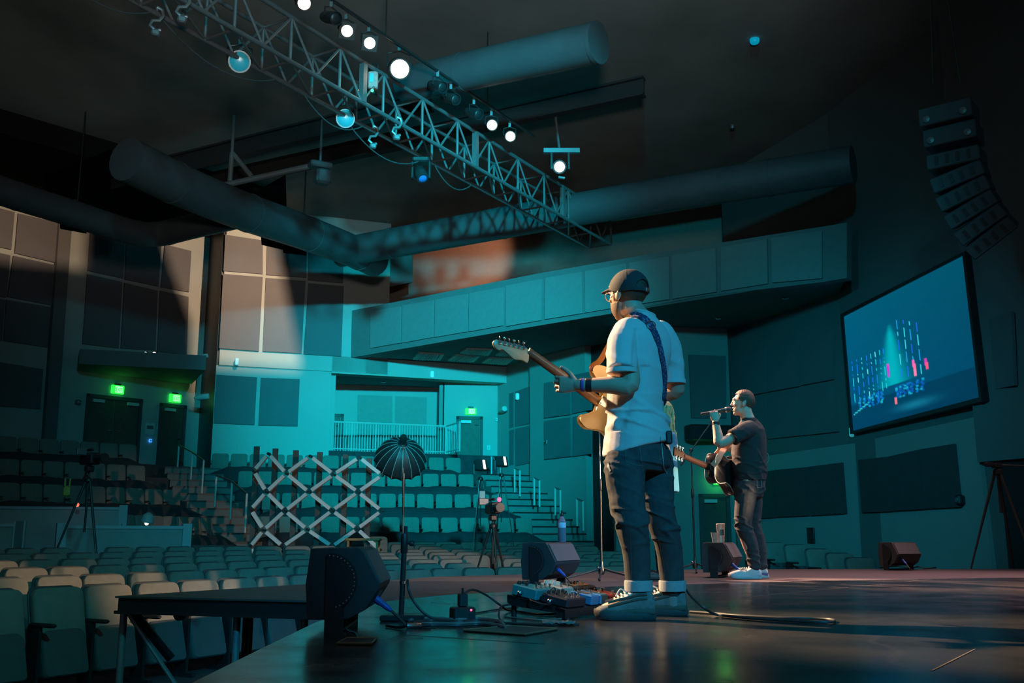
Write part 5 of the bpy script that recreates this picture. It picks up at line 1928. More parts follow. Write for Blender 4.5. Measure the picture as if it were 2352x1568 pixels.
def mic_stand(p, label, z_top, legs, boom=None, name='microphone_stand'):
    t = thing(name, label, 'microphone stand', p)
    for a in legs:
        r = math.radians(a)
        d = V((math.cos(r), math.sin(r), 0))
        lg = MB().loft([V((0, 0, .10)), d * .10 + V((0, 0, .07)), d * .36 + V((0, 0, .012))], .010, 8).build('leg', blackmetal_m, t, True)
        MB().ball(d * .36 + V((0, 0, .013)), .0135, None, 10, 8).build('rubber_tip', black_m, lg, True)
    MB().lathe([(.018, .04), (.028, .05), (.030, .085), (.020, .11), (.014, .16)], (0, 0, 0), (0, 0, 1), 14).build('hub', blackmetal_m, t, True)
    MB().tube((0, 0, .1), (0, 0, .85), .0115, None, 12).build('lower_tube', blackmetal_m, t, True)
    MB().lathe([(.012, .80), (.017, .81), (.017, .9), (.012, .91)], (0, 0, 0), (0, 0, 1), 12).build('clutch', black_m, t, True)
    MB().tube((0, 0, .85), (0, 0, z_top), .008, None, 10).build('upper_tube', chrome_m if boom is None else blackmetal_m, t, True)
    MB().lathe([(.005, 0), (.005, .02), (.014, .022), (.014, .034)], (-.01, -.01, .10), (-1, -.3, .3), 10).build('wing_screw', chrome_m, t, True)
    if boom:
        a, b = boom
        MB().tube(a, b, .0075, None, 10).build('boom_arm', blackmetal_m, t, True)
        MB().ball(V((0, 0, z_top)), .022, None, 12, 8).build('boom_joint', black_m, t, True)
        MB().tube(a, a + (b - a) * .12, .014, None, 10).build('counterweight', black_m, t, True)
        e = (b - a).normalized()
        MB().lathe([(.012, 0), (.016, .02), (.016, .06)], b, e, 12).build('mic_clip', black_m, t, True)
    else:
        MB().lathe([(.012, 0), (.016, .02), (.016, .06)], (0, 0, z_top), (.4, .6, .5), 12).build('mic_clip', black_m, t, True)
    return t


p = PZ(1382, 1330)
mic_stand(p, 'straight microphone stand with tripod foot behind guitarist leg', 1.36, (198, 335, 262))
p = PZ(1597, 1314)
ba, bb = PY(1563, 1068, p.y - .02) - p, PY(1632, 972, p.y - .02) - p
f = (0 - ba.x) / (bb.x - ba.x)
mic_stand(p, 'boom microphone stand with tripod foot before the singer', (ba + (bb - ba) * f).z, (205, 318, 262), (ba, bb))

# ------------------------------------------------------------------ people
skin_m = mat('skin', (.52, .32, .23), .55, var=.06, scale=30, bump=.05, bscale=200)
skin2_m = mat('skin_fair', (.62, .40, .31), .5, var=.05, scale=30)
hair_m = mat('brown_hair', (.055, .035, .022), .6, var=.3, scale=120, bump=.4, bscale=180)
beard_m = mat('beard_hair', (.20, .11, .06), .75, var=.3, scale=150, bump=.5, bscale=250)
tee_m = mat('white_cotton', (.56, .53, .52), .9, spec=.2, var=.04, scale=14, bump=.12, bscale=260)
tee2_m = mat('charcoal_cotton', (.055, .055, .058), .9, spec=.15, var=.1, scale=14, bump=.15, bscale=260)
jean_m = mat('black_denim', (.062, .064, .068), .85, spec=.2, var=.22, scale=26, bump=.25, bscale=420)
cuff_m = mat('denim_inside', (.34, .36, .37), .85, var=.08, scale=60, bump=.2, bscale=400)
seam_m = mat('denim_seam', (.11, .10, .09), .8)
Z = V((0, 0, 1))


def finish(mb, name, m, parent, vox=.006, smooth=4, fn=None, world=True):
    """join the closed shapes of mb into one continuous skin"""
    me = bpy.data.meshes.new(name)
    me.from_pydata([tuple(p) for p in mb.v], [], mb.f)
    bm = bmesh.new()
    bm.from_mesh(me)
    bmesh.ops.recalc_face_normals(bm, faces=bm.faces)
    bm.to_mesh(me)
    bm.free()
    o = bpy.data.objects.new(name, me)
    C.objects.link(o)
    r = o.modifiers.new('r', 'REMESH')
    r.mode = 'VOXEL'
    r.voxel_size = vox
    s = o.modifiers.new('s', 'SMOOTH')
    s.iterations = smooth
    s.factor = .5
    dg = bpy.context.evaluated_depsgraph_get()
    dg.update()
    me2 = bpy.data.meshes.new_from_object(o.evaluated_get(dg))
    bpy.data.objects.remove(o)
    bpy.data.meshes.remove(me)
    me2.name = name
    if fn:
        me2.update()
        cos = [v.co.copy() for v in me2.vertices]
        nos = [v.normal.copy() for v in me2.vertices]
        for v, c, n in zip(me2.vertices, cos, nos):
            v.co = c + n * fn(c, n)
    me2.materials.clear()
    me2.materials.append(m)
    for p in me2.polygons:
        p.use_smooth = True
        p.material_index = 0
    o = bpy.data.objects.new(name, me2)
    C.objects.link(o)
    if parent is not None:
        o.parent = parent
        o.matrix_parent_inverse = parent.matrix_basis.inverted() if parent.parent is None else Matrix.Identity(4)
    return o


def rings(mb, rs, n=24, ex=2.0):
    """rs: (centre, axis vector u scaled, axis vector v scaled, tilt along u, tilt along v)"""
    vs = []
    for r in rs:
        c, u, v = r[0], r[1], r[2]
        tu = r[3] if len(r) > 3 else V((0, 0, 0))
        for j in range(n):
            a = 2 * math.pi * j / n
            ca, sa = math.cos(a), math.sin(a)
            k1 = math.copysign(abs(ca) ** (2 / ex), ca)
            k2 = math.copysign(abs(sa) ** (2 / ex), sa)
            p = u * k1 + v * k2
            vs.append(c + p + Z * (tu.dot(p)))
    fs = []
    for i in range(len(rs) - 1):
        for j in range(n):
            q = (j + 1) % n
            fs.append((i * n + j, i * n + q, (i + 1) * n + q, (i + 1) * n + j))
    fs.append(tuple(range(n - 1, -1, -1)))
    fs.append(tuple(range((len(rs) - 1) * n, len(rs) * n)))
    mb.add(vs, fs)


def limb(mb, pts, rad, n=18, endball=True):
    pts = [V(p) for p in pts]
    rr = [r if isinstance(r, (tuple, list)) else (r, r) for r in rad]
    # smooth in-betweens
    P, R = [], []
    for i in range(len(pts) - 1):
        p0, p1, p2, p3 = pts[max(i - 1, 0)], pts[i], pts[i + 1], pts[min(i + 2, len(pts) - 1)]
        for k in range(4):
            t = k / 4
            P.append(.5 * ((2 * p1) + (p2 - p0) * t + (2 * p0 - 5 * p1 + 4 * p2 - p3) * t * t + (3 * p1 - p0 - 3 * p2 + p3) * t ** 3))
            R.append((rr[i][0] * (1 - t) + rr[i + 1][0] * t, rr[i][1] * (1 - t) + rr[i + 1][1] * t))
    P.append(pts[-1])
    R.append(rr[-1])
    mb.loft(P, R, n)
    mb.ball(P[0], R[0][0] * .98)
    if endball:
        mb.ball(P[-1], min(R[-1]) * .98)


def head_frame(c, f, pitch=0.0, roll=0.0):
    f = V(f).normalized()
    ang = math.atan2(f.y, f.x) - math.pi / 2
    return Matrix.Translation(c) @ Matrix.Rotation(ang, 4, 'Z') @ Matrix.Rotation(pitch, 4, 'X') @ Matrix.Rotation(roll, 4, 'Y')


def head_shape(mb, M, s=1.0, lips=True):
    """skull, face, nose, ears, chin in head space: x to the person's right, y forward, z up, origin at mid head"""
    def b(c, r, e=(0, 0, 0)):
        R = M.to_3x3() @ Matrix.Rotation(e[0], 3, 'X') @ Matrix.Rotation(e[1], 3, 'Y') @ Matrix.Rotation(e[2], 3, 'Z')
        mb.ball(M @ (V(c) * s), tuple(q * s for q in r), R, 20, 14)
    b((0, -.012, .035), (.076, .094, .083))
    b((0, .022, .005), (.066, .068, .088))
    b((0, .030, -.045), (.054, .055, .062))
    b((0, .058, -.088), (.026, .024, .022))              # chin
    b((0, .020, -.070), (.052, .050, .036))              # jaw
    b((0, .082, .040), (.045, .014, .016))               # brow
    for x in (-.031, .031):
        b((x, .074, .029), (.017, .012, .007))           # upper lid
        b((x, .073, .012), (.016, .011, .006))           # lower lid
    b((0, .084, .012), (.011, .018, .030), (.35, 0, 0))  # nose ridge
    b((0, .100, -.010), (.014, .013, .012))              # nose tip
    b((-.011, .092, -.014), (.009, .010, .008))
    b((.011, .092, -.014), (.009, .010, .008))
    for x in (-.034, .034):
        b((x, .066, -.008), (.022, .018, .018))          # cheek
        b((x * 2.26, -.008, .000), (.009, .020, .032), (.25, 0, 0))       # ear
        b((x * 2.36, -.016, .008), (.010, .010, .024), (.25, 0, 0))
    if lips:
        b((0, .082, -.044), (.024, .010, .007))
        b((0, .080, -.055), (.021, .010, .008))


def neck_shape(mb, M, base, r=.056):
    top = M @ V((0, -.018, .02))
    mid = M @ V((0, -.024, -.06))
    mb.loft([top, mid, mid.lerp(base, .5), base, base + (base - mid) * .35], [r * .80, r * .96, r * .97, r * 1.08, r * 1.2], 18)


def eyes(M, parent, s=1.0):
    for x in (-.031, .031):
        MB().ball(M @ (V((x, .0745, .021)) * s), .0095 * s, None, 12, 8).build('eye', mat('eye_dark', (.10, .075, .06), .25), parent, True, world=True)


def hand(mb, W, d, n, s, curls, th, sc=1.0, spread=.0):
    """wrist W, d towards the fingers, n the way the palm faces, s towards the thumb side"""
    d, n, s = V(d).normalized(), V(n).normalized(), V(s).normalized()
    mb.loft([W, W + d * .03 * sc, W + d * .065 * sc, W + d * .092 * sc], [(.027 * sc, .019 * sc), (.036 * sc, .019 * sc), (.042 * sc, .016 * sc), (.040 * sc, .012 * sc)], 16, up=s)
    lens = (.072, .080, .074, .058)
    offs = (.030, .010, -.010, -.029)
    for k in range(4):
        p = W + (d * (.086 - .004 * abs(k - 1)) + s * offs[k]) * sc
        a = 0
        pts = [p - d * .012 * sc, p]
        dirv = (d + s * (spread * (1.5 - k))).normalized()
        for q, fr in enumerate((.45, .31, .26)):
            a += curls[k][q]
            v = dirv * math.cos(a) + n * math.sin(a)
            p = p + v * lens[k] * fr * sc
            pts.append(p)
        r = (.0092, .0092, .0084, .0078, .0066)
        mb.loft(pts, [x * sc for x in r], 10)
        for q, x in zip(pts, r):
            mb.ball(q, x * sc * 1.02, None, 10, 8)
    p = W + (d * .022 + s * .026) * sc
    pts = [p]
    for v, L in th:
        v = (d * v[0] + n * v[1] + s * v[2]).normalized()
        p = p + v * L * sc
        pts.append(p)
    r = (.014, .0115, .0100, .0085)
    mb.loft(pts, [x * sc for x in r[:len(pts)]], 10)
    for q, x in zip(pts, r):
        mb.ball(q, x * sc * 1.02, None, 10, 8)


def ribbon(pts, nrm, w, th, name, m, parent):
    vs, fs = [], []
    k = len(pts)
    for i, p in enumerate(pts):
        t = (pts[min(i + 1, k - 1)] - pts[max(i - 1, 0)]).normalized()
        n = nrm[i] - t * nrm[i].dot(t)
        n = n.normalized() if n.length > 1e-6 else t.orthogonal()
        s = t.cross(n).normalized()
        for a, b in ((-1, 0), (1, 0), (1, 1), (-1, 1)):
            vs.append(p + s * (a * w / 2) + n * (b * th))
    for i in range(k - 1):
        for j in range(4):
            q = (j + 1) % 4
            fs.append((i * 4 + j, i * 4 + q, (i + 1) * 4 + q, (i + 1) * 4 + j))
    fs.append((0, 1, 2, 3))
    fs.append(tuple((k - 1) * 4 + j for j in range(4)))
    return MB().add(vs, fs).build(name, m, parent, True, world=True)


def cast(objs, px, py, off=.004):
    o = V((0, 0, CAMH))
    d = ray(px, py).normalized()
    best = None
    for bv in objs:
        h = bv.ray_cast(o, d)
        if h[0] is not None and (best is None or h[3] < best[3]):
            best = h
    if best is None:
        return None, None
    return best[0] + best[1] * off, best[1]


from mathutils.bvhtree import BVHTree


def bvh(o):
    M = o.matrix_parent_inverse
    base = o.parent.matrix_basis @ M if o.parent else Matrix.Identity(4)
    return BVHTree.FromPolygons([base @ v.co for v in o.data.vertices], [tuple(p.vertices) for p in o.data.polygons])


def wrinkle(seed, amp, fx, fz, zone=None):
    def f(c, n):
        a = noise.noise(V((c.x * fx + seed, c.y * fx, c.z * fz))) * amp
        a += noise.noise(V((c.x * fx * 2.3 + seed, c.y * fx * 2.3 + 4, c.z * fz * 2.1))) * amp * .5
        if zone:
            for zc, w, k, frq in zone:
                g = math.exp(-((c.z - zc) / w) ** 2)
                a += g * k * math.sin((c.z + .25 * c.x + .03 * noise.noise(c * 6)) * frq)
        return a
    return f


def shoe(parent, heel, d, L, h, upper, sole, mud, name='shoe', lace=None, high=.135, vamp=None):
    """heel: point on the floor under the heel, d: level direction to the toe"""
    d = V((d[0], d[1], 0)).normalized()
    s = V((-d.y, d.x, 0))
    prof = [(-.006, .026, .050, .02), (.0, .040, high * .72, .0), (.035, .050, high * .95, .0), (.09, .053, high * .95, .0), (.16, .052, high * 1.0, .0), (.20, .052, high * .88, .0), (.26, .053, high * .70, .0), (.34, .055, .082, .0), (.42, .055, .070, .0), (.465, .049, .060, .0), (.490, .034, .050, .004), (.500, .016, .036, .008)]
    k = L / .495
    R = []
    for x, w, z, zb in prof:
        c = heel + d * (x * k) + Z * ((z + .018) / 2 + zb / 2)
        R.append((c, s * w, Z * ((z - .018) / 2)))
    mb = MB()
    rings(mb, R, 20, 2.5)
    up = finish(mb, name, upper, parent, .005, 3)
    outl = [(-.016, .0), (-.008, .034), (.08, .054), (.18, .053), (.28, .058), (.37, .061), (.45, .056), (.492, .038), (.512, .0)]
    poly = [heel + d * (x * k) + s * w for x, w in outl] + [heel + d * (x * k) - s * w for x, w in outl[-2:0:-1]]
    m = MB()
    vs, fs = [], []
    nP = len(poly)
    cen = sum(poly, V()) / nP
    for sc_, z in ((.95, .001), (1.0, .008), (1.0, .026), (.97, .036)):
        for p in poly:
            q = cen + (p - cen) * sc_
            xx = (q - heel).dot(d) / k
            lift = .016 * max(0, (xx - .38) / .12) ** 2 if xx > .38 else 0
            vs.append(V((q.x, q.y, z + lift)))
    for i in range(3):
        for j in range(nP):
            q = (j + 1) % nP
            fs.append((i * nP + j, i * nP + q, (i + 1) * nP + q, (i + 1) * nP + j))
    fs.append(tuple(range(nP - 1, -1, -1)))
    fs.append(tuple(range(3 * nP, 4 * nP)))
    m.add(vs, fs)
    m.build('sole', sole, up, True, world=True)
    # mudguard band low round the shoe, and the pale lace panel over the instep
    mb = MB()
    R = []
    for (x, w, z, zb) in prof:
        zt = .062 if x < .3 else (.052 if x < .42 else z * .93)
        c = heel + d * (x * k) + Z * ((zt + .016) / 2)
        R.append((c, s * (w + .002), Z * ((zt - .016) / 2)))
    rings(mb, R, 20, 2.6)
    mb.build('mudguard', mud, up, True, world=True)
    if vamp is not None:
        for sd in (-1, 1):
            for z0, z1 in ((.074, .098), (.092, .118)):
                P = [heel + d * (x * k) + s * (sd * (w + .0015)) + Z * z for x, w, z in ((.40, .052, z0 - .012), (.32, .0545, z0), (.24, .0535, z0 + .010), (.16, .0525, z1 - .004), (.07, .052, z1))]
                MB().loft(smooth_path(P, 20), [(.0028, .006)] * 21, 8, up=s).build('side_stripe', mud, up, True, world=True)
        R = []
        for x, w, z0, z1 in ((.185, .040, high * .55, high * .97), (.22, .046, high * .46, high * .86), (.27, .048, high * .40, high * .715), (.33, .046, .050, .093), (.40, .040, .050, .077), (.44, .024, .052, .068)):
            c = heel + d * (x * k) + Z * ((z0 + z1) / 2)
            R.append((c, s * w, Z * ((z1 - z0) / 2)))
        mb = MB()
        rings(mb, R, 20, 2.2)
        mb.build('lace_panel', vamp, up, True, world=True)
    if lace is not None:
        for i, x in enumerate((.215, .243, .271, .299, .327)):
            zz = high * .89 + (.092 - high * .89) * min(1, (x - .21) / .12) + .004
            MB().loft([heel + d * (x * k) + s * .024 + Z * (zz - .006), heel + d * ((x + .008) * k) + Z * (zz + .002), heel + d * (x * k) - s * .024 + Z * (zz - .006)], .0042, 6).build('lace', lace, up, True, world=True)
        MB().loft(smooth_path([heel + d * (.235 * k) + s * .010 + Z * (high * .84), heel + d * (.29 * k) + s * .030 + Z * (high * .93), heel + d * (.33 * k) + s * .034 + Z * (high * .72)], 12), .0036, 6).build('lace', lace, up, True, world=True)
        mb = MB()
        rings(mb, [(heel + d * ((.19 - .03 * q) * k) + Z * (high * .8 + .03 * q * 1.6), s * .024, d * .008) for q in range(3)], 12)
        mb.build('tongue', upper, up, True, world=True)
    return up


# ================================================================== the guitarist
GR = V((PZ(1500, 1420).x, 4.90, 0))
g = thing('person', 'man in cap, pale t-shirt and black jeans playing electric guitar, back turned', 'person', GR)
f_ = V((-.75, .66, 0)).normalized()
s_ = V((.66, .75, 0)).normalized()
G = lambda px, py, Y: PY(px, py, Y)
# --- skin: one continuous body
mb = MB()
hf = V((-.66, .75, 0)).normalized()
HM = head_frame(G(1441, 682, 4.94), hf, math.radians(-2), 0)
head_shape(mb, HM, 1.02)
nb = G(1472, 738, 4.96)
neck_shape(mb, HM, nb, .060)
TR = [(1000, 1463, .15, .11), (945, 1459, .145, .105), (880, 1464, .15, .11), (810, 1471, .165, .105), (765, 1474, .15, .085), (742, 1474, .09, .065)]
rings(mb, [(G(cx, py, 4.93), s_ * a, f_ * b) for py, cx, a, b in TR])
Ls, Le, Lw = G(1434, 768, 4.83), G(1447, 884, 4.735), G(1328, 884, 4.79)
Rs, Re, Rw = G(1526, 780, 5.05), G(1553, 892, 5.13), G(1468, 925, 5.29)
limb(mb, [Ls, Ls.lerp(Le, .5), Le, Le.lerp(Lw, .35), Le.lerp(Lw, .8), Lw], [.056, .050, .046, (.047, .043), .033, .029])
limb(mb, [Rs, Rs.lerp(Re, .5), Re, Re.lerp(Rw, .4), Rw], [.056, .050, .045, .043, .029])
e1 = V((-.80, -.30, .52)).normalized()             # along the guitar neck towards the headstock
gn = V((-.22, .93, -.08))
gn = (gn - e1 * gn.dot(e1)).normalized()           # the way the guitar front faces
e2 = gn.cross(e1).normalized()
if e2.z < 0:
    e2 = -e2
GO = G(1421, 951, 5.12)                            # middle of the guitar body
hp = G(1292, 874, 4.90)
hand(mb, Lw, (-.98, .22, .08), (.1, 1, .12), (.02, -.10, 1), ((.55, .95, .8), (.6, .95, .8), (.62, .95, .8), (.5, .9, .7)), (((.55, -.35, .8), .034), ((.95, .05, .75), .030), ((1.0, .3, .55), .024)), 1.02, .10)
hand(mb, Rw, (-.6, .55, -.55), (.3, .8, .1), (-.5, -.1, .8), ((.4, .7, .5), (.5, .7, .5), (.5, .7, .5), (.5, .7, .5)), (((.6, .4, .6), .036), ((.8, .4, .2), .03), ((.9, .3, 0), .02)), 1.0)
for hipx, hy, kx, ax, Yh, Yk, Ya in ((1434, 1060, 1453, 1468, 4.85, 4.81, 4.84), (1500, 1056, 1521, 1545, 5.0, 4.99, 5.06)):
    limb(mb, [G(hipx, hy, Yh), G(kx, 1203, Yk), G(ax, 1345, Ya), G(ax - 2, 1390, Ya)], [.075, .055, .034, .028])
body = finish(mb, 'body', skin_m, g, .0042, 3)
eyes(HM, g)

# --- t-shirt
mb = MB()
TS = [(1030, 1463, .190, .146, .27), (1022, 1463, .1905, .146, .26), (1000, 1464, .188, .142, .22), (975, 1464, .184, .138, .12), (945, 1460, .166, .126, .06), (905, 1461, .164, .124, .0), (860, 1465, .172, .128, 0), (812, 1469, .186, .128, 0),
      (778, 1472, .190, .118, 0), (756, 1474, .165, .100, 0), (740, 1475, .112, .082, 0), (727, 1474, .076, .070, -.12), (719, 1473, .069, .064, -.2)]
rings(mb, [(G(cx, py, 4.94), s_ * a, f_ * b, V((t, 0, 0))) for py, cx, a, b, t in TS], 32, 2.25)
le_end, re_end = G(1428, 852, 4.745), G(1545, 877, 5.11)
limb(mb, [G(1442, 762, 4.86), G(1430, 790, 4.80), G(1428, 825, 4.77), le_end], [.074, .076, .074, .072], 18, False)
limb(mb, [G(1516, 768, 5.03), G(1532, 800, 5.07), G(1540, 840, 5.1), re_end], [.074, .074, .068, .066], 18, False)
z_w = G(1463, 960, 4.94).z
fn = wrinkle(3.0, .004, 6, 2.6)


def ridge(c, k, fx, fz):
    v = noise.noise(V((c.x * fx + k, c.y * fx, c.z * fz + .8 * c.x * fx)))
    return max(0, 1 - abs(v) * 5.5)



def tee_fold(c, n):
    a = fn(c, n)
    gz = math.exp(-((c.z - z_w) / .07) ** 2)
    a += gz * (.017 * ridge(c, 2.2, 4.5, 14) - .006)
    a += .0055 * ridge(c, 7.7, 3.5, 5) * (1 - gz)
    # long drag fold from the waist up towards the far shoulder, and pulls at the sleeve joint
    q = proj(c)
    dx = (q[0] - (1440 + (940 - q[1]) * .42))
    if 840 < q[1] < 990:
        a += -.010 * math.exp(-(dx / 10) ** 2) * (1 if n.y < .2 else 0)
    dx2 = q[0] - (1462 - (q[1] - 770) * .10)
    if 755 < q[1] < 860:
        a += -.008 * math.exp(-(dx2 / 6) ** 2)
    return a


tee = finish(mb, 't_shirt', tee_m, g, .006, 3, tee_fold)
# sleeve hems, bottom hem, collar as thin rolled edges
MB().loft([le_end + V((.0, .0, .012)), le_end - Z * .004, le_end - Z * .010], [.0735, .0745, .0735], 28).build('sleeve_hem', tee_m, tee, True, world=True)
MB().loft([re_end + V((.0, .0, .012)), re_end - Z * .004, re_end - Z * .010], [.0675, .0685, .0675], 28).build('sleeve_hem', tee_m, tee, True, world=True)
cn = []
for j in range(33):
    a = 2 * math.pi * j / 32
    p = s_ * (.071 * math.cos(a)) + f_ * (.066 * math.sin(a))
    cn.append(G(1473, 721, 4.94) + p + Z * (-.2 * p.x - .012 * max(0, math.sin(a))))
MB().loft(cn, .0075, 8).build('collar', tee_m, tee, True, world=True)

# --- jeans
mb = MB()
rings(mb, [(G(cx, py, 4.93), s_ * a, f_ * b) for py, cx, a, b in ((985, 1464, .140, .104), (1010, 1464, .152, .116), (1038, 1465, .170, .136), (1065, 1467, .170, .138), (1085, 1468, .14, .12))], 28, 2.3)
LL = [(1434, 1055, 4.86), (1436, 1085, 4.85), (1437, 1112, 4.84), (1443, 1165, 4.82), (1453, 1205, 4.80), (1459, 1250, 4.82), (1463, 1300, 4.835), (1467, 1350, 4.84)]
RL = [(1500, 1052, 5.0), (1502, 1082, 5.0), (1505, 1110, 4.99), (1511, 1160, 4.98), (1522, 1202, 4.985), (1535, 1250, 5.02), (1541, 1300, 5.045), (1545, 1350, 5.06)]
limb(mb, [G(*q) for q in LL], [.098, .100, .095, .084, .077, .069, .062, .058])
limb(mb, [G(*q) for q in RL], [.098, .098, .092, .082, .076, .068, .062, .058])
zk = G(1453, 1200, 4.8).z
jw0 = wrinkle(8.0, .0045, 8, 6)


def jean_w(c, n):
    fade = max(0, min(1, (c.z - .16) / .10))
    a = jw0(c, n) * fade
    for zc, w, k in ((zk, .09, .013), (zk + .27, .06, .009), (zk - .33, .06, .010), (zk + .14, .05, .005)):
        a += math.exp(-((c.z - zc) / w) ** 2) * k * (ridge(c, zc * 3, 5, 17) - .35) * fade
    return a


jeans = finish(mb, 'jeans', jean_m, g, .006, 3, lambda c, n: jean_w(c, n))
for q, Y in ((LL[-1], 4.84), (RL[-1], 5.06)):
    a, b = G(q[0] - 1, 1333, Y), G(q[0], 1357, Y)
    MB().loft([a + Z * .002, a, a.lerp(b, .5), b, b + Z * .001], [.0610, .0665, .0675, .0670, .056], 28).build('cuff', cuff_m, jeans, True, world=True)
BJ = [bvh(jeans)]


def on_jeans(pix, w, name, m, off=.0006, th=.0014):
    P, N = [], []
    for x, y in pix:
        p, n = cast(BJ, x, y, off)
        if p is not None:
            P.append(p)
            N.append(n)
    if len(P) > 2:
        return ribbon(P, N, w, th, name, m, jeans)


def dense(pix, k=6):
    out = []
    for i in range(len(pix) - 1):
        for j in range(k):
            t = j / k
            out.append((pix[i][0] * (1 - t) + pix[i + 1][0] * t, pix[i][1] * (1 - t) + pix[i + 1][1] * t))
    return out + [pix[-1]]


on_jeans(dense([(1436, 1025), (1438, 1060), (1460, 1068), (1480, 1070)]), .0035, 'pocket_seam', seam_m)
on_jeans(dense([(1524, 1012), (1527, 1020), (1524, 1050), (1514, 1056), (1497, 1048)]), .0035, 'pocket_seam', seam_m)
on_jeans(dense([(1448, 1225), (1449, 1260), (1450, 1300), (1451, 1332)]), .0035, 'side_seam', seam_m)
on_jeans(dense([(1514, 1240), (1520, 1275), (1526, 1305), (1528, 1332)]), .0035, 'side_seam', seam_m)
on_jeans(dense([(1468, 1020), (1471, 1040), (1474, 1062), (1476, 1085)]), .0035, 'seat_seam', seam_m)
on_jeans(dense([(1396, 1062), (1398, 1072), (1402, 1082)]), .012, 'worn_patch', mat('worn_denim', (.42, .40, .38), .9))

# --- shoes
cream_m = mat('cream_leather', (.62, .56, .48), .6, var=.08, scale=40)
shoe_m = mat('grey_mesh', (.20, .19, .18), .8, var=.25, scale=50, bump=.3, bscale=300)
sole_m = mat('dark_rubber', (.045, .045, .047), .6, var=.15, scale=40)
mud_m = mat('taupe_suede', (.10, .085, .07), .8, var=.12, scale=60)
lace_m = mat('white_lace', (.75, .70, .62), .7)
G0 = lambda px, Y: V(((px - 1176) / FPX * (Y * CP - CAMH * SP), Y, 0))
shoe(g, G0(1503, 4.83), (-1, -.02), .275, .13, shoe_m, sole_m, mud_m, 'shoe', lace_m, .150, cream_m)
shoe(g, G0(1577, 5.065), (-.98, .20), .275, .13, shoe_m, sole_m, mud_m, 'shoe', lace_m, .150, cream_m)

sock_m = mat('pale_sock', (.30, .29, .27), .9, var=.08, scale=90)
for q, Y in ((LL[-1], 4.84), (RL[-1], 5.06)):
    a, b = G(q[0], 1352, Y), G(q[0] + 3, 1392, Y)
    MB().loft([a, a.lerp(b, .5), b, b - Z * .03], [.044, .040, .036, .028], 22).build('sock', sock_m, g, True, world=True)

# --- cap, hair, beard, glasses
cap_mt = mat('black_cap_cloth', (.035, .033, .036), .85, var=.15, scale=60, bump=.2, bscale=400)
HS = 1.02


def shell(name, m, parent, keep, grow, ctr=V((0, -.012, .035)), rad=(.076, .094, .083), nu=40, nv=28, thick=.006, M=None):
    M = M or HM
    vs, idx, fs = [], {}, []
    for i in range(nv + 1):
        th = math.pi * i / nv
        for j in range(nu):
            a = 2 * math.pi * j / nu
            d = V((math.sin(th) * math.cos(a), math.sin(th) * math.sin(a), math.cos(th)))
            p = V((rad[0] * d.x, rad[1] * d.y, rad[2] * d.z)) + ctr
            idx[(i, j)] = len(vs)
            vs.append((p, d))
    out = [M @ ((p + d * (grow(p) if callable(grow) else grow)) * HS) for p, d in vs]
    for i in range(nv):
        for j in range(nu):
            q = (j + 1) % nu
            quad = (idx[(i, j)], idx[(i + 1, j)], idx[(i + 1, q)], idx[(i, q)])
            c = sum((vs[k][0] for k in quad), V()) / 4
            if keep(c):
                fs.append(quad)
    o = MB().add(out, fs).build(name, m, parent, True, world=True)
    md = o.modifiers.new('thick', 'SOLIDIFY')
    md.thickness = thick
    md.offset = 1
    return o


def hole(p):                      # the opening at the back of the cap over the strap
    return p.y < -.05 and abs(p.x) < .040 and .022 < p.z < .022 + .040 * math.sqrt(max(0, 1 - (p.x / .042) ** 2))


cap = shell('cap', cap_mt, g, lambda p: p.z > .012 + .40 * max(0, p.y + .01) and not hole(p), .008, rad=(.077, .095, .090), nu=96, nv=80)
brim = MB()
vs, fs = [], []
NB_ = 14
for i in range(NB_ + 1):
    a = math.radians(-62 + 124 * i / NB_)
    for r_, z_ in ((0.0, .058), (.5, .062), (1.0, .056)):
        rx, ry = .080 + .0 * r_, .088 + .092 * r_ * math.cos(a) ** .8
        p = V((rx * math.sin(a) * (1 - .12 * r_), -.012 + ry * math.cos(a), z_ - .020 * math.sin(a) ** 2))
        vs.append(HM @ (p * HS))
for i in range(NB_):
    for j in range(2):
        fs.append((i * 3 + j, i * 3 + j + 1, (i + 1) * 3 + j + 1, (i + 1) * 3 + j))
o = brim.add(vs, fs).build('brim', cap_mt, cap, True, world=True)
o.modifiers.new('thick', 'SOLIDIFY').thickness = .004
MB().ball(HM @ V((0, -.012, .138)), .007, None, 10, 8).build('cap_button', cap_mt, cap, True, world=True)
for k in range(6):                # panel seams
    a = math.radians(60 * k + 30)
    pts = []
    for q in range(9):
        th = math.radians(8 + 66 * q / 8)
        d = V((math.sin(th) * math.cos(a), math.sin(th) * math.sin(a), math.cos(th)))
        p = V((.077 * d.x, .095 * d.y, .090 * d.z)) + d * .0138 + V((0, -.012, .035))
        if not hole(p):
            pts.append(HM @ (p * HS))
    if len(pts) > 2:
        MB().loft(pts, .0011, 5).build('panel_seam', mat('cap_seam', (.07, .065, .07), .8), cap, True, world=True)
sp2 = []
for k in range(13):
    a = math.radians(232 + 76 * k / 12)
    sp2.append(HM @ (V((.088 * math.cos(a), -.012 + .106 * math.sin(a), .014)) * HS))
ribbon(sp2, [Z.cross(V((1, 0, 0)))] * 13 if False else [(p - HM @ V((0, -.012, .014))).normalized() for p in sp2], .018, .004, 'cap_strap', cap_mt, cap)
MB().cbox(HM @ (V((.012, -.122, .014)) * HS), (.024, .008, .022), .003, HM.to_3x3()).build('strap_buckle', chrome_m, cap, world=True)
MB().ball(HM @ (V((-.062, .058, .056)) * HS), .006, None, 8, 6).build('cap_pin', mat('pale_pin', (.8, .75, .65), .5), cap, True, world=True)
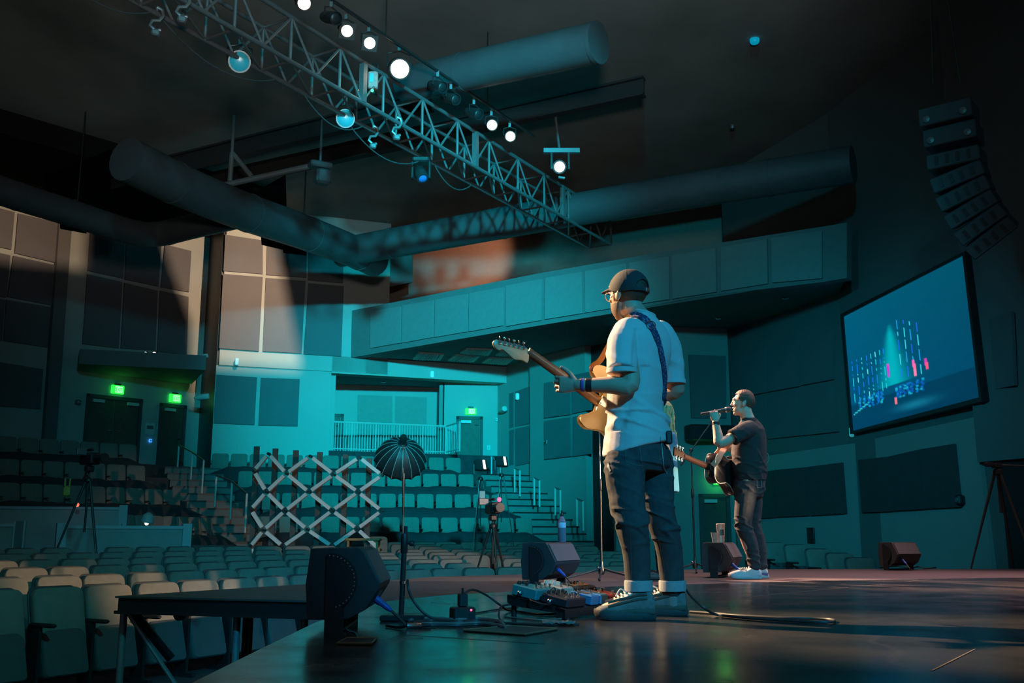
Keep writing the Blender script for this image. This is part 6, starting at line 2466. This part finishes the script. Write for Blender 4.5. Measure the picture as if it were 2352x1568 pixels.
shell('hair', hair_m, g, lambda p: p.z < .062 and p.z > -.050 + .5 * max(0, p.y + .01) and p.y < .012, lambda p: .004 - .003 * max(0, min(1, (-.02 - p.z) / .03)), rad=(.0765, .0945, .086), thick=.003)


def beard_keep(p):
    return p.z < -.030 and p.y > .012 and p.z < -.012 - .45 * max(0, .06 - p.y)


shell('beard', beard_m, g, beard_keep, .004, ctr=V((0, .026, -.038)), rad=(.056, .060, .074), thick=.004)
sb_ = MB()
for x in (-.072, .072):
    sb_.ball(HM @ (V((x, .022, -.002)) * HS), (.004, .012, .026), HM.to_3x3())
sb_.build('sideburn', beard_m, g, True, world=True)
glx = MB()
frame_m = mat('clear_glasses', (.60, .58, .58), .2, spec=.8)
for x in (-.034, .034):
    pts = [HM @ (V((x + .025 * math.cos(a), .100 - .006 * abs(math.cos(a)), .016 + .022 * math.sin(a))) * HS) for a in [2 * math.pi * k / 20 for k in range(21)]]
    glx.loft(pts, .0022, 6)
glx.loft([HM @ (V(p) * HS) for p in ((-.010, .102, .020), (0, .104, .023), (.010, .102, .020))], .002, 6)
for x in (-1, 1):
    glx.loft([HM @ (V(p) * HS) for p in ((x * .059, .094, .022), (x * .074, .06, .022), (x * .080, .005, .020), (x * .079, -.018, .012))], .0022, 6)
glx.build('glasses', frame_m, g, True, world=True)
# wristbands, earpiece wire, pack
wb0, wb1 = Lw.lerp(Le, .05), Lw.lerp(Le, .20)
wd_ = (wb1 - wb0).normalized()
for i, (o_, c_) in enumerate(((.0, (.25, .04, .10)), (.006, (.08, .12, .45)), (.012, (.10, .14, .50)))):
    q = wb0 + wd_ * (o_)
    MB().loft([q, q + wd_ * .002, q + wd_ * .006, q + wd_ * .008], [.0300, .0335, .0335, .0300], 20).build('wristband', mat('band_%d' % i, c_, .5), g, True, world=True)
q = wb0 + wd_ * .026
MB().loft([q, q + wd_ * .002, q + wd_ * .030, q + wd_ * .032], [.031, .0345, .0355, .032], 20).build('wristband', black_m, g, True, world=True)
P, N = [], []
BT = [bvh(tee), BJ[0]]
for x, y in dense([(1516, 1003), (1518, 1020), (1521, 1050), (1524, 1075), (1531, 1088)], 4):
    p, n = cast(BT, x, y, .004)
    if p is not None:
        P.append(p)
if len(P) > 2:
    MB().loft(P, .0022, 6).build('earpiece_wire', mat('pale_wire', (.35, .4, .4), .5), g, True, world=True)
q, n = cast(BT, 1534, 1005, .004)
if q is not None:
    MB().cbox(q, (.03, .05, .065), .006).build('belt_pack', black_m, g, world=True)

# ================================================================== electric guitar
gt = thing('electric_guitar', 'cream electric guitar with brown neck held by man in cap', 'guitar', GO)
GP = lambda a, b, c=0: GO + e1 * a + e2 * b + gn * c


def outline(pts, k=6):
    P = [V((p[0], p[1], 0)) for p in pts]
    n = len(P)
    out = []
    for i in range(n):
        p0, p1, p2, p3 = P[i - 1], P[i], P[(i + 1) % n], P[(i + 2) % n]
        for j in range(k):
            t = j / k
            out.append(.5 * ((2 * p1) + (p2 - p0) * t + (2 * p0 - 5 * p1 + 4 * p2 - p3) * t * t + (3 * p1 - p0 - 3 * p2 + p3) * t ** 3))
    return [(p.x, p.y) for p in out]


def slab(mb, out, GPf, t, ch=.006):
    n = len(out)
    cx, cy = sum(p[0] for p in out) / n, sum(p[1] for p in out) / n
    vs = []
    for k_, c in ((ch, -t / 2), (ch * .3, -t / 2 + ch * .4), (0, -t / 2 + ch), (0, t / 2 - ch), (ch * .3, t / 2 - ch * .4), (ch, t / 2)):
        for i, (x, y) in enumerate(out):
            x0, y0 = out[i - 1]
            x1, y1 = out[(i + 1) % n]
            tx, ty = x1 - x0, y1 - y0
            L = math.hypot(tx, ty) or 1
            nx, ny = ty / L, -tx / L
            vs.append((x + nx * -k_ * SGN[0], y + ny * -k_ * SGN[0], c))
    fs = []
    for i in range(5):
        for j in range(n):
            q = (j + 1) % n
            fs.append((i * n + j, i * n + q, (i + 1) * n + q, (i + 1) * n + j))
    fs.append(tuple(range(n - 1, -1, -1)))
    fs.append(tuple(range(5 * n, 6 * n)))
    mb.add([GPf(*v) for v in vs], fs)


SGN = [-1]
BODY = [(.125, .036), (.160, .060), (.205, .092), (.236, .112), (.226, .140), (.165, .160), (.095, .148), (.03, .126), (-.04, .132), (-.11, .156), (-.175, .152), (-.22, .10), (-.235, .02), (-.225, -.07), (-.18, -.140), (-.11, -.165), (-.03, -.140), (.035, -.122), (.085, -.140), (.125, -.158), (.160, -.150), (.168, -.128), (.140, -.100), (.116, -.065), (.118, -.036)]
mb = MB()
gb_m = mat('cream_lacquer', (.66, .50, .26), .25, spec=.6, var=.04)
slab(mb, outline(BODY), GP, .044, .010)
gbody = mb.build('body', gb_m, gt, True, world=True)
pg_out = outline([(.125, .03), (.16, .055), (.19, .075), (.12, .08), (.0, .06), (-.10, -.02), (-.14, -.10), (-.06, -.13), (.05, -.105), (.115, -.12), (.14, -.125), (.115, -.09), (.10, -.05)])
mb = MB()
slab(mb, pg_out, lambda a, b, c: GP(a, b, c + .0245), .004, .001)
mb.build('pickguard', mat('mint_pickguard', (.55, .55, .48), .4), gt, True, world=True)
rose_m = mat('neck_brown', (.16, .075, .04), .35, spec=.6, var=.2, scale=40)
# neck: rounded back, flat fingerboard
vs, fs = [], []
NS = 10
for i in range(NS + 1):
    f = i / NS
    a = .055 + (.580 - .055) * f
    hw = .028 - .0068 * f
    dp = .024 - .003 * f
    for j in range(12):
        q = math.pi * j / 11
        vs.append(GP(a, hw * math.cos(q), .018 - dp * math.sin(q) * 1.0 if True else 0))
for i in range(NS):
    for j in range(11):
        fs.append((i * 12 + j, i * 12 + j + 1, (i + 1) * 12 + j + 1, (i + 1) * 12 + j))
    fs.append((i * 12 + 11, i * 12, (i + 1) * 12, (i + 1) * 12 + 11))
fs.append(tuple(range(11, -1, -1)))
fs.append(tuple(NS * 12 + j for j in range(12)))
neck = MB().add(vs, fs).build('neck', rose_m, gt, True, world=True)
mb = MB()
mb.prism([GP(.04, -.028, .018), GP(.04, .028, .018), GP(.580, .0213, .018), GP(.580, -.0213, .018)], gn * .006)
fb = mb.build('fingerboard', mat('dark_fingerboard', (.06, .035, .025), .5), gt, world=True)
m = MB()
for k in range(21):
    a = .580 - .648 * (1 - 2 ** (-k / 12))
    if a > .045:
        m.tube(GP(a, -.024, .0245), GP(a, .024, .0245), .0011, None, 5)
m.build('fret', chrome_m, fb, True, world=True)
# skunk stripe on the back and neck plate
MB().prism([GP(.12, -.003, -.0066), GP(.12, .003, -.0066), GP(.56, .003, -.0042), GP(.56, -.003, -.0042)], gn * .002).build('back_stripe', mat('pale_stripe', (.25, .17, .1), .4), neck, world=True)
mb = MB()
mb.prism([GP(.065, -.024, -.023), GP(.065, .024, -.023), GP(.130, .024, -.023), GP(.130, -.024, -.023)], gn * -.003)
npl = mb.build('neck_plate', chrome_m, gt, world=True)
for a, b in ((.072, -.017), (.072, .017), (.123, -.017), (.123, .017)):
    MB().lathe([(.004, 0), (.003, .002)], GP(a, b, -.026), -gn, 10).build('screw', blackmetal_m, npl, True, world=True)


def to_local(px, py, c=0.0):
    """where the view through a pixel meets the headstock plane"""
    o = V((0, 0, CAMH))
    d = ray(px, py)
    p0 = GP(.6, 0, c)
    t = (p0 - o).dot(gn) / d.dot(gn)
    q = o + d * t - GO
    return (q.dot(e1), q.dot(e2))


HSO = [to_local(x, y) for x, y in ((1216, 812), (1209, 797), (1180, 789), (1150, 782), (1140, 779), (1134, 784), (1134, 790), (1140, 799), (1148, 804), (1155, 802), (1168, 812), (1182, 824), (1200, 826), (1213, 832))]
mb = MB()
SGN[0] = -1 if sum((HSO[i][0] * HSO[(i + 1) % len(HSO)][1] - HSO[(i + 1) % len(HSO)][0] * HSO[i][1]) for i in range(len(HSO))) > 0 else 1
SGN[0] = 1 if SGN[0] < 0 else -1
slab(mb, outline(HSO, 3), lambda a, b, c: GP(a, b, c + .012), .015, .0015)
hs = mb.build('headstock', mat('maple_headstock', (.50, .36, .21), .35, var=.12, scale=30), gt, True, world=True)
for k in range(6):
    x, y = 1203 - 11.0 * k, 798.5 - 2.55 * k
    a, b = to_local(x, y, .004)
    c = GP(a, b, .001)
    tdir = (GP(*to_local(x - 1, y - 22, .004), .0) - GP(a, b, 0)).normalized()
    side = tdir.cross(gn)
    R = Matrix((side, tdir, gn)).transposed()
    tn = MB().cbox(c, (.0165, .019, .012), .002, R).build('tuner', chrome_m, gt, world=True)
    MB().tube(c + tdir * .008, c + tdir * .020, .0026, None, 8).build('tuner_shaft', chrome_m, tn, True, world=True)
    MB().ball(c + tdir * .026, (.0085, .0070, .0035), Matrix((side, tdir, gn)).transposed() @ Matrix.Rotation(.9 * (k % 2), 3, 'Y'), 12, 8).build('tuner_button', chrome_m, tn, True, world=True)
    MB().lathe([(.004, 0), (.003, .018)], GP(a, b - .006, .019), gn, 8).build('string_post', chrome_m, tn, True, world=True)
for k in range(6):
    b0, b1 = -.026 + .0104 * k, -.0175 + .0070 * k
    MB().tube(GP(-.068, b0, .034), GP(.580, b1, .0265), .0007, None, 5).build('string', chrome_m, gt, True, world=True)
m = MB()
m.prism([GP(-.05, -.04, .024), GP(-.05, .04, .024), GP(-.09, .04, .024), GP(-.09, -.04, .024)], gn * .010)
m.build('bridge', chrome_m, gt, world=True)
for a in (.035, -.005, -.040):
    m = MB()
    m.prism([GP(a + .008, -.040, .026), GP(a + .008, .040, .026), GP(a - .008, .040, .026), GP(a - .008, -.040, .026)], gn * .006)
    m.build('pickup', knob_clear_m, gt, world=True)
for a, b in ((-.09, -.075), (-.125, -.10), (-.155, -.12)):
    MB().lathe([(.012, 0), (.011, .014), (.009, .015)], GP(a, b, .026), gn, 14).build('control_knob', knob_clear_m, gt, True, world=True)
sbt = GP(.236, .116, 0)
MB().lathe([(.008, 0), (.004, .004), (.004, .010), (.008, .012), (.007, .015)], sbt, e1, 12).build('strap_button', chrome_m, gt, True, world=True)
# strap: leather tab, woven band across the back


def strap_mat():
    m = bpy.data.materials.new('woven_strap')
    m.use_nodes = True
    nt = m.node_tree
    b = nt.nodes['Principled BSDF']
    tc = nt.nodes.new('ShaderNodeTexCoord')
    v = nt.nodes.new('ShaderNodeTexVoronoi')
    v.inputs['Scale'].default_value = 75
    nt.links.new(tc.outputs['Object'], v.inputs['Vector'])
    r = nt.nodes.new('ShaderNodeValToRGB')
    r.color_ramp.elements[0].position = .25
    r.color_ramp.elements[1].position = .45
    r.color_ramp.elements[0].color = (.25, .22, .30, 1)
    r.color_ramp.elements[1].color = (.03, .035, .10, 1)
    nt.links.new(v.outputs['Distance'], r.inputs[0])
    nt.links.new(r.outputs[0], b.inputs['Base Color'])
    b.inputs['Roughness'].default_value = .8
    return m


strap_m = strap_mat()
leather_m = mat('tan_leather', (.42, .18, .05), .5, var=.12, scale=30)
P, N = [], []
for x, y in dense([(1449, 727), (1456, 724), (1466, 725), (1478, 731), (1491, 744), (1502, 762), (1511, 785), (1518, 812), (1523, 840), (1526, 866), (1526, 893), (1524, 915)], 5):
    p, n = cast([BT[0]], x, y, .0015)
    if p is not None:
        P.append(p)
        N.append(n)
for it in range(3):
    P = [P[0]] + [(P[i - 1] + P[i] * 2 + P[i + 1]) / 4 for i in range(1, len(P) - 1)] + [P[-1]]
    N = [N[0]] + [(N[i - 1] + N[i] * 2 + N[i + 1]).normalized() for i in range(1, len(N) - 1)] + [N[-1]]
P = [p + n * .002 for p, n in zip(P, N)]
front = [G(1425, 748, 4.93), G(1410, 775, 5.02), G(1395, 800, 5.07), G(1378, 828, 5.06)]
tail = [P[-1] + s_ * .02 + f_ * .04 - Z * .02, P[-1] + f_ * .16 - Z * .04, GP(-.24, .0, .0)]
band = ribbon(P, N, .046, .004, 'strap_band', strap_m, gt)
fp = smooth_path([P[1]] + front + [sbt + e1 * .012 + e2 * .02, sbt + e1 * .01], 36)
ribbon(fp, [(-s_ - V((0, .9, 0))).normalized()] * len(fp), .030, .004, 'strap_front', leather_m, gt)
tp = smooth_path([P[-2]] + tail, 24)
ribbon(tp, [(s_ + V((0, -.2, 0))).normalized()] * len(tp), .046, .004, 'strap_tail', strap_m, gt)
i = min(range(len(P)), key=lambda k: abs(proj(P[k])[1] - 746))
tt = (P[i + 1] - P[i - 1]).normalized()
ss = tt.cross(N[i])
MB().loft([P[i] + N[i] * .006 + tt * (.020 * math.cos(a)) + ss * (.031 * math.sin(a)) for a in [2 * math.pi * k / 16 for k in range(17)]], .0028, 6).build('strap_buckle', chrome_m, gt, True, world=True)
ptab = [GP(.290, .21, -.035), GP(.262, .165, -.022), sbt + e1 * .006]
MB().lathe([(.014, 0), (.014, .004), (.006, .006)], sbt + e1 * .012 - gn * .006, -gn, 14).build('strap_lock', mat('dark_red_lock', (.16, .03, .03), .4), gt, True, world=True)

# ================================================================== the singer
SG = PZ(1722, 1328)
YS = SG.y
sg = thing('person', 'man in charcoal t-shirt singing into held microphone, wearing acoustic guitar', 'person', SG)
K = lambda px, py, dy=0.0: PY(px, py, YS + dy)
f2 = V((-.985, .17, 0)).normalized()
s2 = V((.17, .985, 0)).normalized()       # towards his right, away from the camera
mb = MB()
HM2 = head_frame(K(1706, 928), f2, math.radians(5), 0)
head_shape(mb, HM2, 1.04, False)
for q, r in (((0, .084, -.040), (.022, .010, .008)), ((0, .078, -.066), (.020, .012, .009))):      # open mouth
    mb.ball(HM2 @ (V(q) * 1.04), r, HM2.to_3x3())
neck_shape(mb, HM2, K(1719, 966), .064)
rings(mb, [(K(cx, py), f2 * a, s2 * b) for py, cx, a, b in ((1100, 1722, .12, .15), (1050, 1722, .13, .15), (1000, 1724, .12, .17), (975, 1722, .08, .13))])
ls, le, lw = K(1717, 988, -.20), K(1653, 1018, -.26), K(1643, 968, -.20)
rs, re_, rw = K(1722, 988, .20), K(1706, 1040, .30), K(1672, 1027, .16)
limb(mb, [ls, ls.lerp(le, .55), le, le.lerp(lw, .4), lw], [.058, .050, .046, .045, .030])
limb(mb, [rs, rs.lerp(re_, .5), re_, re_.lerp(rw, .5), rw], [.058, .05, .045, .040, .030])
mup = (K(1684, 941) - K(1613, 953))          # microphone axis, foot to head
md = mup.normalized()
hand(mb, lw, (-.10, .10, 1), (.25, 1, .0), (.95, -.1, .2), ((1.0, 1.0, .7), (1.0, 1.05, .7), (1.05, 1.05, .7), (1.05, 1.05, .7)), (((.7, .5, .6), .034), ((.6, .9, .3), .028), ((.4, 1, .0), .02)), 1.05)
hand(mb, rw, (-.75, -.35, -.35), (-.1, .5, -.6), (-.5, -.4, .6), ((.3, .4, .3), (.3, .4, .3), (.35, .4, .3), (.4, .4, .3)), (((.7, .1, .5), .034), ((.9, .2, .2), .028), ((1, .2, 0), .02)), 1.02)
for dx, dy, kx, ax in ((0, -.09, 1706, 1733), (8, .10, 1726, 1750)):
    limb(mb, [K(1718 + dx * .5, 1105, dy), K(kx, 1205, dy), K(ax, 1292, dy), K(ax + 2, 1318, dy)], [.08, .058, .044, .036])
body2 = finish(mb, 'body', skin2_m, sg, .0046, 3)
eyes(HM2, sg, 1.04)
# t-shirt
mb = MB()
rings(mb, [(K(cx, py), f2 * a, s2 * b) for py, cx, a, b in ((1104, 1722, .152, .185), (1090, 1722, .160, .188), (1060, 1720, .168, .185), (1030, 1720, .166, .186), (1005, 1722, .155, .195), (988, 1723, .135, .195), (974, 1722, .105, .15), (964, 1721, .078, .085), (960, 1720, .070, .072))], 30, 2.2)
l_end, r_end = K(1684, 1004, -.245), K(1713, 1020, .27)
limb(mb, [K(1722, 984, -.15), K(1706, 990, -.215), l_end], [.082, .080, .074], 18, False)
limb(mb, [K(1724, 984, .15), K(1720, 1000, .22), r_end], [.082, .080, .074], 18, False)
zs = K(1722, 1085).z
sw = wrinkle(11, .006, 6, 5)
tee2 = finish(mb, 't_shirt', tee2_m, sg, .008, 3, lambda c, n: sw(c, n) + math.exp(-((c.z - zs) / .12) ** 2) * .012 * (ridge(c, 4.0, 4, 13) - .3) + .006 * (ridge(c, 1.0, 4, 6) - .3))
MB().loft([l_end + (l_end - ls).normalized() * t for t in (-.012, .0, .010)], [.076, .078, .075], 24).build('sleeve_hem', tee2_m, tee2, True, world=True)
# trousers
mb = MB()
rings(mb, [(K(cx, py), f2 * a, s2 * b) for py, cx, a, b in ((1090, 1722, .135, .165), (1105, 1721, .148, .178), (1125, 1720, .152, .18), (1142, 1720, .13, .16))], 26, 2.2)
limb(mb, [K(1716, 1122, -.09), K(1712, 1150, -.095), K(1708, 1205, -.09), K(1724, 1250, -.09), K(1734, 1300, -.09)], [.105, .098, .080, .068, .058])
limb(mb, [K(1724, 1122, .10), K(1728, 1150, .10), K(1730, 1205, .10), K(1742, 1250, .10), K(1750, 1300, .10)], [.105, .098, .080, .068, .058])
zk2 = K(1708, 1205).z
jn2 = wrinkle(15, .006, 7, 6)
jeans2 = finish(mb, 'jeans', jean_m, sg, .008, 3, lambda c, n: jn2(c, n) + sum(math.exp(-((c.z - zc) / .08) ** 2) * k * (ridge(c, zc * 3, 5, 15) - .3) for zc, k in ((zk2, .014), (zk2 - .33, .016), (zk2 + .32, .012))))
B2 = [bvh(tee2), bvh(jeans2)]
p, n = cast([B2[1]], 1743, 1107, .002)
if p is not None:
    R = Matrix.Rotation(math.atan2(n.y, n.x) + math.pi / 2, 3, 'Z')
    m = MB()
    for a, b, w, h in ((0, .05, .055, .004), (0, -.05, .055, .004), (.0275, 0, .004, .104), (-.0275, 0, .004, .104)):
        m.box(p + R @ V((a, 0, b)), (w, .006, h), R)
    m.build('pocket_tab', mat('pale_stitch', (.30, .33, .34), .8), jeans2, world=True)
# shoes
wsh = mat('white_knit', (.75, .72, .70), .7, var=.05, scale=60)
wso = mat('white_foam', (.7, .68, .7), .6)
hl = mat('violet_heel', (.25, .15, .40), .5)
shoe(sg, K(1743, 1328, -.09) * 1.0 + V((.02, 0, -K(1743, 1328, -.09).z)), (-1, .08), .29, .10, wsh, wso, wso, 'shoe', lace_m, .105)
q = K(1764, 1328, .10)
shoe(sg, V((q.x, q.y, 0)), (-.97, .22), .29, .10, wsh, wso, hl, 'shoe', lace_m, .105)
# hair: short, longer on top; ear piece, watch, wire
shell('hair', mat('short_brown_hair', (.10, .05, .03), .6, var=.4, scale=140, bump=.6, bscale=160), sg, lambda p: p.z > .018 + (.62 if p.y > 0 else -.62) * 0 + max(-.06, .75 * (p.y - .012)) and not (p.y > .045 and p.z < .085),
      lambda p: .004 + .012 * max(0, min(1, (p.z - .07) / .04)) * (1 + .35 * noise.noise(p * 130)), rad=(.0765, .0945, .084), nu=72, nv=54, thick=.004, M=HM2)
MB().ball(HM2 @ (V((-.082, -.004, -.002)) * 1.04), (.007, .010, .012), HM2.to_3x3(), 12, 8).build('in_ear_monitor', mat('pale_earpiece', (.8, .7, .75), .3), sg, True, world=True)
wdir = (le - lw).normalized()
MB().loft([lw + wdir * .008, lw + wdir * .010, lw + wdir * .036, lw + wdir * .038], [.030, .0345, .0355, .031], 20).build('watch_strap', black_m, sg, True, world=True)
MB().cbox(lw + wdir * .022 + V((.012, -.034, 0)), (.032, .010, .034), .004).build('watch_face', blackmetal_m, sg, world=True)
MB().loft(smooth_path([K(1757, 1036, -.03), K(1764, 1044, -.03), K(1765, 1056, -.03), K(1760, 1066, -.03), K(1756, 1072, -.03)], 24), .003, 6).build('earpiece_wire', mat('grey_wire', (.2, .25, .25), .5), sg, True, world=True)
MB().ball(lw + V((-.012, -.028, .098)), (.010, .006, .006), None, 10, 8).build('finger_ring', black_m, sg, True, world=True)

# microphone in his hand
mh = lw + V((-.0, .026, .096))
mic = thing('microphone', 'handheld microphone at the singer mouth', 'microphone', mh)
a_, b_ = K(1613, 953) - K(1640, 950), K(1684, 941) - K(1640, 950)
md = (b_ - a_).normalized()
MB().lathe([(.009, -.13), (.012, -.128), (.013, -.05), (.019, .10), (.021, .108)], (0, 0, 0), md, 16).build('mic_body', blackmetal_m, mic, True)
MB().lathe([(.020, .106), (.025, .112), (.026, .135), (.023, .153), (.013, .164), (.001, .167)], (0, 0, 0), md, 16).build('mic_grille', mat('mic_mesh', (.10, .10, .11), .35, metal=.8, bump=.4, bscale=500), mic, True)
MB().lathe([(.0215, .100), (.0265, .104), (.0265, .112), (.0215, .114)], (0, 0, 0), md, 16).build('mic_ring', chrome_m, mic, True)

# acoustic guitar
AO = K(1662, 1083, -.02)
ag = thing('acoustic_guitar', 'black acoustic guitar with pale binding hung before the singer', 'guitar', AO)
h1 = (K(1574, 1037, -.42) - K(1634, 1063, -.10)).normalized()
an = V((-.62, .78, .0))
an = (an - h1 * an.dot(h1)).normalized()      # the way its front faces
h2 = an.cross(h1).normalized()
if h2.z < 0:
    h2 = -h2
AP = lambda a, b, c=0: AO + h1 * a + h2 * b + an * c
ABODY = [(.235, .0), (.238, .06), (.215, .115), (.15, .142), (.07, .125), (.02, .112), (-.05, .130), (-.13, .180), (-.20, .185), (-.245, .12), (-.258, .0), (-.245, -.12), (-.20, -.185), (-.13, -.180), (-.05, -.130), (.02, -.112), (.07, -.125), (.15, -.142), (.215, -.115), (.238, -.06)]
SGN[0] = -1 if sum(ABODY[i][0] * ABODY[(i + 1) % 20][1] - ABODY[(i + 1) % 20][0] * ABODY[i][1] for i in range(20)) < 0 else 1
SGN[0] = 1 if SGN[0] > 0 else -1
blk_m = mat('gloss_black_lacquer', (.012, .011, .012), .15, spec=.7)
mb = MB()
slab(mb, outline(ABODY), AP, .105, .003)
ab = mb.build('body', blk_m, ag, True, world=True)
bind_m = mat('cream_binding', (.70, .62, .5), .4)
ol = outline(ABODY)
for c in (-.053, .053):
    MB().loft([AP(x, y, c) for x, y in ol + [ol[0]]], .0032, 6).build('binding', bind_m, ab, True, world=True)
mb = MB()
mb.prism([AP(x * .99, y * .99, .0530) for x, y in ol], an * .001)
mb.build('soundboard', mat('spruce_top', (.50, .30, .13), .3, var=.1, scale=20), ag, world=True)
mb = MB()
mb.lathe([(.05, 0), (.05, .001)], AP(.09, 0, .0545), an, 28)
mb.build('sound_hole', black_m, ag, True, world=True)
vs, fs = [], []
for i in range(7):
    a = .232 + .40 * i / 6
    for j in range(10):
        q = math.pi * j / 9
        vs.append(AP(a, (.029 - .005 * i / 6) * math.cos(q), .040 - .024 * math.sin(q)))
for i in range(6):
    for j in range(9):
        fs.append((i * 10 + j, i * 10 + j + 1, i * 10 + 11 + j, i * 10 + 10 + j))
    fs.append((i * 10 + 9, i * 10, i * 10 + 10, i * 10 + 19))
fs += [tuple(range(9, -1, -1)), tuple(60 + j for j in range(10))]
MB().add(vs, fs).build('neck', mat('dark_mahogany', (.05, .022, .016), .3), ag, True, world=True)
mb = MB()
mb.prism([AP(.10, -.028, .0545), AP(.10, .028, .0545), AP(.632, .022, .042), AP(.632, -.022, .042)], an * .006)
mb.build('fingerboard', blackmetal_m, ag, world=True)
mb = MB()
mb.prism([AP(.63, -.024, .024), AP(.66, -.034, .022), AP(.81, -.040, .012), AP(.815, 0, .012), AP(.81, .040, .012), AP(.66, .034, .022), AP(.63, .024, .024)], an * .016)
hs2 = mb.build('headstock', mat('headstock_brown', (.05, .028, .018), .3), ag, world=True)
for k in range(3):
    for s in (-1, 1):
        c = AP(.69 + .045 * k, s * .030, .012)
        tn = MB().lathe([(.008, 0), (.008, .008)], c, -an, 10).build('tuner', chrome_m, hs2, True, world=True)
        MB().tube(c, c + h2 * (s * .022), .003, None, 6).build('tuner_shaft', chrome_m, tn, True, world=True)
        MB().ball(c + h2 * (s * .028), (.010, .006, .010), None, 10, 8).build('tuner_button', mat('pearl_button', (.6, .65, .62), .2, spec=.7), tn, True, world=True)
for k in range(6):
    MB().tube(AP(-.09, -.028 + .0112 * k, .062), AP(.632, -.018 + .0072 * k, .050), .0006, None, 5).build('string', chrome_m, ag, True, world=True)
mb = MB()
mb.prism([AP(-.07, -.07, .054), AP(-.07, .07, .054), AP(-.11, .05, .054), AP(-.11, -.05, .054)], an * .008)
mb.build('bridge', blackmetal_m, ag, world=True)
pts = smooth_path([AP(.245, .0, -.03), AP(.225, .06, -.068), AP(.18, .14, -.075), K(1668, 1024, -.12), K(1690, 1000, -.16), K(1712, 968, -.10)], 40)
ribbon(pts, [V((-.4, -1, .1)).normalized()] * len(pts), .055, .004, 'guitar_strap', mat('tan_strap', (.38, .25, .17), .7, var=.1, scale=40), ag)

# ================================================================== the woman half hidden behind the guitarist
WP = K(1519, 1328, -.05)
WP.z = 0
w = thing('person', 'blonde person in long pale blue top half hidden behind guitarist', 'person', WP)
YW = WP.y
Kw = lambda px, py, dy=0.0: PY(px, py, YW + dy)
f3 = V((-.9, -.2, 0)).normalized()
s3 = V((-.2, .9, 0)).normalized()
mb = MB()
HM3 = head_frame(Kw(1517, 950), f3, 0, 0)
head_shape(mb, HM3, .97)
neck_shape(mb, HM3, Kw(1521, 985), .048)
rings(mb, [(Kw(1521, py), f3 * a, s3 * b) for py, a, b in ((1120, .11, .15), (1080, .105, .14), (1040, .10, .125), (1010, .11, .15), (992, .08, .13))])
for sgn in (-1, 1):
    sh = Kw(1522, 1002, -.16 * sgn * -1)
    limb(mb, [sh, sh + V((.02, .04 * sgn, -.28)), sh + V((-.16, .02 * sgn, -.44))], [.045, .038, .026])
    hand(mb, sh + V((-.16, .02 * sgn, -.44)), (-.9, 0, -.3), (0, -sgn, -.3), (0, -.3 * sgn, .9), ((.4, .5, .4),) * 4, (((.6, .4, .5), .03), ((.8, .4, .2), .026), ((.9, .3, 0), .02)), .9)
    limb(mb, [Kw(1520, 1120, .08 * sgn), Kw(1518, 1220, .08 * sgn), Kw(1522, 1305, .08 * sgn)], [.075, .055, .042])
finish(mb, 'body', skin2_m, w, .0055, 3)
eyes(HM3, w, .97)
blue_top_m = mat('blue_cloth', (.03, .20, .32), .8, var=.06, scale=10)
mb = MB()
rings(mb, [(Kw(cx, py), f3 * a, s3 * b) for py, cx, a, b in ((1129, 1526, .125, .17), (1090, 1525, .120, .165), (1050, 1524, .115, .155), (1018, 1524, .125, .17), (1000, 1523, .11, .17), (990, 1522, .075, .10), (985, 1521, .055, .06))], 28, 2.2)
ww = wrinkle(21, .010, 5, 2.5)
top = finish(mb, 'long_top', blue_top_m, w, .008, 3, ww)
mb = MB()
for sgn in (-1, 1):
    limb(mb, [Kw(1521, 1115, .085 * sgn), Kw(1518, 1220, .08 * sgn), Kw(1522, 1312, .08 * sgn)], [.09, .068, .055])
finish(mb, 'trousers', tee2_m, w, .008, 3)
for sgn in (-1, 1):
    q = Kw(1524, 1320, .08 * sgn)
    shoe(w, V((q.x + .06, q.y, 0)), (-1, -.1), .25, .09, black_m, sole_m, black_m, 'shoe', None, .09)
blond_m = mat('blonde_hair', (.50, .36, .18), .5, var=.3, scale=60, bump=.4, bscale=120)
hair = shell('hair', blond_m, w, lambda p: p.z > -.03 + .9 * max(0, p.y - .01), .012, nu=48, nv=32, M=HM3)
rg = random.Random(5)
for k in range(26):                # long loose curls down the back
    a = math.radians(rg.uniform(150, 390))
    p0 = V((.075 * math.cos(a), -.012 + .095 * math.sin(a) * .9, .03 + rg.uniform(-.02, .04)))
    if p0.y > .03:
        continue
    pts = []
    L = rg.uniform(.24, .36)
    ph = rg.uniform(0, 6)
    for q in range(12):
        f = q / 11
        pts.append(HM3 @ (V((p0.x * (1.1 + .25 * f) + .012 * math.sin(ph + f * 9), p0.y * 1.1 - .03 * f + .014 * math.cos(ph + f * 9), p0.z - L * f))))
    MB().loft(pts, [.012 * (1 - .6 * q / 11) + .002 for q in range(12)], 7).build('curl', blond_m, hair, True, world=True)
P = smooth_path([Kw(1545, 985, -.05), Kw(1552, 1000, -.05), Kw(1556, 1018, -.05), Kw(1552, 1034, -.05)], 18)
MB().loft(P, .003, 6).build('earpiece_wire', mat('green_wire', (.2, .5, .4), .5), w, True, world=True)
